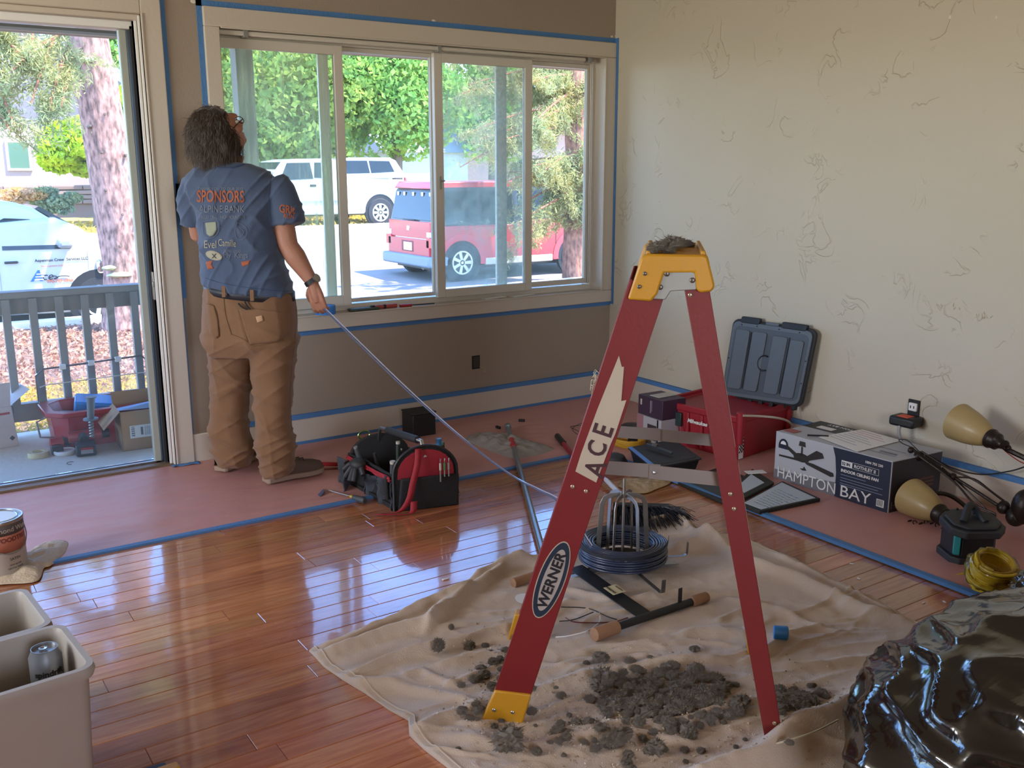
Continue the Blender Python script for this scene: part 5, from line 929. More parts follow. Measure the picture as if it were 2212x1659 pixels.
B.tube([J['rs'], J['rs'].lerp(J['re'], .5), J['re'], J['re'].lerp(J['rw'], .3), J['re'].lerp(J['rw'], .75), J['rw']], [.055, .052, .044, .046, .033, .027], 18)
B.tube([J['ls'], J['ls'].lerp(J['le'], .5), J['le'], J['le'].lerp(J['lw'], .3), J['lw']], [.055, .05, .044, .044, .027], 18)
for a, k, f_ in ((HP(490, 730, .05), HP(497, 860, .06), HP(507, 1005, .06)), (HP(590, 730, -.05), HP(590, 860, -.07), HP(600, 1020, -.09))): B.tube([a, a.lerp(k, .5), k, k.lerp(f_, .4), f_], [.085, .078, .055, .056, .04], 16)
def hand(w, dirn, palmn, side, curl, seed=0, grip=None):
    """w wrist, dirn hand direction, palmn palm normal, side thumb direction"""
    dirn = dirn.normalized(); side = (side-dirn*side.dot(dirn)).normalized(); palmn = (palmn-dirn*palmn.dot(dirn)-side*palmn.dot(side)).normalized()
    B.tube([w-dirn*.01, w+dirn*.03, w+dirn*.06, w+dirn*.085], [.026, .024, .022, .016], 12)
    for s in (-.027, -.009, .009, .027): B.tube([w+dirn*.015+side*s*.5, w+dirn*.055+side*s*.9, w+dirn*.085+side*s], [.0145, .0125, .0105], 10)
    for k, (s, L_) in enumerate(((.029, .068), (.0095, .076), (-.0095, .071), (-.029, .056))):
        p = w+dirn*.085+side*s; ps_ = [p]; a = curl*.5
        for q in range(3): d = dirn*math.cos(a)+palmn*math.sin(a); p = p+d*L_*(.45, .32, .23)[q]; ps_.append(p); a += curl
        B.tube(ps_, [.0095, .0086, .0078, .0066], 10)
    p = w+dirn*.025+side*.022; B.tube([p, p+side*.022+dirn*.025+palmn*.012, p+side*.026+dirn*.05+palmn*.026, p+side*.016+dirn*.068+palmn*.036], [.015, .0125, .0105, .008], 10)
hand(J['rw'], HP(690, 668)-HP(676, 612), FW*.9-RT_*.1, -RT_*.85+FW*.25, .55)
hand(J['lw'], RT_*.8+FW*.5-UP*.1, -UP, FW, .7)
me = melt(B, .0034, 4, .5); body = mesh_part('body', me, m_skin, man)
# face details and glasses
for s in (-1, 1):
    b = MB(); b.ball((0, 0, 0), .011, 12, 8); b.v = [tuple(HD(s*.031, .083, .008)+Vector(p)) for p in b.v]; b.build('eye', mat('eye_white', 'D8D4CC', .3), body, world=True)
    b = MB(); b.tube([HD(s*.072, .0, .012), HD(s*.070, .05, .016), HD(s*.058, .098, .014)], .0022, 6); b.build('glasses_temple', m_ink, man, world=True)
    b = MB(); b.tube([HD(s*.032+.022*math.cos(a), .104, .008+.016*math.sin(a)) for a in [2*PI*k/16 for k in range(17)]], .0018, 6); b.build('glasses_rim', m_ink, man, world=True)
# shirt
S_b = MB()
ringloft(S_b, [(446, 540, 352, .058, 0, 2), (425, 572, 364, .085, 0), (404, 598, 385, .115, 0), (402, 606, 410, .13, 0), (424, 604, 450, .14, 0), (432, 598, 500, .142, 0), (436, 606, 550, .145, 0), (437, 619, 585, .15, 0, 8), (439, 629, 612, .156, 0, 18), (441, 632, 625, .158, 0, 28)], 40, 2.5)
S_b.tube([HP(585, 392), HP(600, 415), HP(613, 450, -.01), HP(622, 486, -.02)], [.065, .080, .078, .074], 24)
S_b.tube([HP(425, 395), HP(416, 420, .0), HP(414, 455, .02), HP(416, 486, .035)], [.060, .066, .062, .052], 24)
smesh = melt(S_b, .006, 9, .55)
cN = HP(500, 500)
def vn3(x, y, z, seed): return (vnoise(x+z*.37, y+z*.61, 1, seed)+vnoise(y*1.1+3, z, 1, seed+1)+vnoise(z+7, x*1.2, 1, seed+2))/3*1.7
def shirt_fn(co, no):
    rx = (co-np.array(CAM)) @ np.array(RT_); fz = co[:, 2]; a = rx*22+fz*5*np.sin(fz*3); d = .008*(1-np.abs(vnoise(a, fz*3.2, 1, 31)))**4+.009*(1-np.abs(vnoise(rx*9+fz*6, fz*9-rx*5, 1, 32)))**4+.003*vn3(co[:, 0]*20, co[:, 1]*20, co[:, 2]*14, 40)
    zl = np.clip((.98-fz)/.12, 0, 1); d += zl*.007*np.abs(vnoise(rx*5, fz*34, 1, 35)); return co+no*(d-.004)[:, None]
shirt = mesh_part('t_shirt', smesh, m_shirt, man, shirt_fn)
# trousers
P_b = MB()
ringloft(P_b, [(444, 634, 622, .142, 0, 18), (441, 638, 645, .15, 0, 16), (438, 643, 690, .16, 0, 8), (442, 643, 735, .155, 0), (455, 640, 765, .13, 0)], 40, 2.5)
ringloft(P_b, [(447, 552, 730, .115, .03), (452, 549, 790, .105, .04), (457, 540, 850, .095, .055), (455, 536, 900, .09, .06), (451, 537, 935, .088, .06), (456, 545, 955, .09, .06), (462, 548, 985, .088, .065), (471, 541, 1000, .082, .07), (474, 536, 1004, .08, .07)], 30, 2.3)
ringloft(P_b, [(535, 642, 735, .12, -.02), (541, 637, 790, .112, -.03), (548, 629, 850, .098, -.05), (549, 628, 900, .092, -.065), (553, 633, 945, .09, -.075), (557, 639, 972, .094, -.08), (562, 636, 1000, .088, -.09), (566, 632, 1018, .082, -.09), (570, 628, 1024, .078, -.09)], 30, 2.3)
pmesh = melt(P_b, .006, 10, .55)
def pant_fn(co, no):
    rx = (co-np.array(CAM)) @ np.array(RT_); z = co[:, 2]; k = np.exp(-((z-.46)/.12)**2)+1.5*np.exp(-((z-.16)/.11)**2)+.8*np.exp(-((z-.66)/.07)**2)+.35
    d = k*.0085*(1-np.abs(vnoise(rx*6+z*4, z*15+rx*7, 1, 51)))**4+k*.0055*(1-np.abs(vnoise(rx*6-z*7, z*22-rx*10, 1, 52)))**5+.005*(1-np.abs(vnoise(rx*14+z*2, z*4, 1, 53)))**4+.003*vn3(co[:, 0]*12, co[:, 1]*12, co[:, 2]*9, 60); return co+no*(d-.005)[:, None]
pants = mesh_part('trousers', pmesh, m_duck, man, pant_fn)
def bvh(o): return BVHTree.FromPolygons([wm(o) @ v.co for v in o.data.vertices], [tuple(p.vertices) for p in o.data.polygons])
BV_S, BV_P = bvh(shirt), bvh(pants)
def onto(u, v, bv, off):
    d = ray(u, v).normalized(); h = bv.ray_cast(CAM, d)
    return (h[0]-d*off) if h[0] else HP(u, v, -.16)
def patch(nm, poly, bv, m, par, off=.003, th=.0015, res=7):
    """cloth patch following the garment below it"""
    bm = bmesh.new(); vs = [bm.verts.new((p[0], p[1], 0)) for p in poly]; bm.faces.new(vs); bmesh.ops.triangulate(bm, faces=bm.faces)
    for _ in range(5):
        es = [e for e in bm.edges if e.calc_length() > res]
        if not es: break
        bmesh.ops.subdivide_edges(bm, edges=es, cuts=1); bmesh.ops.triangulate(bm, faces=bm.faces)
    bm.verts.index_update(); b = MB(); b.add([onto(v.co.x, v.co.y, bv, off) for v in bm.verts], [tuple(v.index for v in f.verts) for f in bm.faces]); bm.free(); return b.build(nm, m, par, world=True, smooth=180, solid=th)
def seam(nm, pts, bv, m, par, r=.0012, off=.003):
    q = catmull([Vector((u, v, 0)) for u, v in pts], 6); MB().tube([onto(p.x, p.y, bv, off) for p in q], r, 5).build(nm, m, par, world=True)
def print_on(nm, txt, u, v, hpx, m, bv, par, wpx=None, align='LEFT', bold=0, slope=0, off=.0035):
    vs, fs = text_mesh(txt, 1, bold, align, ext=0); 
    w_ = max(p[0] for p in vs)-min(p[0] for p in vs); k = (wpx/w_) if wpx else hpx
    bm = bmesh.new(); V = [bm.verts.new((u+p[0]*k, v-p[1]*hpx+p[0]*k*slope, 0)) for p in vs]
    for f in fs:
        try: bm.faces.new([V[i] for i in f])
        except ValueError: pass
    bmesh.ops.triangulate(bm, faces=bm.faces)
    for _ in range(2):
        es = [e for e in bm.edges if e.calc_length() > 9]
        if es: bmesh.ops.subdivide_edges(bm, edges=es, cuts=1); bmesh.ops.triangulate(bm, faces=bm.faces)
    bm.verts.index_update(); b = MB(); b.add([onto(q.co.x, q.co.y, bv, off) for q in bm.verts], [tuple(q.index for q in f.verts) for f in bm.faces]); bm.free(); b.build(nm, m, par, world=True, smooth=0)
m_op = mat('faded_orange_print', '9A5438', .8); m_gp = mat('faded_grey_print', '6E7680', .8); m_cp = mat('cream_print', '9C9884', .8)
print_on('print', 'SPONSORS', 425, 436, 36, m_op, BV_S, shirt, wpx=102, bold=.02, slope=.01)
print_on('print', 'THANK YOU TO OUR 2015', 427, 411, 9, m_gp, BV_S, shirt, wpx=98); print_on('print', 'ALPINE BANK', 430, 459, 22, m_gp, BV_S, shirt, wpx=98); print_on('print', 'VALLEY ORAL   HIGH MOUNTAIN', 430, 473, 11, m_gp, BV_S, shirt, wpx=98)
print_on('print', 'Evel', 440, 536, 24, m_cp, BV_S, shirt, wpx=26); print_on('print', 'Camille', 471, 531, 22, m_cp, BV_S, shirt, wpx=38, slope=.06); print_on('print', 'My  Kings', 482, 557, 18, m_gp, BV_S, shirt, wpx=52); print_on('print', 'SOPRIS  LODGE', 484, 545, 8, m_gp, BV_S, shirt, wpx=36)
patch('print', [(462+18*math.cos(a), 552+10*math.sin(a)+4*math.cos(a)) for a in [2*PI*k/22 for k in range(22)]], BV_S, m_cp, shirt, .0025, .0004); print_on('print', 'x', 457, 558, 22, m_ink, BV_S, shirt, off=.005)
patch('print', [(443, 481), (466, 479), (468, 497), (462, 508), (453, 511), (446, 505)], BV_S, mat('dim_cream_print', '8C907C', .8), shirt, .0025, .0004); 
for pts in ([(438, 478), (470, 476), (472, 500), (463, 512), (452, 514), (440, 505), (438, 478)], [(512, 480), (530, 490), (533, 505), (524, 518), (512, 515), (508, 500), (512, 480)], [(516, 490), (526, 500), (520, 512)]): seam('print', pts, BV_S, m_gp, shirt, .0009)
for poly in ([(444, 566), (460, 562), (456, 572), (462, 580), (448, 582)], [(520, 566), (541, 562), (536, 572), (524, 576)]): patch('print', poly, BV_S, m_op, shirt, .0025, .0004)
print_on('print', 'GRit', 603, 458, 24, m_op, BV_S, shirt, wpx=34, bold=.03, slope=.12); print_on('print', 'RUN', 612, 470, 13, m_op, BV_S, shirt, wpx=22, bold=.02, slope=.12)
seam('hem_stitch', [(444, 601), (480, 612), (540, 622), (600, 628), (628, 629)], BV_S, mat('dark_blue_thread', '34486A', .8), shirt); seam('hem_stitch', [(594, 490), (620, 487), (645, 473)], BV_S, bpy.data.materials['dark_blue_thread'], shirt); seam('collar_rib', [(455, 357), (475, 362), (500, 362), (528, 355)], BV_S, bpy.data.materials['dark_blue_thread'], shirt, .003)
seam('sleeve_seam', [(590, 372), (582, 400), (580, 440), (586, 478)], BV_S, bpy.data.materials['dark_blue_thread'], shirt, .001, .002)
m_th = mat('brown_thread', '6E5034', .8)
patch('back_pocket', [(515, 667), (560, 668), (625, 676), (626, 712), (600, 738), (560, 742), (539, 744), (527, 706)], BV_P, m_duck, pants, .006, .003); patch('back_pocket', [(444, 655), (462, 661), (470, 690), (473, 725), (466, 731), (453, 722), (446, 690)], BV_P, m_duck, pants, .006, .003)
for pts in ([(514, 668), (527, 706), (540, 745), (575, 743), (612, 733)], [(444, 656), (463, 662), (472, 700), (473, 728)], [(483, 645), (487, 680), (497, 715), (500, 724)], [(500, 722), (520, 730), (545, 745)], [(638, 650), (640, 700), (632, 780), (627, 850), (631, 930)]): seam('seam', pts, BV_P, m_th, pants)
patch('pocket_label', [(552, 684), (566, 681), (569, 693), (556, 697)], BV_P, mat('faded_label', 'B89470', .8), pants, .0115, .001)
for pts in ([(515, 655), (522, 662), (533, 668)], [(529, 651), (534, 660), (541, 668)]): seam('pocket_clip', pts, BV_P, m_ink, man, .004, .012)
bb = MB()
def belt(a): t = PI+a; L_, R__ = HP(443, 621, 0), HP(635, 642, 0); c = (L_+R__)/2; return c+(R__-L_)/2*math.cos(t)*1.0+FW*.152*math.sin(t)
n = 48; vs = []
for k in range(n): p = belt(2*PI*k/n); vs += [p-UP*.016, p+UP*.022]
bb.add(vs, [(2*k, 2*((k+1) % n), 2*((k+1) % n)+1, 2*k+1) for k in range(n)]); bb.build('belt', mat('black_leather', '26282C', .5), man, world=True, solid=.006, smooth=180)
for u, v in ((483, 632), (544, 640)):
    L0, L1 = HP(u, v-14, -.160), HP(u+1, v+10, -.164); MB().hexa([L0-RT_*.008, L0+RT_*.008, L0+RT_*.008-FW*.004, L0-RT_*.008-FW*.004], [L1-RT_*.008, L1+RT_*.008, L1+RT_*.008-FW*.004, L1-RT_*.008-FW*.004]).build('belt_loop', m_duck, pants, world=True, bevel=.001)
# shoes
m_sh = mat('brown_suede', '5C4A40', .9, bump=(150, .3)); m_sole = mat('tan_crepe_sole', '988370', .8, bump=(60, .3))
def shoe(heel, toe, side):
    d = (toe-heel); L_ = d.length; d.normalize(); w_ = d.cross(UP)*side; t = thing('shoe', None, None); del t; out = []
    prof = [(0, .030), (.04, .038), (.25, .036), (.45, .035), (.65, .046), (.82, .046), (.94, .034), (1, .012)]
    def wd(s): 
        for i in range(len(prof)-1):
            if prof[i][0] <= s <= prof[i+1][0]: k = (s-prof[i][0])/(prof[i+1][0]-prof[i][0]); return prof[i][1]+(prof[i+1][1]-prof[i][1])*k
        return .01
    S = [k/24 for k in range(25)]; lo = [heel+d*L_*s+w_*wd(s) for s in S]+[heel+d*L_*s-w_*wd(s) for s in reversed(S)]; n = len(lo)
    root = MB().add([p+UP*.012 for p in lo]+[p+UP*.036 for p in lo], [tuple(range(n-1, -1, -1)), tuple(range(n, 2*n))]+[(i, (i+1) % n, n+(i+1) % n, n+i) for i in range(n)]).build('shoe', m_sole, man, world=True, bevel=.004, label='left shoe' if side > 0 else 'right shoe')
    hts = [(0, .085), (.15, .095), (.35, .090), (.5, .072), (.7, .055), (.85, .048), (.96, .036), (1, .02)]
    def ht(s):
        for i in range(len(hts)-1):
            if hts[i][0] <= s <= hts[i+1][0]: k = (s-hts[i][0])/(hts[i+1][0]-hts[i][0]); return hts[i][1]+(hts[i+1][1]-hts[i][1])*k
        return .02
    b = MB(); b.grid(lambda a, c: heel+d*(L_*(.008+.985*a))+w_*wd(.005+.99*a)*.93*math.cos(PI*c)+UP*(.030+ht(a)*math.sin(PI*c)**.6), 26, 16); b.build('upper', m_sh, root, world=True, smooth=180)
    for k in range(3): s = .5+.07*k; MB().tube([heel+d*L_*s+w_*.022+UP*(.026+ht(s)), heel+d*L_*(s+.02)+UP*(.034+ht(s)), heel+d*L_*s-w_*.022+UP*(.026+ht(s))], .0022, 6).build('lace', mat('leather_lace', '3E302A', .7), root, world=True)
    MB().tube([p+UP*.038 for p in lo]+[lo[0]+UP*.038], .002, 5).build('welt', m_th, root, world=True)
shoe(F(475, 1024, .0), F(560, 984, .0)+Vector((-.03, -.03, 0)), 1); shoe(F(572, 1048, .0), F(698, 1022, .0), -1)
# watch
wc = J['re'].lerp(J['rw'], .95); wd_ = (J['rw']-J['re']).normalized(); b = MB(Matrix.Translation(wc) @ wd_.to_track_quat('Z', 'Y').to_matrix().to_4x4()); b.lathe([(.031, -.010), (.033, -.010), (.033, .010), (.031, .010), (.031, -.010)], 28, cap=False); wt_ = b.build('watch', m_blk, man, world=True)
wn = (RT_*.9-FW*.45+UP*.2); wn = (wn-wd_*wn.dot(wd_)).normalized(); b = MB(Matrix.Translation(wc+wn*.033) @ wn.to_track_quat('Z', 'Y').to_matrix().to_4x4()); b.lathe([(.001, -.004), (.019, -.004), (.020, .004), (.017, .006), (.001, .005)], 28); b.build('watch_case', m_steel, wt_, world=True)
# hair: cap and loose wavy locks
m_hair = mat('dark_brown_hair', '2C221A', .5, bump=(100, .6, 4, (1, 1, .2)), sheen=.3); Rh = np.random.RandomState(17)
hbm = MB(); q = MB(); q.ball((0, 0, 0), (1, 1, 1), 40, 30)
for p in q.v:
    x, y, z = p; y2 = y if y < .25 or z > .55 else .25*0+y*.55; k = 1+.10*noise.noise(Vector(p)*2.2)+.06*noise.noise(Vector(p)*6); zz = z if z > -.75 else -.75
    hbm.v.append(tuple(HD(x*.082*k, -.010+y2*.094*k, .022+zz*.106*k)))
hbm.f = q.f; hair = hbm.build('hair', m_hair, man, world=True, smooth=180)
V_, F_ = [], []
for k in range(9000):
    d = Rh.normal(size=3); d /= np.linalg.norm(d)
    if d[2] < -.75 or (d[1] > .35 and d[2] < .5): continue
    p = np.array(HD(d[0]*.079, -.010+d[1]*.090, .022+d[2]*.102)); o = np.array(Hx_)*d[0]+np.array(Hy)*(d[1]-.25)+np.array(Hz)*d[2]; L_ = Rh.uniform(.03, .075)*(1.1 if d[2] < .2 else .8); ph = Rh.uniform(0, 6)
    v_ = o*.55+np.array([0, 0, -1.15])*(.9+.5*(d[2] < 0))-np.array(RT_)*.25+np.array(noise.noise_vector(Vector(d)*3.2))*.9+Rh.normal(size=3)*.13; v_ /= np.linalg.norm(v_)
    s = np.cross(v_, Rh.normal(size=3)); s /= np.linalg.norm(s); w0 = .0011; pts = [p]
    for j in range(1, 6): g = j/5; pts.append(p+v_*L_*g+o*.012*math.sin(g*2.6)+s*.010*math.sin(g*5+ph)+np.array([0, 0, -.016*g*g]))
    i0 = len(V_)
    for j, a in enumerate(pts): ww = w0*(1-.75*j/5); t = np.cross(pts[min(j+1, 5)]-pts[max(j-1, 0)], np.array(FW)); t /= (np.linalg.norm(t)+1e-9); V_ += [tuple(a-t*ww), tuple(a+t*ww)]
    F_ += [(i0+2*j, i0+2*j+1, i0+2*j+3, i0+2*j+2) for j in range(5)]
b = MB(); b.v, b.f = V_, F_; b.build('locks', mat('hair_strand', '3C3026', .45), hair, world=True, smooth=180, kind='stuff')
# ------------------------------------------------------------------ cable reel on the drop cloth
RC = F(1345, 1178, .10); RX, RY_ = RC.x, RC.y
m_cable = mat('dark_blue_grey_cable', '2E3850', .35, coat=.3); m_reel = mat('reel_steel', '9A9690', .35, .85)
rl = thing('wire_reel_stand', 'grey steel wire reel stand with upright bars in the middle of the blue cable coil', 'reel stand', (RX, RY_, .01))
ang0 = math.atan2(RY_-CAM.y, RX-CAM.x)
for k in range(6):
    a = ang0+PI/6+k*PI/3+.15; d = Vector((math.cos(a), math.sin(a), 0)); T = Vector((-d.y, d.x, 0)); c = Vector((RX, RY_, 0)); pts = [c+d*.088+UP*.055, c+d*.075+UP*.255, c+d*.066+UP*.275, c+d*.045+UP*.285, c+d*.012+UP*.287]
    b = MB(); w_ = .009; n = len(pts); nrm = [Vector((0, 0, 0))]*n
    b.v = [];
    for i, p in enumerate(pts):
        t = (pts[min(i+1, n-1)]-pts[max(i-1, 0)]).normalized(); N_ = t.cross(T).normalized()*.0085; Tt = T*.0018; b.v += [tuple(q) for q in (p-Tt-N_, p+Tt-N_, p+Tt+N_, p-Tt+N_)]
    b.f = [(i*4+j, i*4+(j+1) % 4, (i+1)*4+(j+1) % 4, (i+1)*4+j) for i in range(n-1) for j in range(4)]+[(3, 2, 1, 0), (4*n-4, 4*n-3, 4*n-2, 4*n-1)]
    b.build('upright_bar', m_reel, rl, world=True, bevel=.001)
MB().tube([(RX, RY_, .02), (RX, RY_, .345)], .005, 8).build('centre_rod', m_reel, rl, world=True); MB().at((RX, RY_, .28)).lathe([(.004, 0), (.016, 0), (.016, .01), (.004, .012)], 12).build('hub', m_reel, rl, world=True)
MB().at((RX, RY_, .048)).lathe([(.01, 0), (.10, 0), (.10, .004), (.01, .004)], 32).build('turntable', m_reel, rl, world=True)
def flat_arm(nm, pts, w_, m, par, th=.003):
    b = MB(); n = len(pts); pts = [Vector(p) for p in pts]
    base = (pts[1]-pts[0]); side = base.cross(UP); side = side.normalized()*w_
    for i, p in enumerate(pts):
        t = (pts[min(i+1, n-1)]-pts[max(i-1, 0)]).normalized(); N_ = t.cross(side).normalized()*th/2; b.v += [tuple(q) for q in (p-side-N_, p+side-N_, p+side+N_, p-side+N_)]
    b.f = [(i*4+j, i*4+(j+1) % 4, (i+1)*4+(j+1) % 4, (i+1)*4+j) for i in range(n-1) for j in range(4)]+[(3, 2, 1, 0), (4*n-4, 4*n-3, 4*n-2, 4*n-1)]
    return b.build(nm, m, par, world=True, bevel=.001)
C0 = Vector((RX, RY_, .045))
for u, v, z in ((1484, 1200, .045), (1432, 1284, .045)):
    e = F(u, v, z); d = (e-C0).normalized(); flat_arm('hook_arm', [C0+d*.02, e-d*.012, e-d*.002+UP*.006, e+UP*.014, e+d*.002+UP*.052], .008, m_reel, rl)
e = F(1230, 1240, .04); flat_arm('hook_arm', [C0, e], .008, m_reel, rl)
fa, fb = F(1262, 1238, .045), F(1398, 1335, .012); fd = (fb-fa).normalized(); ft_ = flat_arm('foot_plate', [fa-fd*.05, fa, fa.lerp(fb, .35)+UP*.0, fb+UP*.004], .030, mat('black_foot_plate', '2A2C30', .4, .3), rl)
Sd = fd.cross(UP).normalized(); lo_ = fa.lerp(fb, .42)+UP*.012; Nn = Sd.cross(fd)
if Nn.z < 0: Sd = -Sd; Nn = -Nn
decal('caution_label', lo_-Sd*.026, Sd, fd, rect(0, 0, .052, .052), mat('cream_label', 'C8C09C', .6), rl, .006)
X_l = -fd; Y_l = Sd if Sd.cross(X_l).z < 0 else -Sd
lettering('label_print', 'CAUTION', .0105, m_ink, rl, lo_+fd*.050+Y_l*-.0+Sd*0-(Y_l*-.012), Y_l.cross(UP)*-1 if False else X_l, Y_l, bold=.0004, off=.009); lettering('label_print', 'HAZARD', .009, m_ink, rl, lo_+fd*.048-Y_l*.018, X_l, Y_l, off=.009)
flat_arm('foot_plate', [F(1225, 1246, .012), C0-UP*.02, F(1462, 1215, .014)], .016, m_reel, rl)
# continuous coil
cc = []; lay = 7; rings = 6
for L_ in range(lay):
    for q in range(rings):
        qq = q if L_ % 2 == 0 else rings-1-q
        for k in range(40):
            a = 2*PI*k/40; cc.append((RX+(.108+qq*.0088+.0015*math.sin(L_*3+q))*math.cos(a)+.003*math.sin(L_*2.3), RY_+(.108+qq*.0088+.0015*math.sin(L_*3+q))*math.sin(a), .060+L_*.0088+.0012*math.sin(a*2+q)))
coil = thing('cable_coil', 'round coil of dark blue grey cable lying on the reel stand', 'cable coil', (RX, RY_, .05))
MB().tube(cc, .0046, 6).build('cable', m_cable, coil, world=True, smooth=180)
pts = [C0+Vector((.157*math.cos(a), .157*math.sin(a), .085-.02*math.cos(a-ang0-PI*.9))) for a in [ang0+PI/2+PI*k/16 for k in range(17)]]; b = MB()
for p in pts: b.v += [tuple(p+UP*.007), tuple(p-UP*.007), tuple(p*1-UP*.007+(p-C0).normalized()*.002), tuple(p+UP*.007+(p-C0).normalized()*.002)]
b.f = [(i*4+j, i*4+(j+1) % 4, (i+1)*4+(j+1) % 4, (i+1)*4+j) for i in range(16) for j in range(4)]; b.build('strap', mat('dark_navy_strap', '20242E', .5), coil, world=True)
HANDP = HP(697, 664, -.02)
wpts = [HANDP]
for (u, v), t in (((760, 728), .12), ((870, 835), .3), ((960, 915), .46), ((1040, 980), .61), ((1110, 1030), .75), ((1165, 1060), .86), ((1215, 1092), .95)):
    tgt = HANDP.lerp(Vector((RX-.13, RY_+.02, .12)), t); d = ray(u, v); wpts.append(CAM+d*((tgt-CAM).dot(_f)))
wpts.append(Vector((RX-.14, RY_+.0, .122)))
wr = thing('pulled_cable', 'blue grey cable pulled from the coil up to the hand of the man', 'cable', (RX-.1, RY_, .1)); cp = catmull(wpts, 8)
MB().tube(cp, .0034, 6).build('cable', mat('shiny_cable', '56607E', .25, coat=.5), wr, world=True); off_ = [p+Vector((.004, .0, .004+.005*math.sin(i*.13))) for i, p in enumerate(cp)]; MB().tube(off_, .0022, 6).build('second_strand', mat('pale_cable', 'A9ABC4', .3, coat=.4), wr, world=True)
# pale bar leaning into the top of the reel: broom pole, bristles, dusters
m_pole = mat('scuffed_silver_pole', '9CA6A8', .3, .8, var=(12, .5), col2='7A8486')
pp = [F(1097, 922, .03), F(1130, 1050, .022), F(1176, 1205, .02)]; p0, p2 = pp[0], pp[2]
ep = thing('extension_pole', 'silver extension pole with a red collar lying on the floor', 'pole', tuple(p0)); MB().tube([p0, p2+(p2-p0)*.02], .013, 14).build('tube', m_pole, ep, world=True)
MB().tube([p0-(p2-p0)*.01, p0.lerp(p2, .012)], .018, 14).build('end_cap', m_pole, ep, world=True); MB().tube([p0.lerp(p2, .145), p0.lerp(p2, .225)], .0165, 14).build('collar', mat('red_collar', 'B03034', .4), ep, world=True)
bA, bB = F(1204, 942, .018), F(1252, 1000, .018); bC = F(1352, 1082, .05)
br = thing('push_broom', 'broom with red handle and long black bristles behind the reel', 'broom', tuple(bA)); dB = (bB-bA)
MB().tube([bA, bA+dB*.30], .016, 12).build('grip', m_blk, br, world=True); MB().tube([bA+dB*.30, bB, F(1312, 1038, .03)], .012, 12).build('handle', mat('dark_red_pole', '8C2028', .35), br, world=True); MB().tube([F(1308, 1035, .03), F(1342, 1070, .04)], .011, 12).build('ferrule', mat('white_ferrule', 'C8CDD8', .4), br, world=True)
h0, h1 = F(1325, 1092, .045), F(1445, 1095, .045); MB().tube([h0, h1], .014, 8).build('broom_head', m_dark, br, world=True)
R3_ = random.Random(8); b = MB()
for k in range(420):
    t = R3_.random(); p = h0.lerp(h1, t)+Vector((R3_.gauss(0, .008), R3_.gauss(0, .008), R3_.uniform(-.02, .01))); e = F(1318+t*178+R3_.gauss(0, 6), 1150-abs(t-.2)*38+R3_.gauss(0, 6)*1.2, .006+R3_.random()*.025); b.tube([p, p.lerp(e, .5)+UP*.012, e], .0014, 3, cap=False)
b.build('bristles', mat('black_bristle', '1E2026', .45, coat=.2), br, world=True, kind='stuff')
def rag(nm, lab, cat, poly, z, h, m, seed, par=None, n=34):
    P = [F(u, v, z) for u, v in poly]; k = len(P)//4; c = sum(P, Vector())/len(P); b = MB()
    # radial patch from the centre to the outline
    out = catmull(P+[P[0]], 6)[:-1]
    def fn(a, t):
        i = a*len(out); p = out[int(i) % len(out)].lerp(out[(int(i)+1) % len(out)], i % 1); q = c.lerp(p, t); w_ = (1-t**3)
        q = q.copy(); q.z = z+h*w_*(.6+.8*abs(noise.noise(Vector((q.x*14, q.y*14, seed)))))+.006*noise.noise(Vector((q.x*40, q.y*40, seed)))*w_+.001; return q
    b.grid(fn, 72, n, True); o = b.build(nm, m, None, smooth=180, solid=.0015); setp(o, lab, cat); return o
m_tanc = mat('tan_rag_cloth', 'B09A78', .9, bump=(120, .4))
rag('work_rag', 'tan folded work rag by the blue tape behind the reel', 'rag', [(1335, 1050), (1350, 1035), (1400, 1033), (1445, 1036), (1446, 1045), (1420, 1056), (1392, 1066), (1360, 1062)], .004, .022, m_tanc, 3)
rag('paint_rag', 'crumpled cream rag under the paint can', 'rag', [(-60, 1240), (-20, 1262), (20, 1262), (80, 1256), (95, 1228), (110, 1222), (140, 1195), (146, 1172), (115, 1168), (80, 1182), (60, 1195), (0, 1200)], .004, .028, mat('cream_rag', 'C0B29C', .9, bump=(120, .4)), 6)
# fan downrod, dowels and wires on the cloth
def rod(nm, lab, cat, a, c, parts):
    t = thing(nm, lab, cat, tuple(a)); 
    for pn, t0, t1, r0, r1, m in parts: MB().tube([a.lerp(c, t0), a.lerp(c, t1)], [r0, r1], 16).build(pn, m, t, world=True, bevel=.002)
    return t
m_dow = mat('raw_wood_end', 'A07858', .7, bump=(40, .3), var=(14, .6, (1, 1, 6))); a, c = G_(1283, 1383)+UP*.018, G_(1526, 1300)+UP*.018
dr_ = rod('handle_bar', 'black bar with raw wooden ends lying on the drop cloth', 'bar', a, c, (('wood_end', 0, .19, .021, .021, m_dow), ('bar', .17, .86, .0125, .0125, m_blk), ('wood_end', .85, 1.0, .019, .0165, m_dow)))
q = a.lerp(c, .745); b = MB(); dq = (c-a).normalized(); b.hexa([q-dq*.009-Vector((0, 0, 0)), q+dq*.009, q+dq*.009+Vector((.002, .003, 0)), q-dq*.009+Vector((.002, .003, 0))], [q-dq*.009+UP*.060, q+dq*.009+UP*.060, q+dq*.009+UP*.060+Vector((.002, .003, 0)), q-dq*.009+UP*.060+Vector((.002, .003, 0))]); b.build('hanger_tab', m_blk, dr_, world=True, bevel=.002)
a, c = G_(1108, 1268)+UP*.014, G_(1165, 1248)+UP*.014; rod('wood_dowel', 'short round wooden piece left of the ladder rail on the cloth', 'wood piece', a, c, (('dowel', 0, 1, .017, .015, m_dow),))
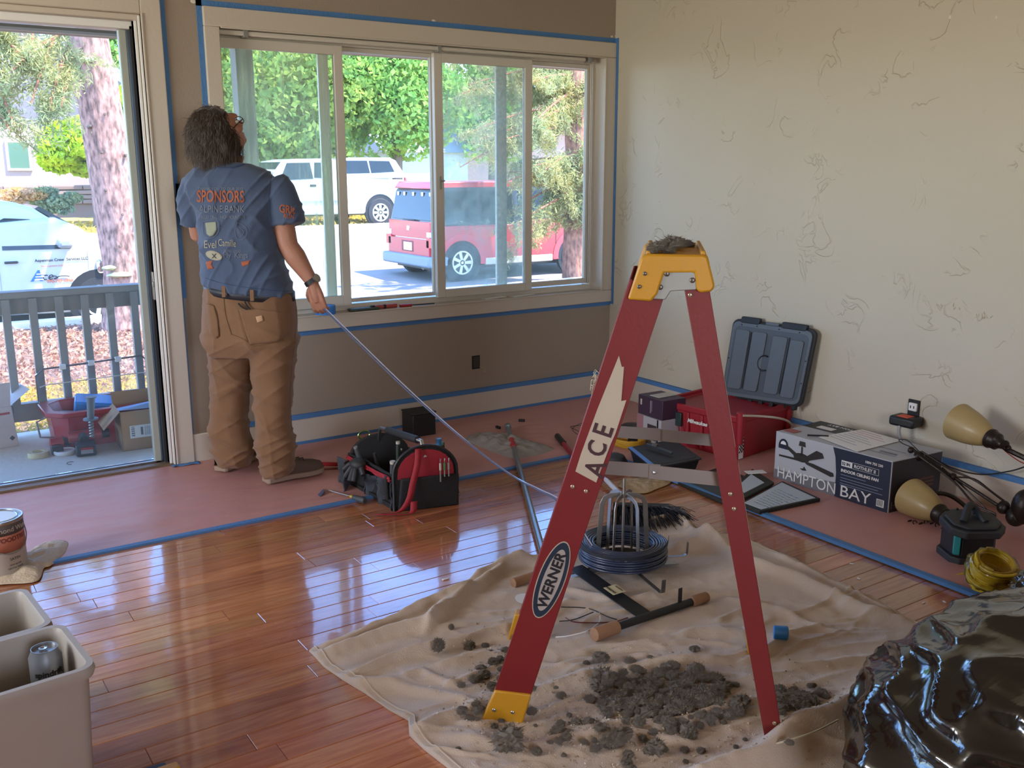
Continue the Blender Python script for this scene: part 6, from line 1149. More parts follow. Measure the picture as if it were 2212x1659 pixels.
p = G_(1135, 1296)+UP*.004; loose('paper_disc', 'small white round card left of the oval badge on the cloth', 'card', MB(Matrix.Translation(p) @ Euler((.1, .05, 0)).to_matrix().to_4x4()).lathe([(.004, 0), (.034, 0), (.034, .001), (.004, .001)], 28), m_white, 0)
for l, m, lab in (([(1212, 1315), (1270, 1318), (1310, 1335), (1332, 1342)], m_ink, 'upper black wire offcut on the cloth beside the ladder'), ([(1208, 1346), (1240, 1342), (1282, 1326)], m_ink, 'lower black wire offcut on the cloth beside the ladder'), ([(1222, 1338), (1245, 1348), (1320, 1348), (1356, 1338)], mat('dark_red_wire', '6A2A2C', .4), 'dark red wire offcut on the cloth beside the ladder'), ([(1296, 1334), (1294, 1348), (1270, 1366), (1225, 1378), (1200, 1380)], m_white, 'white wire offcut curving towards the ladder foot')):
    loose('wire_offcut', lab, 'wire', MB().tube(catmull([G_(u, v)+UP*.006 for u, v in l], 6), .0018, 5), m, 0)
loose('string', 'long pale string lying over the near edge of the drop cloth', 'string', MB().tube(catmull([G_(u, v)+UP*.006 for u, v in ((1480, 1672), (1560, 1648), (1650, 1618), (1700, 1605), (1760, 1585), (1810, 1560))], 8), .0022, 5), mat('pale_string', 'B0A88C', .8), 0)
p = G_(1685, 1380)+UP*.02; loose('blue_plug', 'small bright blue plastic plug behind the right ladder rail', 'plug', MB(Matrix.Translation(p) @ Euler((PI/2, 0, .8)).to_matrix().to_4x4()).lathe([(.001, -.02), (.02, -.02), (.021, .02), (.017, .022), (.001, .022)], 20), mat('cap_blue', '2A7AC0', .4), .002)
p = F(962, 1252); loose('paper_scrap', 'tiny folded white scrap on the floor at the cloth edge', 'scrap', MB(Matrix.Translation(p+UP*.002)).cbox((0, 0, 0), (.022, .01, .003)), m_white, 0)
chips = [(1480, 1008), (1840, 1218), (1855, 1250), (2040, 1300), (1995, 1302), (1128, 1012), (1143, 1020)]
for u, v in chips[1:5]: p = F(u, v, .002); o = loose('paint_chip', 'tiny pale paint chip on the bare planks near the trash bag', 'chip', MB(Matrix.Translation(p) @ Euler((0, 0, u)).to_matrix().to_4x4()).cbox((0, 0, 0), (.014, .005, .002)), m_white, 0); o['group'] = 'paint chips on the floor'
# ------------------------------------------------------------------ tool bag
m_nyl = mat('black_nylon', '1C1D20', .75, bump=(300, .4, 2)); m_rednyl = mat('red_nylon', '9A1F2E', .65, bump=(300, .3, 2)); m_gr = mat('grey_pocket', '3A3F47', .8, bump=(200, .4))
A = F(852, 1104); B_ = F(988, 1088); Lb = Vector((-.01, .42, 0)); Wd = (B_-A)
bag = thing('tool_bag', 'open black and red canvas tool bag full of hand tools on the floor paper edge', 'tool bag', tuple(A+Wd/2+Lb/2))
def arch(P, D, h, hr, n=18):
    """outline of an end panel: straight sides, round top"""
    pts = [P, P+D]; c = P+D/2+UP*h
    return [P]+[P+D]+[c+D*.5*math.cos(a)+UP*hr*math.sin(a) for a in [PI*k/n for k in range(n+1)]]
def panel(nm, pts, th, m, par, bevel=.004):
    th = Vector(th); n = len(pts); return MB().add(pts+[p+th for p in pts], [tuple(range(n-1, -1, -1)), tuple(range(n, 2*n))]+[(i, (i+1) % n, n+(i+1) % n, n+i) for i in range(n)]).build(nm, m, par, world=True, bevel=bevel)
o1 = arch(A, Wd, .155, .115); endp = panel('end_panel', o1, Lb.normalized()*.02, m_nyl, bag, .008)
fr = -Lb.normalized(); c1 = A+Wd/2
panel('red_panel', [A+Wd*.06+UP*.135+fr*.003, A+Wd*.94+UP*.135+fr*.003]+[c1+UP*.155+Wd*.44*math.cos(a)+UP*.10*math.sin(a)+fr*.003 for a in [PI*k/12 for k in range(13)]], fr*.002, m_rednyl, endp, 0)
panel('front_pocket', [A+Wd*.04+fr*.004, A+Wd*.98+fr*.004, A+Wd*.97+UP*.145+fr*.02, A+Wd*.06+UP*.145+fr*.02], fr*.016, m_nyl, endp, .006)
o2 = arch(A+Lb, Wd, .13, .10); panel('end_panel', o2, -Lb.normalized()*.015, m_nyl, bag, .006)
MB().tube([p for p in o1[1:]]+[o1[0]], .006, 8).build('piping', m_blk, endp, world=True)
def bagwall(P0, P1, h, bulge, m, nm, par=bag, th=.008, seed=0):
    b = MB(); Dn = (P1-P0); nn = Dn.cross(UP).normalized()
    b.grid(lambda a, t: P0+Dn*a+UP*h*t+nn*bulge*math.sin(PI*a)*(.4+.6*math.sin(PI*min(1, t*1.1)))+nn*.012*noise.noise(Vector((a*5, t*4, seed))), 18, 10); return b.build(nm, m, par, world=True, solid=th, smooth=180)
bagwall(A+Lb, A, .15, -.03, m_nyl, 'side_wall'); bagwall(B_, B_+Lb, .15, -.03, m_nyl, 'side_wall'); MB().hexa([A, B_, B_+Lb, A+Lb], [p+UP*.02 for p in (A, B_, B_+Lb, A+Lb)]).build('bottom', m_nyl, bag, world=True)
nL = Vector((-Lb.y, Lb.x, 0)).normalized()
for k, (t0, t1, h) in enumerate(((.02, .3, .12), (.3, .58, .10), (.6, .98, .12))): bagwall(A+Lb*t1+nL*.01, A+Lb*t0+nL*.01, h, -.055 if k else -.05, m_gr, 'pocket', th=.004, seed=k)
bagwall(A+Lb*.98+nL*.012+UP*.125, A+Lb*.02+nL*.012+UP*.125, .02, -.0, m_rednyl, 'red_trim', th=.003)
bagwall(A+Lb*1.02+nL*.05+UP*.02, A+Lb*.80+nL*.07+UP*.0, .12, -.05, m_gr, 'side_flap', th=.005, seed=7)
ha, hb_ = A+Lb+Wd/2+UP*.235, c1+UP*.27; hm = (ha-hb_)
hd_ = MB().tube([ha-UP*.07, ha+UP*.02-hm*.06, hb_+UP*.015+hm*.06, hb_-UP*.05], .009, 12).build('handle', m_steel, bag, world=True)
MB().tube([hb_+hm*.14+UP*.016, hb_+hm*.78+UP*.02], .016, 14).build('foam_grip', m_dark, hd_, world=True)
b = MB(); sp_ = [c1+Wd*-.12+UP*.262+fr*.01, c1-Wd*.18+UP*.20+fr*.03, c1-Wd*.28+UP*.13+fr*.045, c1-Wd*.36+UP*.06+fr*.05, c1-Wd*.52+UP*.012+fr*.05, c1-Wd*.80+UP*.006+fr*.03, c1-Wd*.62+UP*.01+fr*.07, c1-Wd*.36+UP*.008+fr*.07, c1-Wd*.28+UP*.05+fr*.05]; cs = catmull(sp_, 6); wv = Wd.normalized()*.014
b.v = [tuple(q) for p in cs for q in (p-wv, p+wv)]; b.f = [(2*i, 2*i+1, 2*i+3, 2*i+2) for i in range(len(cs)-1)]; b.build('shoulder_strap', m_rednyl, bag, world=True, solid=.002, smooth=180)
cr_ = A+Lb*.98+Wd*.25+UP*.228; setp(MB().tube([cr_+Vector((.028*math.cos(a), .0, .018*math.sin(a))) for a in [2*PI*k/16 for k in range(17)]], .0035, 6).build('carabiner', mat('green_anodised', '86A860', .3, .9)), 'green carabiner clipped to the far top of the tool bag', 'carabiner')
def handt(nm, lab, cat, t, w_, base, top, r, m, tip=None, lean=(0, 0)):
    p = A+Lb*t+Wd*w_; o = thing(nm, lab, cat, tuple(p+UP*base)); q0 = p+UP*base; q1 = p+UP*top+Vector((lean[0], lean[1], 0))
    MB().tube([q0, q0.lerp(q1, .3), q0.lerp(q1, .8), q1], [r*.8, r, r*.9, r*.75], 12).build('grip', m, o, world=True, bevel=.002)
    if tip: MB().tube([q1, q1.lerp(q1+(q1-q0), .08)], r*.8, 12).build('end_cap', tip, o, world=True)
    return o
m_pale = mat('pale_cap', 'B8B4A8', .5); m_dg = mat('dark_green_grip', '26342E', .5); m_gg = mat('grey_grip', '44484A', .5)
handt('screwdriver', 'tall dark screwdriver handle with pale cap standing in the tool bag', 'screwdriver', .45, .42, .10, .235, .012, m_dg, m_pale)
handt('screwdriver', 'thick grey screwdriver handle at the front of the tool bag', 'screwdriver', .12, .10, .06, .195, .015, m_gg, m_pale, (-.01, -.01)); handt('pliers', 'dark green handled pliers beside the foam grip in the tool bag', 'pliers', .35, .75, .10, .215, .011, m_dg, m_dg)
handt('utility_knife', 'steel utility knife in the middle of the tool bag', 'knife', .22, .5, .08, .19, .012, m_steel, mat('blue_clip', '4A7AAC', .5)); handt('tin_snips', 'black snips handle at the left middle of the tool bag', 'snips', .58, .2, .1, .19, .010, m_blk, None, (-.02, .0))
handt('tin_snips', 'grey snips handle at the far left of the tool bag', 'snips', .72, .05, .1, .20, .012, m_gg, m_zinc, (-.03, .01)); handt('nut_driver', 'short black nut driver behind the tall screwdriver', 'tool', .65, .6, .1, .18, .012, m_blk, m_pale); handt('level', 'blue plastic level end sticking up behind the bag handle', 'level', .28, .95, .1, .262, .016, mat('level_blue', '4A8CC8', .4))
handt('scissors', 'pair of dark tool grips low at the front pocket of the bag', 'pliers', .10, -.02, .04, .145, .010, m_blk, None, (-.012, -.01)); handt('chisel', 'short green ended chisel at the right edge of the tool bag', 'chisel', .08, .85, .12, .258, .009, m_dg, mat('mid_green', '3A5A48', .5))
gv = thing('work_glove', 'dark grey work glove draped over the left side pocket of the tool bag', 'glove', tuple(A+Lb*.7+nL*.07+UP*.1)); gp = A+Lb*.62+nL*.035+UP*.145
b = MB(); b.ball(gp, (.034, .042, .026), 14, 10); b.build('palm', m_dark, gv, world=True)
for k, (dx_, dy_, dz_) in enumerate(((-.042, .018, -.045), (-.036, -.006, -.055), (-.032, -.030, -.052), (-.036, .038, -.022), (.0, -.046, -.030))): MB().tube(catmull([gp, gp+Vector((dx_, dy_, dz_))*.6+UP*.012, gp+Vector((dx_, dy_, dz_))*1.2], 4), .0115, 10).build('finger', m_dark, gv, world=True)
kr = c1+Wd*.22+UP*.20+fr*.035
for k, (dx_, m, lab) in enumerate(((-.018, m_pale, 'pale'), (.0, mat('key_green', '3C8050', .4), 'green'), (.018, m_zinc, 'steel'))):
    t = thing('bit_driver', f'{lab} ended driver bit hanging on the end of the tool bag', 'bit', tuple(kr)); p = kr+Wd.normalized()*dx_; MB().tube([p+UP*.02+fr*.006, p+fr*.008, p+UP*.02+fr*.012], .0018, 5).build('ring', m_steel, t, world=True); MB().tube([p+fr*.008, p-UP*.03+fr*.008], .005, 8).build('socket', m, t, world=True); MB().tube([p-UP*.03+fr*.008, p-UP*(.06+.02*(k == 0))+fr*.008], .003, 6).build('shank', m_zinc, t, world=True)
# small floor things near the bag
t = thing('floor_screwdriver', 'screwdriver with steel shaft and dark handle on the blue tape left of the bag', 'screwdriver', F(745, 1068)); a, c, e = F(710, 1059, .012), F(757, 1072, .012), F(788, 1082, .016)
MB().tube([a, c], .003, 8).build('shaft', m_steel, t, world=True); MB().tube([c, c.lerp(e, .25)], .006, 10).build('ferrule', mat('yellow_ferrule', 'C8B038', .4), t, world=True); MB().tube([c.lerp(e, .2), c.lerp(e, .8), e], [.010, .015, .011], 12).build('handle', m_gg, t, world=True, bevel=.002)
loose('pull_tab', 'bent blue grey metal tab at the tip of the floor screwdriver', 'tab', MB().hexa([F(686, 1071), F(692, 1075), F(702, 1060), F(698, 1056)], [F(686, 1071)+UP*.004, F(692, 1075)+UP*.004, F(702, 1060, .02), F(698, 1056, .022)]), mat('blue_steel_tab', '5A6484', .4, .4), 0)
t = thing('wire_cutter', 'red handled cutters on the floor paper behind the right shoe', 'cutters', F(700, 1002)); MB().tube([F(672, 1002, .012), F(732, 1003, .012)], .010, 10).build('handle', m_red, t, world=True); MB().tube([F(728, 1003, .01), F(760, 1006, .01)], .006, 8).build('jaw', mat('rusty_steel', '8A6A58', .6, .4), t, world=True); MB().tube([F(690, 1014, .01), F(758, 1010, .01)], .005, 8).build('second_handle', mat('dark_red_handle', '6C2A26', .5), t, world=True)
b = MB(); a, c = F(893, 948), F(942, 940); d = c-a; n_ = Vector((-d.y, d.x, 0)); b.hexa([a, c, c+n_, a+n_], [p+UP*.125 for p in (a, c, c+n_, a+n_)]); t = thing('battery_box', 'small black square box behind the tool bag by the baseboard', 'box', tuple(a)); b.build('case', m_blk, t, world=True, bevel=.005)
b = MB(); b.hexa([p+UP*.125 for p in (a-d*.03-n_*.03, c+d*.03-n_*.03, c+n_+d*.03, a+n_-d*.03)], [p+UP*.133 for p in (a-d*.03-n_*.03, c+d*.03-n_*.03, c+n_+d*.03, a+n_-d*.03)]); b.build('lid', m_dark, t, world=True, bevel=.003)
pb_ = [F(u, v, .003) for u, v in ((1003, 955), (1060, 975), (1090, 992), (1130, 990), (1198, 972), (1165, 958), (1120, 944), (1060, 938), (1015, 940))]
bp_ = rag('kraft_bag', 'crumpled silvery grey plastic bag under the silver pole', 'bag', [(1003, 952), (1060, 975), (1095, 988), (1130, 990), (1198, 972), (1150, 955), (1100, 942), (1050, 938), (1015, 940)], .004, .045, mat('silvery_kraft', '8E8680', .4, bump=(20, .8), coat=.3), 12)
for u, v, lab in ((1076, 923, 'left small black plastic clip on the floor paper near the baseboard'), (1127, 908, 'right small black plastic clip on the floor paper near the baseboard')): p = F(u, v, .012); loose('plastic_clip', lab, 'clip', MB(Matrix.Translation(p) @ Euler((0, 0, u)).to_matrix().to_4x4()).cbox((0, 0, 0), (.035, .016, .014)), m_ink, .003)
loose('thin_wires', 'tangle of thin black wire left of the ladder on the floor paper', 'wire', MB().tube(catmull([F(u, v, .01+.01*(k % 2)) for k, (u, v) in enumerate(((1290, 915), (1262, 918), (1232, 922), (1250, 932), (1258, 944), (1236, 926), (1270, 912), (1292, 935)))], 6), .0016, 5), m_ink, 0)
# ------------------------------------------------------------------ red rolling tool box with grey lid
m_rt = mat('red_toolbox_plastic', '96202C', .45, bump=(150, .15)); N0 = F(1595, 1003); R0 = Vector((-.015, N0.y+.06, 0)); dx = (R0-N0); n0 = Vector((-dx.y, dx.x, 0)).normalized()*.50
tb = thing('tool_chest', 'red plastic tool chest with its grey lid open against the right wall', 'tool box', tuple(N0+dx/2+n0/2)); Hh = .235
def ringbox(par, nm, P, D, N_, z0, z1, inset, th, m, grow=0, bevel=.006):
    """open box with walls; P corner, D and N_ sides"""
    u1, u2 = D.normalized(), N_.normalized(); b = MB()
    def rg(z, s): return [P+u1*(-s)+u2*(-s)+UP*z, P+D+u1*s-u2*s+UP*z, P+D+N_+u1*s+u2*s+UP*z, P+N_-u1*s+u2*s+UP*z]
    r = [rg(z0, -inset), rg(z1, grow), rg(z1, grow-th), rg(z0+.012, -inset-th)]; vs = [p for q in r for p in q]
    b.add(vs, [(3, 2, 1, 0), (12, 13, 14, 15)]+[(i*4+j, i*4+(j+1) % 4, (i+1)*4+(j+1) % 4, (i+1)*4+j) for i in range(3) for j in range(4)]); return b.build(nm, m, par, world=True, bevel=bevel)
ringbox(tb, 'bin', N0, dx, n0, .012, Hh-.02, .02, .008, m_rt); ringbox(tb, 'rim', N0, dx, n0, Hh-.035, Hh, -.004, .018, m_rt, .006)
e1_, e2_ = dx.normalized(), n0.normalized()
for q in (N0, N0+dx, N0+n0, N0+dx+n0): MB().tube([q+UP*.10, q+UP*(Hh+.022)], [.016, .022], 12).build('corner_post', m_rt, tb, world=True, bevel=.004)
for t in (.28, .75):   # latches on the long left face
    p = N0+n0*t-e1_*.012; ltc = MB(); ltc.hexa([p-e2_*.03+UP*.12, p-e2_*.03+e1_*.02+UP*.12, p+e2_*.03+e1_*.02+UP*.12, p+e2_*.03+UP*.12], [p-e2_*.03+UP*.19, p-e2_*.03+e1_*.02+UP*.19, p+e2_*.03+e1_*.02+UP*.19, p+e2_*.03+UP*.19]); l_ = ltc.build('latch', mat('dark_teal_latch', '22302F', .5), tb, world=True, bevel=.004)
    MB().tube([p-e2_*.03+UP*.12, p-e2_*.045-e1_*.01+UP*.075, p+e2_*.02-e1_*.012+UP*.065, p+e2_*.03+UP*.12], .0028, 6).build('bail_wire', m_steel, l_, world=True)
for t in (.12, .45, .62, .9): p = N0+n0*t-e1_*.006; MB().hexa([p-e2_*.008+UP*.03, p+e2_*.008+UP*.03, p+e2_*.008+e1_*.02+UP*.03, p-e2_*.008+e1_*.02+UP*.03], [p-e2_*.008+UP*.2, p+e2_*.008+UP*.2, p+e2_*.008+e1_*.012+UP*.2, p-e2_*.008+e1_*.012+UP*.2]).build('rib', m_rt, tb, world=True, bevel=.003)
lettering('brand_mark', 'Milwaukee', .028, m_white, tb, N0+n0*.60-e1_*.014+UP*.155, -e2_, UP, bold=.0008, shear=.3, off=.004)
p = N0+n0*.42-e1_*.012; MB().hexa([p-e2_*.012+UP*.075, p+e2_*.02+UP*.075, p+e2_*.02+e1_*.01+UP*.075, p-e2_*.012+e1_*.01+UP*.075], [p-e2_*.012+UP*.105, p+e2_*.02+UP*.105, p+e2_*.02+e1_*.01+UP*.105, p-e2_*.012+e1_*.01+UP*.105]).build('lock_hole', m_ink, tb, world=True)
for i in range(4):
    for j in range(9):
        if (i+j) % 2 == 0: decal('checker_square', N0+e1_*.012+UP*.05, e1_, UP, rect(i*.009, j*.009, (i+1)*.009, (j+1)*.009), m_ink if 1 else m_white, tb, -.008)
decal('checker_strip', N0+e1_*.012+UP*.05, e1_, UP, rect(0, -.03, .036, .081), m_white, tb, -.0095)
for k in range(0, 3): p = N0+dx+n0*(.3+.2*k)-e1_*.02; MB().hexa([p-e2_*.01+UP*.10, p+e2_*.01+UP*.10, p+e2_*.01+e1_*.02+UP*.10, p-e2_*.01+e1_*.02+UP*.10], [p-e2_*.01+UP*(Hh-.02), p+e2_*.01+UP*(Hh-.02), p+e2_*.01+e1_*.02+UP*(Hh-.02), p-e2_*.01+e1_*.02+UP*(Hh-.02)]).build('inner_rib', m_rt, tb, world=True)
m_lid = mat('slate_grey_lid', '5C666E', .5, bump=(150, .1)); LB, RB, RT, LT = WX(1562, 852, -.075), WX(1727, 876, -.055), WX(1760, 716, -.034), WX(1588, 692, -.034)
Ux = (RB-LB).normalized(); Uy = (LT-LB); Uy = (Uy-Ux*Uy.dot(Ux)).normalized(); Un = Ux.cross(Uy); lw_, lh_ = (RB-LB).length, ((LT-LB).length+(RT-RB).length)/2
if Un.x > 0: Un = -Un
def LQ(a, t, d=0): return LB.lerp(RB, a).lerp(LT.lerp(RT, a), t)+Un*d
def rrect(a0, t0, a1, t1, r, ra=None, n=4):
    ra = ra or r; out = []
    for ca, ct, s in ((a1-ra, t1-r, 0), (a0+ra, t1-r, 1), (a0+ra, t0+r, 2), (a1-ra, t0+r, 3)): out += [(ca+ra*math.cos(PI/2*(s+k/n)), ct+r*math.sin(PI/2*(s+k/n))) for k in range(n+1)]
    return out
def lidpart(nm, poly, d0, d1, m, par, bevel=.003):
    n = len(poly); b = MB().add([LQ(a, t, d1) for a, t in poly]+[LQ(a, t, d0) for a, t in poly], [tuple(range(n)), tuple(range(2*n-1, n-1, -1))]+[(i, n+i, n+(i+1) % n, (i+1) % n) for i in range(n)]); return b.build(nm, m, par, world=True, bevel=bevel)
gl_ = lidpart('lid', rrect(-.02, -.03, 1.03, 1.03, .09), -.012, .004, m_blk, tb); lidpart('lid_rim', rrect(0, 0, 1, 1, .08), .002, .012, m_lid, gl_)
for r_ in (rrect(.04, .05, .97, .94, .07),): lidpart('lid_tray', r_, .011, .0135, mat('lid_inner', '4C565E', .55), gl_)
for a0, t0, a1, t1 in ((.07, .10, .25, .90), (.29, .10, .47, .90), (.29, .10, .47, .42), (.55, .10, .73, .88), (.77, .08, .93, .86)): lidpart('raised_field', rrect(a0, t0, a1, t1, .03, .03), .012, .022, m_lid, gl_, .004)
for a0 in (.265, .75): lidpart('recess_slot', rrect(a0-.006, .12, a0+.008, .88, .01, .004), .012, .015, m_ink, gl_, 0)
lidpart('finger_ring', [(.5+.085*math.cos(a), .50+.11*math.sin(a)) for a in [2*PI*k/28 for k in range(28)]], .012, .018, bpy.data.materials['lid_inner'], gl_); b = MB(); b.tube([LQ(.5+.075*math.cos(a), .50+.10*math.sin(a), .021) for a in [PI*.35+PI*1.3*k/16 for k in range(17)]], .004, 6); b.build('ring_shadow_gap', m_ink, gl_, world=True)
for a0, a1 in ((.10, .34), (.62, .92)): lidpart('lid_latch_seat', rrect(a0, .985, a1, 1.07, .02, .02), -.008, .014, m_blk, gl_)
lidpart('lid_grip', rrect(.42, 1.0, .58, 1.04, .01, .01), .0, .012, m_lid, gl_)
for k in range(7): a = .08+k*.14; lidpart('hinge_knuckle', rrect(a, -.075, a+.05, -.01, .01, .01), -.01, .012, m_blk, tb)
for a, t in ((.12, .96), (.32, .965), (.6, .965), (.85, .96), (.985, .6), (.985, .3), (.015, .5)): b = MB(); b.ball(LQ(a, t, .013), .0035, 8, 6); b.build('lid_screw', m_ink, gl_, world=True)
loose('tan_cord', 'tan cord draped over the rim of the red tool chest', 'cord', MB().tube(catmull([F(1605, 898, .25), F(1640, 899, .245), F(1680, 903, .235), F(1705, 912, .2), F(1722, 935, .1)], 6), .0055, 8), mat('tan_cord', 'A89C8C', .6), 0)
# purple carton on a white carton, left of the tool chest
bx0 = F(1372, 965); u_, w_ = Vector((.97, -.24, 0))*.0, None
a, c = F(1375, 955), F(1436, 978); d = (c-a).normalized()*.19; n_ = Vector((-d.y, d.x, 0)).normalized()*.15
c1_ = thing('white_carton', 'white printed carton standing under the purple carton beside the tool chest', 'box', tuple(a)); MB().hexa([a, a+d, a+d+n_, a+n_], [p+UP*.155 for p in (a, a+d, a+d+n_, a+n_)]).build('carton', mat('grey_white_card', 'A9A5A8', .6), c1_, world=True, bevel=.002)
decal('picture', a+d*.45, d, UP, rect(0, .04, .07, .12), mat('dark_picture', '3A3036', .5), c1_); decal('red_strip', a, d, UP, rect(.0, .0, .05, .155), mat('dusty_pink_print', '9A7074', .5), c1_); decal('red_strip', a-n_*.0, d, UP, rect(.16, .0, .17, .155), m_ink, c1_, .0016)
a2_ = a+UP*.156+n_*.05-d*.02; c2_ = thing('purple_carton', 'dark purple carton stacked on the white carton beside the tool chest', 'box', tuple(a2_)); d2_ = d*1.02; MB().hexa([a2_, a2_+d2_, a2_+d2_+n_, a2_+n_], [p+UP*.10 for p in (a2_, a2_+d2_, a2_+d2_+n_, a2_+n_)]).build('carton', mat('aubergine_card', '3E2A3C', .5), c2_, world=True, bevel=.002)
decal('print', a2_+d2_*.1, d, UP, rect(0, .05, .012, .08), m_pale, c2_); decal('print', a2_+d2_*.5, d, UP, rect(0, .02, .008, .085), mat('mauve_print', '8C7C90', .5), c2_); decal('print', a2_+d2_*.56, d, UP, rect(0, .03, .004, .085), bpy.data.materials['mauve_print'], c2_)
loose('glossy_slip', 'small glossy card lying on top of the purple carton', 'card', MB(Matrix.Translation(a2_+d2_*.5+n_*.55+UP*.103)).cbox((0, 0, 0), (.12, .07, .003)), m_pale, 0)
p = F(1385, 935, .03); cn = thing('fan_canopy', 'flat black ceiling fan canopy dish in front of the cartons', 'canopy', tuple(p)); MB(Matrix.Translation(p) @ Euler((.15, .1, 0)).to_matrix().to_4x4()).lathe([(.001, .03), (.05, .032), (.105, .02), (.115, .012), (.11, -.03), (.001, -.03)], 32).build('dish', m_blk, cn, world=True); MB().at(p+Vector((-.02, -.09, -.01))).lathe([(.001, -.02), (.014, -.02), (.014, .022), (.001, .022)], 12).build('stud', m_steel, cn, world=True)
yc = F(1352, 966); setp(MB().tube([(yc.x+.02+(.075+.004*math.sin(k*.9))*math.cos(2*PI*k/24), yc.y-.0+(.085)*math.sin(2*PI*k/24), .012+.0035*k/12) for k in range(24*5)], .006, 6).build('cable_loop', mat('yellow_cable', 'C49A2C', .45)), 'yellow cable coil on the floor between the ladder rails', 'cable coil')
p = F(1328, 1008, .0); setp(MB().at(p).lathe([(.06, 0), (.062, .025), (.045, .055), (.02, .066), (.001, .068)], 28).build('rubber_dome', m_dark), 'dark grey rubber dome left of the black tray', 'dome')
# black tray with tools
A3, B3, C3 = F(1360, 968, .085), F(1412, 1010, .085), F(1512, 990, .085); t1 = B3-A3; t2 = C3-B3
ty = thing('tool_tray', 'black plastic tray with one blue taped edge in front of the tool chest', 'tray', (A3.x, A3.y, 0)); a = Vector((B3.x, B3.y, 0)); ringbox(ty, 'tub', a, t2, -t1*1.0, .01, .083, .02, .006, m_blk); ringbox(ty, 'rim', a, t2, -t1, .078, .087, -.006, .02, m_dark, .008)
MB().hexa([A3+UP*.003-t2*.03, B3+UP*.003-t2*.03, B3+UP*.003+t2*.05, A3+UP*.003+t2*.05], [A3+UP*.006-t2*.03, B3+UP*.006-t2*.03, B3+UP*.006+t2*.05, A3+UP*.006+t2*.05]).build('blue_tape_edge', mat('bright_tape', '5A8ED8', .5), ty, world=True)
q0, q1 = A3.lerp(C3, .25)-t1*.05+UP*.02, B3+t2*.5-t1*.25+UP*.015; sl = thing('steel_channel', 'grey metal channel laid across the black tray', 'channel', tuple(q0)); MB().hexa([q0, q0+t2*.06, q1+t2*.06, q1], [q0+UP*.012, q0+t2*.06+UP*.012, q1+t2*.06+UP*.012, q1+UP*.012]).build('channel', mat('gunmetal', '50565C', .35, .6), sl, world=True, bevel=.002)
for k in range(4): b = MB(); p = q0.lerp(q1, .28+k*.045)+UP*.013; b.tube([p-t2*.02, p+t2*.02+UP*.012, p+t2*.09], .0018, 5); b.build('clip_wire', m_steel, sl, world=True)
for k, (s, r_, m, lab) in enumerate(((.35, .4, m_gg, 'grey fitting at the back of the black tray'), (.5, .6, mat('pinkish_fitting', '6C3A3A', .5), 'dull red fitting inside the black tray'), (.2, .25, m_pale, 'pale connector inside the black tray near the blue edge'), (.75, .6, m_dark, 'dark block at the right of the black tray'))):
    p = B3+t2*s-t1*r_-UP*.045; loose('fitting', lab, 'fitting', MB(Matrix.Translation(p) @ Euler((.2*k, .3, k)).to_matrix().to_4x4()).cbox((0, 0, 0), (.06, .03, .03)), m, .006)
# folders and clipboard
def pad(nm, lab, cat, px_, z0, z1, m, inner=None, bev=.003):
    t = thing(nm, lab, cat, tuple(F(*px_[0]))); P = [F(u, v, z0) for u, v in px_]; MB().hexa(P, [p+UP*(z1-z0) for p in P]).build('cover', m, t, world=True, bevel=bev)
    if inner:
        c = sum(P, Vector())/4
        for nm2, sc, mm, dz in inner: MB().hexa([c.lerp(p, sc)+UP*(z1-z0) for p in P], [c.lerp(p, sc)+UP*(z1-z0+dz) for p in P]).build(nm2, mm, t, world=True)
    return t
m_sheet = mat('pale_blue_sheet', 'B4C0C8', .6); m_fold = mat('black_leatherette', '1E2120', .6, bump=(200, .2))
fo = pad('document_folder', 'black folder holding a handwritten white sheet beside the fan box', 'folder', [(1598, 1096), (1640, 1112), (1772, 1084), (1690, 1046)], .014, .030, m_fold, [('sheet', .88, m_sheet, .002)])
P = [F(u, v, .030) for u, v in ((1598, 1096), (1640, 1112), (1772, 1084), (1690, 1046))]; c = sum(P, Vector())/4
for k in range(9):
    s = .12+k*.085; l0 = P[3].lerp(P[0], s); l1 = P[2].lerp(P[1], s); l0 = c.lerp(l0, .8)+UP*.003; l1 = c.lerp(l1, .8)+UP*.003; n_ = 9; R8 = random.Random(k); b = MB(); b.tube([l0.lerp(l1, i/24*(.9-.2*R8.random()))+(P[0]-P[3])*.012*math.sin(i*2.1+k) for i in range(25)], .0006, 3, cap=False); b.build('handwriting', mat('pale_ink', '6C7C98', .6), fo, world=True)
pad('open_binder', 'open black binder partly hidden behind the ladder rear rail', 'binder', [(1462, 1046), (1560, 1090), (1645, 1052), (1560, 1012)], .002, .016, m_fold, [('grey_pad', .8, mat('dark_grey_pad', '3A4244', .6), .002)])
pad('pocket_folder', 'green black pocket folder between the ladder and the fan box', 'folder', [(1575, 1062), (1600, 1085), (1672, 1048), (1625, 1018)], .016, .030, mat('green_black', '262A22', .6), [('sheet', .6, m_sheet, .002)])
a = F(1622, 1022, .034); MB(); loose('id_card', 'small white card with a dark emblem on the folders', 'card', MB(Matrix.Translation(a+Vector((.03, 0, 0))) @ Euler((0, 0, -.4)).to_matrix().to_4x4()).cbox((0, 0, 0), (.09, .045, .002)), m_white, 0)
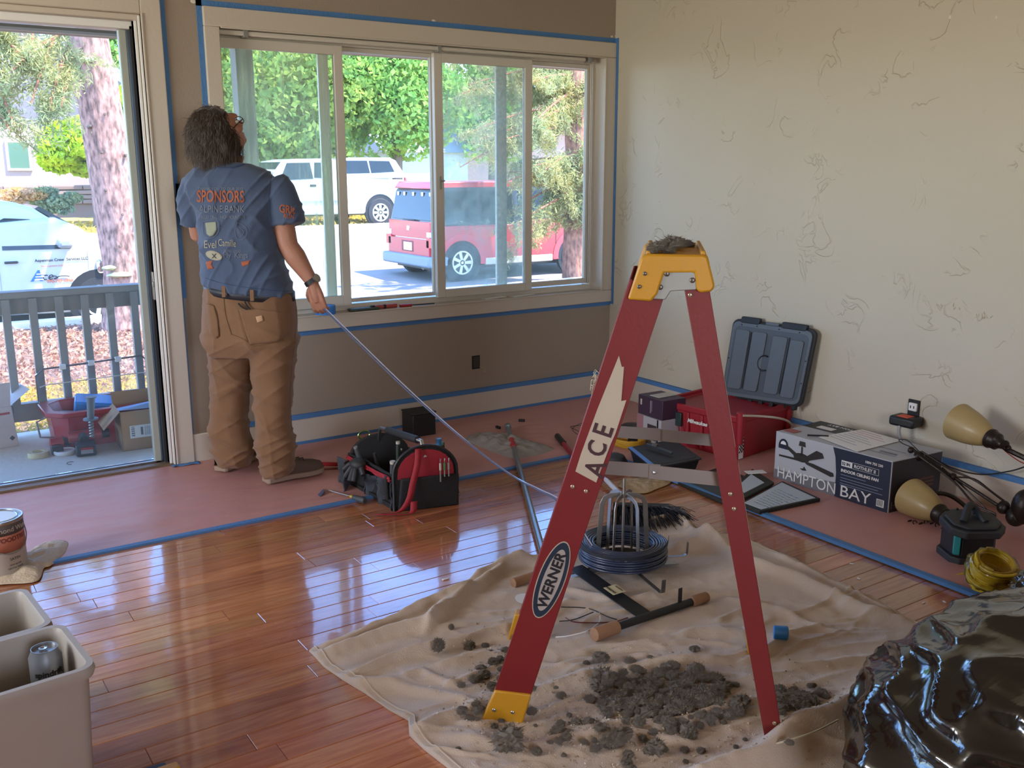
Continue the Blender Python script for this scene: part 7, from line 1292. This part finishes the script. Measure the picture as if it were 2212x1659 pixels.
# ------------------------------------------------------------------ ceiling fan box
HB = .232; TA, TB, TC = F(1677, 931, HB), F(1928, 997, HB), F(2037, 973, HB); A4, B4 = Vector((TA.x, TA.y, .006)), Vector((TB.x, TB.y, .006)); C4 = Vector((min(TC.x, -.03), TC.y, .006)); D4 = A4+(C4-B4); D4.x = min(D4.x, -.03); HV = UP*(HB-.006)
fb_ = thing('ceiling_fan_box', 'printed carton of a ceiling fan on the floor paper by the right wall', 'box', tuple((A4+C4)/2)); m_cardw = mat('grey_white_print_card', 'AEB0B4', .5)
MB().hexa([A4, B4, C4, D4], [p+HV for p in (A4, B4, C4, D4)]).build('carton', m_cardw, fb_, world=True, bevel=.0015)
X4 = (B4-A4).normalized(); W4 = (B4-A4).length; Hx = HB-.006; m_navy = mat('navy_print', '1A2338', .45); m_dkp = mat('dark_brown_print', '2A2422', .5)
decal('grey_floor_print', A4, X4, UP, [(0.003, .003), (W4*.56, .003), (W4*.56, .07), (W4*.3, .055), (.003, .05)], mat('mid_grey_print', '6C6E74', .5), fb_, .0006)
decal('navy_panel', A4, X4, UP, [(W4*.56, .003), (W4-.003, .003), (W4-.003, Hx-.004), (W4*.52, Hx-.004), (W4*.545, Hx*.8), (W4*.56, Hx*.5)], m_navy, fb_, .0012)
fx, fy = W4*.25, Hx*.60
decal('fan_print', A4, X4, UP, ell2 := [(fx+.042*math.cos(2*PI*k/24), fy+.020*math.sin(2*PI*k/24)) for k in range(24)], m_dkp, fb_, .0018); decal('fan_print', A4, X4, UP, [(fx-.004, fy+.01), (fx+.004, fy+.01), (fx+.004, fy+.05), (fx-.004, fy+.05)], m_dkp, fb_, .0018); decal('fan_print', A4, X4, UP, [(fx-.018, fy+.052), (fx+.018, fy+.052), (fx+.014, fy+.074), (fx-.014, fy+.074)], m_dkp, fb_, .0018)
for poly in ([(fx+.02, fy+.008), (fx+.075, fy+.05), (fx+.105, fy+.045), (fx+.115, fy+.025), (fx+.045, fy-.002)], [(fx-.02, fy+.01), (fx-.105, fy+.052), (fx-.115, fy+.045), (fx-.035, fy-.002)], [(fx+.01, fy-.012), (fx+.06, fy-.012), (fx+.165, fy-.028), (fx+.17, fy-.042), (fx+.155, fy-.048), (fx+.03, fy-.024)], [(fx-.02, fy-.008), (fx-.12, fy-.012), (fx-.12, fy-.02), (fx-.01, fy-.018)]): decal('fan_blade_print', A4, X4, UP, poly, m_dkp, fb_, .0022)
decal('fan_print', A4, X4, UP, [(fx-.005, fy-.050), (fx+.012, fy-.046), (fx+.016, fy-.036), (fx+.030, fy-.052), (fx+.01, fy-.056)], m_dkp, fb_, .0018)
decal('badge_print', A4, X4, UP, [(.045+.026*math.cos(PI*k/14), Hx-.06+.034*math.sin(PI*k/14)) for k in range(15)]+[(.019, Hx-.072), (.071, Hx-.072)], m_navy, fb_, .0018); decal('badge_print', A4, X4, UP, [(.045+.015*math.cos(PI*k/10), Hx-.052+.016*math.sin(PI*k/10)) for k in range(11)], m_white, fb_, .0024)
m_wp = mat('white_print', 'D8D8D4', .6)
tl = lambda s, x, y, sz, m=m_wp, **k: lettering('print', s, sz, m, fb_, A4+X4*x+UP*y, X4, UP, off=.0028, **k)
for word, xa, wd in (('HAMPTON', .018, W4*.525), ('BAY', W4*.60, W4*.25)):
    wq = text_mesh(word, .070)[0]; wq = max(p[0] for p in wq)-min(p[0] for p in wq); tl(word, xa, .018, .070, bold=0, sx=wd/wq)
decal('size_plate', A4, X4, UP, rect(W4*.60, Hx-.075, W4*.69, Hx-.05), m_wp, fb_, .0022); lettering('print', '52 IN', .018, m_navy, fb_, A4+X4*(W4*.605)+UP*(Hx-.069), X4, UP, bold=.0006, off=.0034, sx=.95)
tl('ROTHLEY II', W4*.705, Hx-.069, .020, bold=.0004); tl('1004 755 230', W4*.79, Hx-.035, .015, bold=.0003); tl('INDOOR CEILING FAN', W4*.60, Hx-.100, .0175, bold=.0006)
for y0_ in (Hx-.0755, Hx-.0495): decal('frame_line', A4, X4, UP, rect(W4*.69, y0_, W4*.905, y0_+.001), m_wp, fb_, .0024)
decal('frame_line', A4, X4, UP, rect(W4*.904, Hx-.0755, W4*.906, Hx-.049), m_wp, fb_, .0024)
for y_, w__ in ((.112, .12), (.098, .2), (.086, .18), (.074, .2), (.066, .1)): decal('fine_print', A4, X4, UP, rect(W4*.60, y_, W4*.60+w__, y_+.0022), mat('dim_print', '8088A0', .6), fb_, .0024)
decal('barcode', A4, X4, UP, rect(W4*.905, .022, W4*.965, .054), m_wp, fb_, .0024)
for k in range(8): decal('barcode_bar', A4, X4, UP, rect(W4*.91+k*.0036, .026, W4*.91+k*.0036+.0015, .052), m_ink, fb_, .003)
Xs = (C4-B4).normalized(); Ws = (C4-B4).length; decal('side_print', B4, Xs, UP, rect(.004, .004, Ws-.004, Hx-.004), mat('dark_grey_print', '3C3A3E', .5), fb_, .0008); lettering('print', 'HAMPTON BAY', .045, bpy.data.materials['mid_grey_print'], fb_, B4+Xs*.01+UP*.02, Xs, UP, off=.002)
for k in range(3): decal('side_print', B4, Xs, UP, rect(Ws*.58, Hx*.52-k*.016, Ws*.85, Hx*.52-k*.016+.008), mat('rust_print', '6A4A40', .5), fb_, .0018)
decal('side_print', B4, Xs, UP, rect(Ws*.62, .05, Ws*.76, .085), m_pale, fb_, .0018)
TT = A4+HV; Yt = (D4-A4).normalized(); Wt = (D4-A4).length; decal('top_print', TT, X4, Yt, rect(W4*.02, Wt*.55, W4*.5, Wt*.98), mat('black_top_print', '26282C', .5), fb_, .0008)
lettering('print', 'HAMPTON BAY', .03, m_wp, fb_, TT+X4*W4*.44+Yt*Wt*.92, -X4, -Yt, off=.002); decal('top_print', TT, X4, Yt, rect(W4*.12, Wt*.62, W4*.26, Wt*.75), m_wp, fb_, .0018)
for r_ in (rect(W4*.55, Wt*.2, W4*.95, Wt*.21), rect(W4*.55, Wt*.45, W4*.95, Wt*.46), rect(W4*.70, Wt*.05, W4*.705, Wt*.8), rect(W4*.8, Wt*.27, W4*.93, Wt*.32)): decal('top_print', TT, X4, Yt, r_, bpy.data.materials['mid_grey_print'], fb_, .0018)
decal('red_label_print', TT, X4, Yt, rect(W4*.03, Wt*.08, W4*.13, Wt*.26), mat('dusty_red_print', 'A05A58', .6), fb_, .0018)
ps = [F(u, v, HB+.003) for u, v in ((1768, 944), (1852, 976), (1948, 952), (1862, 928))]; loose('paper_sheet', 'white printed sheet lying on top of the fan box', 'paper', MB().hexa(ps, [p+UP*.0015 for p in ps]), m_white, 0)
sh = bpy.data.objects['paper_sheet']
for k in range(8):
    l0 = ps[3].lerp(ps[0], .1+k*.1).lerp(ps[2].lerp(ps[1], .1+k*.1), .08)+UP*.002; l1 = ps[3].lerp(ps[0], .1+k*.1).lerp(ps[2].lerp(ps[1], .1+k*.1), .6+.3*(k % 3)/2)+UP*.002; MB().tube([l0, l1], .0008, 4).build('print_line', bpy.data.materials['dusty_red_print'] if k < 3 else bpy.data.materials['mid_grey_print'], sh, world=True)
loose('ballpoint_pen', 'black pen lying on top of the fan box left of the sheet', 'pen', MB().tube([F(1744, 940, HB+.006), F(1790, 942, HB+.006)], .004, 8), m_ink, 0)
# ------------------------------------------------------------------ taken-down chandelier
m_brz = mat('dark_bronze', '2E2622', .4, .5, bump=(60, .2)); m_amb = mat('amber_alabaster_glass', 'A08A58', .45, trans=.0, coat=.1, var=(14, .6), col2='B49C6C')
ch_ = thing('chandelier', 'dismantled bronze chandelier with two amber bell shades lying by the fan box', 'chandelier', (-.2, -2.6, .1))
def shade(neck, mouth, r):
    ax_ = (mouth-neck); L_ = ax_.length; q = ax_.to_track_quat('Z', 'Y').to_matrix().to_4x4(); b = MB(Matrix.Translation(neck) @ q); pr = [(.022, 0), (.032, L_*.06), (.046, L_*.2), (.060, L_*.42), (.070, L_*.68), (.078, L_*1.05), (.074, L_*1.05), (.066, L_*.68), (.056, L_*.42), (.042, L_*.2), (.018, L_*.05)]
    b.lathe(pr, 36, cap=False); o = b.build('glass_shade', m_amb, ch_, world=True, smooth=60); b = MB(Matrix.Translation(neck) @ q); b.lathe([(.001, -.055), (.018, -.055), (.022, -.04), (.034, -.028), (.036, -.005), (.040, .0), (.040, .008), (.034, .012), (.001, .012)], 24); b.build('socket', m_brz, ch_, world=True); return o
shade(WX(2142, 948, -.19), WX(2072, 912, -.16), .066); shade(WX(2030, 1110, -.42), WX(1970, 1074, -.38), .066)
R_ = lambda *l: [WX(u, v, x) for u, v, x in l]
for l, r in ((R_((2150, 952, -.15), (2175, 970, -.13), (2205, 985, -.12), (2260, 1010, -.12)), .011), (R_((1968, 968, -.30), (2010, 1000, -.27), (2062, 1032, -.24), (2110, 1062, -.22), (2165, 1098, -.2)), .007), (R_((1990, 975, -.28), (2050, 1012, -.22), (2110, 1040, -.2), (2172, 1085, -.19)), .0045), (R_((1985, 985, -.3), (2060, 1040, -.27), (2105, 1088, -.25), (2150, 1110, -.24)), .0045), (R_((2060, 1030, -.24), (2105, 1035, -.2), (2140, 1060, -.2), (2180, 1090, -.19)), .0035), (R_((2035, 1010, -.24), (2090, 1060, -.24), (2130, 1100, -.24)), .0035),
             (R_((2034, 1112, -.37), (2070, 1128, -.30), (2100, 1120, -.22), (2150, 1112, -.2)), .01), (R_((2010, 1065, -.28), (2045, 1068, -.24), (2075, 1085, -.24), (2100, 1110, -.25)), .009)): MB().tube(catmull(l, 6), r, 8).build('arm', m_brz, ch_, world=True)
for u, v, x, r in ((1985, 985, -.28, .024), (1968, 972, -.30, .016), (2058, 1030, -.24, .018), (2168, 1096, -.2, .03), (2195, 1115, -.2, .045), (2178, 968, -.13, .014), (2172, 960, -.13, .018)): b = MB(); b.ball(WX(u, v, x), (r, r*.8, r*.9), 16, 10); b.build('knuckle', m_brz, ch_, world=True)
b = MB(); b.ball(WX(2215, 1095, -.2), (.05, .05, .07), 18, 12); b.build('hub', m_brz, ch_, world=True)
for k in range(9): p = F(1965+k*12, 1125+3*math.sin(k*1.3)+k*2, .012); b = MB(); b.tube([p+Vector((.012*math.cos(a), .006*math.sin(a)*(1 if k % 2 else .4), .008*math.sin(a)*(k % 2))) for a in [2*PI*j/12 for j in range(13)]], .0022, 5); b.build('chain_link', m_brz, ch_, world=True)
lp = R_((1975, 968, -.28), (1950, 958, -.28), (1942, 950, -.28), (1958, 950, -.28), (1972, 962, -.28), (1985, 975, -.28)); MB().tube(catmull(lp, 6), .0022, 5).build('wire', m_ink, ch_, world=True); MB().tube(catmull(R_((2010, 985, -.25), (2060, 1012, -.1), (2120, 1025, -.06), (2180, 1018, -.05), (2215, 1008, -.05)), 6), .003, 6).build('wire', m_ink, ch_, world=True)
MB().tube(catmull(R_((2155, 955, -.15), (2172, 975, -.13), (2205, 998, -.1), (2230, 1005, -.1)), 5), .002, 5).build('wire', m_red, ch_, world=True)
# ------------------------------------------------------------------ upturned battery tool
p = F(2104, 1222); ju = thing('work_radio', 'black battery tool with loop handle and teal side standing on the floor paper', 'power tool', tuple(p)); p = p+Vector((.03, .05, 0)); rz_ = Euler((0, 0, -.55)).to_matrix().to_4x4()
def octp(w_, d_, c): return [(-w_+c, -d_), (w_-c, -d_), (w_, -d_+c), (w_, d_-c), (w_-c, d_), (-w_+c, d_), (-w_, d_-c), (-w_, -d_+c)]
MB(Matrix.Translation(p) @ rz_).prism(octp(.088, .075, .025), .035, 0).build('base', m_dark, ju, world=True, bevel=.004); MB(Matrix.Translation(p) @ rz_).prism(octp(.078, .066, .02), .085, .035).build('body', m_blk, ju, world=True, bevel=.004)
MB(Matrix.Translation(p) @ rz_).prism([(-.083, -.06), (-.062, -.07), (-.055, -.055), (-.078, -.045)], .07, .045).build('teal_cheek', mat('teal_plastic', '2A8C8C', .4), ju, world=True, bevel=.003)
b = MB(Matrix.Translation(p) @ rz_ @ Euler((.12, .0, 0)).to_matrix().to_4x4()); b.prism(octp(.10, .085, .04), .03, .125); b.prism(octp(.088, .075, .04), .012, .155); b.build('top_plate', m_dark, ju, world=True, bevel=.005)
b = MB(Matrix.Translation(p) @ rz_); b.tube(catmull([(-.05, -.05, .165), (-.03, -.03, .20), (-.01, -.01, .212), (.015, .0, .195), (.03, -.05, .16)], 5), .013, 10); b.build('carry_loop', m_dark, ju, world=True)
MB(Matrix.Translation(p) @ rz_).prism([(-.06, -.079), (.05, -.079), (.05, -.074), (-.06, -.074)], .07, .04).build('grille', m_ink, ju, world=True); MB(Matrix.Translation(p+Vector((.09, -.0, 0))) @ rz_).prism(octp(.03, .03, .01), .05, 0).build('side_foot', m_blk, ju, world=True, bevel=.004)
for k in range(5): b = MB(Matrix.Translation(p) @ rz_); b.ball((.0+.03*math.cos(k*1.3), .03+.03*math.sin(k*1.3), .176), .005, 8, 6); b.build('screw', m_ink, ju, world=True)
# yellow cable in clear plastic and black bag beyond it
yc = F(2140, 1290); yw = thing('wrapped_cable', 'yellow cable coil wrapped in clear plastic behind the trash bag', 'cable coil', (yc.x, yc.y, 0)); c = Vector((yc.x+.03, yc.y+.02, .075))
b = MB(Matrix.Translation(c) @ Euler((.25, -.25, .3)).to_matrix().to_4x4()); b.tube([((.064+.008*math.cos(k*.0415*3))*math.cos(2*PI*k/26), (.064+.008*math.cos(k*.0415*3))*math.sin(2*PI*k/26), -.05+.1*((k*.0415/4) % 1)) for k in range(620)], .0052, 6); b.build('cable', mat('bright_yellow_cable', 'D2B428', .4), yw, world=True)
b = MB(Matrix.Translation(c) @ Euler((.25, -.25, .3)).to_matrix().to_4x4()); b.grid(lambda a, t: tuple(Vector(((.086+.0*t)*math.cos(2*PI*a)*math.sin(PI*(t*.9+.05))**.35, .086*math.sin(2*PI*a)*math.sin(PI*(t*.9+.05))**.35, -.062+.125*t))*(1+.10*noise.noise(Vector((math.cos(2*PI*a)*5, math.sin(2*PI*a)*5, t*7))))), 60, 24, True); b.build('plastic_wrap', glassmat('cling_wrap', .05, hcol='E8E8E0', gloss=.2), yw, world=True, smooth=180)
loose('cable_tail', 'loose yellow cable end on the floor paper left of the wrapped coil', 'cable', MB().tube(catmull([F(2048, 1252, .008), F(2060, 1245, .008), F(2085, 1238, .015), F(2105, 1236, .03)], 5), .004, 6), bpy.data.materials['bright_yellow_cable'], 0)
# ------------------------------------------------------------------ trash bags
def bagmat(nm):
    m = mat(nm, '14130F', .16, coat=.6, spec=.6); n = m.node_tree.nodes; l = m.node_tree.links; g = n.new('ShaderNodeNewGeometry'); v = n.new('ShaderNodeTexNoise'); v.inputs['Scale'].default_value = 2.5; v.inputs['Detail'].default_value = 3; v.inputs['Distortion'].default_value = 1.0
    mp = n.new('ShaderNodeMapping'); mp.inputs['Rotation'].default_value = (.4, .3, .9); mp.inputs['Scale'].default_value = (1, 4, 2); l.new(g.outputs['Position'], mp.inputs[0]); l.new(mp.outputs[0], v.inputs['Vector']); b_ = n.new('ShaderNodeBump'); b_.inputs['Strength'].default_value = .3; b_.inputs['Distance'].default_value = .012; l.new(v.outputs[0], b_.inputs['Height']); l.new(b_.outputs[0], n['Principled BSDF'].inputs['Normal']); l.new(b_.outputs[0], n['Principled BSDF'].inputs['Coat Normal']); return m
m_bag = bagmat('black_trash_bag')
def blob(nm, lab, c, r, seed, fold=.05, neck=None):
    b = MB(); t0 = thing(nm, lab, 'trash bag', (c[0], c[1], 0)); o = Vector((seed*5., 0, 0))
    def fn(a, t):
        th = PI*(t*.996+.002); d = Vector((math.cos(2*PI*a)*math.sin(th), math.sin(2*PI*a)*math.sin(th), -math.cos(th))); k = 1+.14*noise.noise(d*1.3+o)
        q = Vector((d.x*3+d.z*1.5, d.y*3-d.x*1.2, d.z*3)); rg = 1-abs(noise.noise(q*1.1+o*2)); k += fold*(rg**3-.4)*1.3+fold*.22*((1-abs(noise.noise(q*2.2+o)))**4-.3)
        p = Vector((c[0]+d.x*r[0]*k, c[1]+d.y*r[1]*k, c[2]+d.z*r[2]*k)); p.z = max(.012+.01*noise.noise(d*6), p.z); return p
    b.grid(fn, 220, 130, True); b.build('bag', m_bag, t0, world=True, smooth=180); return t0
tbg = blob('trash_bag', 'large shiny black trash bag in the lower right foreground', (-1.70, -3.77, .14), (.53, .52, .31), 3, .06)
b = MB(); bc = Vector((-1.42, -3.62, .36)); b.tube(catmull([bc, bc+Vector((.1, .12, .06)), bc+Vector((.22, .2, .05)), bc+Vector((.32, .24, .0))], 6), [.14-.0035*k for k in range(19)], 26); b.v = [tuple(Vector(p)+noise.noise_vector(Vector(p)*9)*.025) for p in b.v]; b.build('gathered_neck', m_bag, tbg, world=True, smooth=180)
blob('trash_bag', 'smaller black plastic bag beside the yellow wrapped cable', (-.92, -3.28, .09), (.17, .15, .13), 8, .09)
for o_ in list(C.objects):
    if o_.get('label', '').startswith('smaller black plastic'): pass
# ------------------------------------------------------------------ paint can, bins
m_can = mat('can_label_white', 'B8B4AC', .4, .2); pc_ = F(20, 1245); pc_ = Vector((pc_.x-.015, pc_.y+.05, .012)); can = thing('paint_can', 'gallon paint can with white and salmon label at the left edge', 'paint can', tuple(pc_))
r = .083; MB().at(pc_).lathe([(r-.003, 0), (r, .003), (r, .18), (r-.003, .184)], 48).build('can', m_can, can, world=True); MB().at(pc_).lathe([(r+.0008, .085), (r+.0008, .147)], 48, cap=False).build('salmon_band', mat('salmon_label', 'B4705C', .5), can, world=True, solid=.0006); MB().at(pc_).lathe([(r+.0008, .147), (r+.0008, .186)], 48, cap=False).build('dark_band', mat('grey_label_band', '55504E', .5), can, world=True, solid=.0006)
MB().at(pc_).lathe([(.06, .192), (.066, .196), (.070, .188), (.077, .188), (.079, .197), (.084, .197), (.086, .19), (.084, .184)], 48, cap=False).build('rim', m_steel, can, world=True); MB().at(pc_).lathe([(.001, .188), (.068, .188), (.068, .1945), (.001, .1945)], 48).build('lid', mat('can_lid', 'C8D0D0', .4, .1), can, world=True)
MB().tube(catmull([pc_+Vector((.088*math.cos(a), .088*math.sin(a), .155-.075*math.sin((a+2.6)/2.9*PI))) for a in [-2.6+2.9*k/8 for k in range(9)]], 4), .002, 6).build('bail', m_zinc, can, world=True)
def curved(txt, sz, z, ang, m, bold=0):
    vs, fs = text_mesh(txt, sz, bold, 'CENTER', ext=.0003); b = MB(); b.add([(pc_.x+(r+.002+p[2])*math.cos(ang+p[0]/r), pc_.y+(r+.002+p[2])*math.sin(ang+p[0]/r), pc_.z+z+p[1]) for p in vs], fs); b.build('print', m, can, world=True, smooth=0)
ca = math.atan2(CAM.y-pc_.y, CAM.x-pc_.x); curved('Oldmond Waters', .024, .158, ca+.55, m_pale); curved('WOODTRU', .022, .124, ca+.5, mat('brick_print', '7A3A32', .5), .001); curved('SATIN', .014, .055, ca+.55, m_gg); curved('SEMI GLOSS', .008, .036, ca+.55, m_gg); curved('GENTLE WHITE', .008, .024, ca+.55, m_gg)
m_bin = mat('taupe_plastic_bin', '9C968C', .5, bump=(200, .08))
def bin_(lab, cx, cy, rz, w_, d_, h, nm='waste_bin', z0=0):
    t = thing(nm, lab, 'bin', (cx, cy, z0), rz)
    def rr(W, D_, c, z, n=5):
        out = []
        for sx, sy, s in ((1, 1, 0), (-1, 1, 1), (-1, -1, 2), (1, -1, 3)): out += [(sx*(W-c)+c*math.cos(PI/2*(s+k/n)), sy*(D_-c)+c*math.sin(PI/2*(s+k/n)), z) for k in range(n+1)]
        return out
    rings_ = [rr(w_*.86, d_*.86, .02, 0), rr(w_*.88, d_*.88, .02, .01), rr(w_*.985, d_*.985, .028, h-.03), rr(w_*.99, d_*.99, .028, h-.028), rr(w_+.008, d_+.008, .034, h-.026), rr(w_+.012, d_+.012, .036, h-.012), rr(w_+.009, d_+.009, .036, h), rr(w_-.004, d_-.004, .028, h), rr(w_-.008, d_-.008, .028, h-.01), rr(w_*.84, d_*.84, .02, .01)]
    n = len(rings_[0]); b = MB(); b.add([p for q in rings_ for p in q], [tuple(range(n-1, -1, -1)), tuple(range((len(rings_)-1)*n, len(rings_)*n))]+[(i*n+j, i*n+(j+1) % n, (i+1)*n+(j+1) % n, (i+1)*n+j) for i in range(len(rings_)-1) for j in range(n)]); b.build('tub', m_bin, t, smooth=50)
    return t
BW, BD, BH = .15, .115, .335
c = F(172, 1395, BH); ax1 = Vector((.10, -.995, 0)); 
bin_('grey plastic waste bin in front at the lower left, a drink can inside', -3.625, -2.375, .10, .125, .125, BH); bin_('second grey plastic waste bin behind the front bin at the left edge', -3.665, -2.06, .10, .125, .13, BH-.02)
kc = Vector((-3.562, -2.345, .215)); dk = thing('drink_can', 'grey sparkling water can standing in the front waste bin', 'can', tuple(kc)); kr_ = .035
MB().at(kc).lathe([(.026, 0), (.035, .008), (.035, .102), (.028, .118), (.0285, .122), (.0265, .122), (.026, .116), (.001, .115)], 32).build('can', mat('grey_can', '8C9094', .3, .6), dk, world=True); MB().at(kc+UP*.119, (0, 0, .6)).lathe([(.004, 0), (.009, 0), (.009, .001), (.004, .001)], 14, cap=False, c=(0, .004)).build('pull_tab', m_steel, dk, world=True, solid=.001)
vs, fs = text_mesh('spindrift', .019, .0004, 'CENTER', ext=.0003); ca = math.atan2(CAM.y-kc.y, CAM.x-kc.x); b = MB(); b.add([(kc.x+(kr_+.0012+p[2])*math.cos(ca+.15+p[0]/kr_), kc.y+(kr_+.0012+p[2])*math.sin(ca+.15+p[0]/kr_), kc.z+.066+p[1]) for p in vs], fs); b.build('print', m_ink, dk, world=True, smooth=0)
loose('crumpled_bag', 'crumpled pale wrapper in the front waste bin below the can', 'wrapper', (lambda b: (setattr(b, 'v', [tuple(Vector(p)+noise.noise_vector(Vector(p)*25)*.015) for p in b.v]), b)[1])((lambda b: (b.ball((-3.60, -2.42, .17), (.07, .05, .05), 22, 14), b)[1])(MB())), m_pale, 0)
loose('brown_bottle', 'brown bottle shape at the left inside the front waste bin', 'bottle', MB().at((-3.68, -2.38, .15)).lathe([(.03, 0), (.032, .08), (.02, .11), (.012, .13)], 20), mat('brown_glass', '4A3020', .2), 0)
a, c = F(296, 1662, .02), F(356, 1645, .02); tm = thing('tape_measure', 'black and yellow tool end at the bottom edge of the floor', 'tool', tuple(a)); MB().hexa([a-UP*.02+Vector((0, -.03, 0)), c-UP*.02+Vector((.0, -.03, 0)), c-UP*.02, a-UP*.02], [a+Vector((0, -.03, 0)), c+Vector((0, -.03, 0)), c, a]).build('casing', m_ink, tm, world=True, bevel=.003); MB().cbox(c+Vector((.0, -.03, -.008)), (.05, .03, .02)).build('yellow_end', m_yel, tm, world=True, bevel=.004)

# ------------------------------------------------------------------ filler dabs and scrapes on the walls
m_fil = mat('white_filler', 'D8D2C6', .8)
for u, v, r in ((937, 45, .012), (1322, 79, .010), (1330, 78, .007), (418, 3, .014)):
    p = WY(u, v, 0); b = MB(); b.ball((p.x, 0, p.z), (r, .0015, r*.6), 14, 8); o = b.build('filler_dab', m_fil, wwall, world=True)
for u, v, r in ((2052, 37, .008), (2152, 38, .006), (1617, 599, .005)):
    p = WX(u, v, .004); b = MB(); b.ball((.004, p.y, p.z), (.0015, r*.7, r), 14, 8); b.build('filler_dab', m_fil, rwall, world=True)
RS = random.Random(13)
for u0, v0 in ((2048, 658), (2128, 676)):
    for k in range(7):
        p = WX(u0+RS.uniform(-26, 26), v0+RS.uniform(-6, 9), .003); q = p+Vector((0, RS.uniform(-.012, .012), RS.uniform(-.022, -.008))); MB().tube([p, p.lerp(q, .5)+Vector((0, .002, 0)), q], [.0012, .003, .001], 6).build('plaster_ridge', m_plast, rwall, world=True)
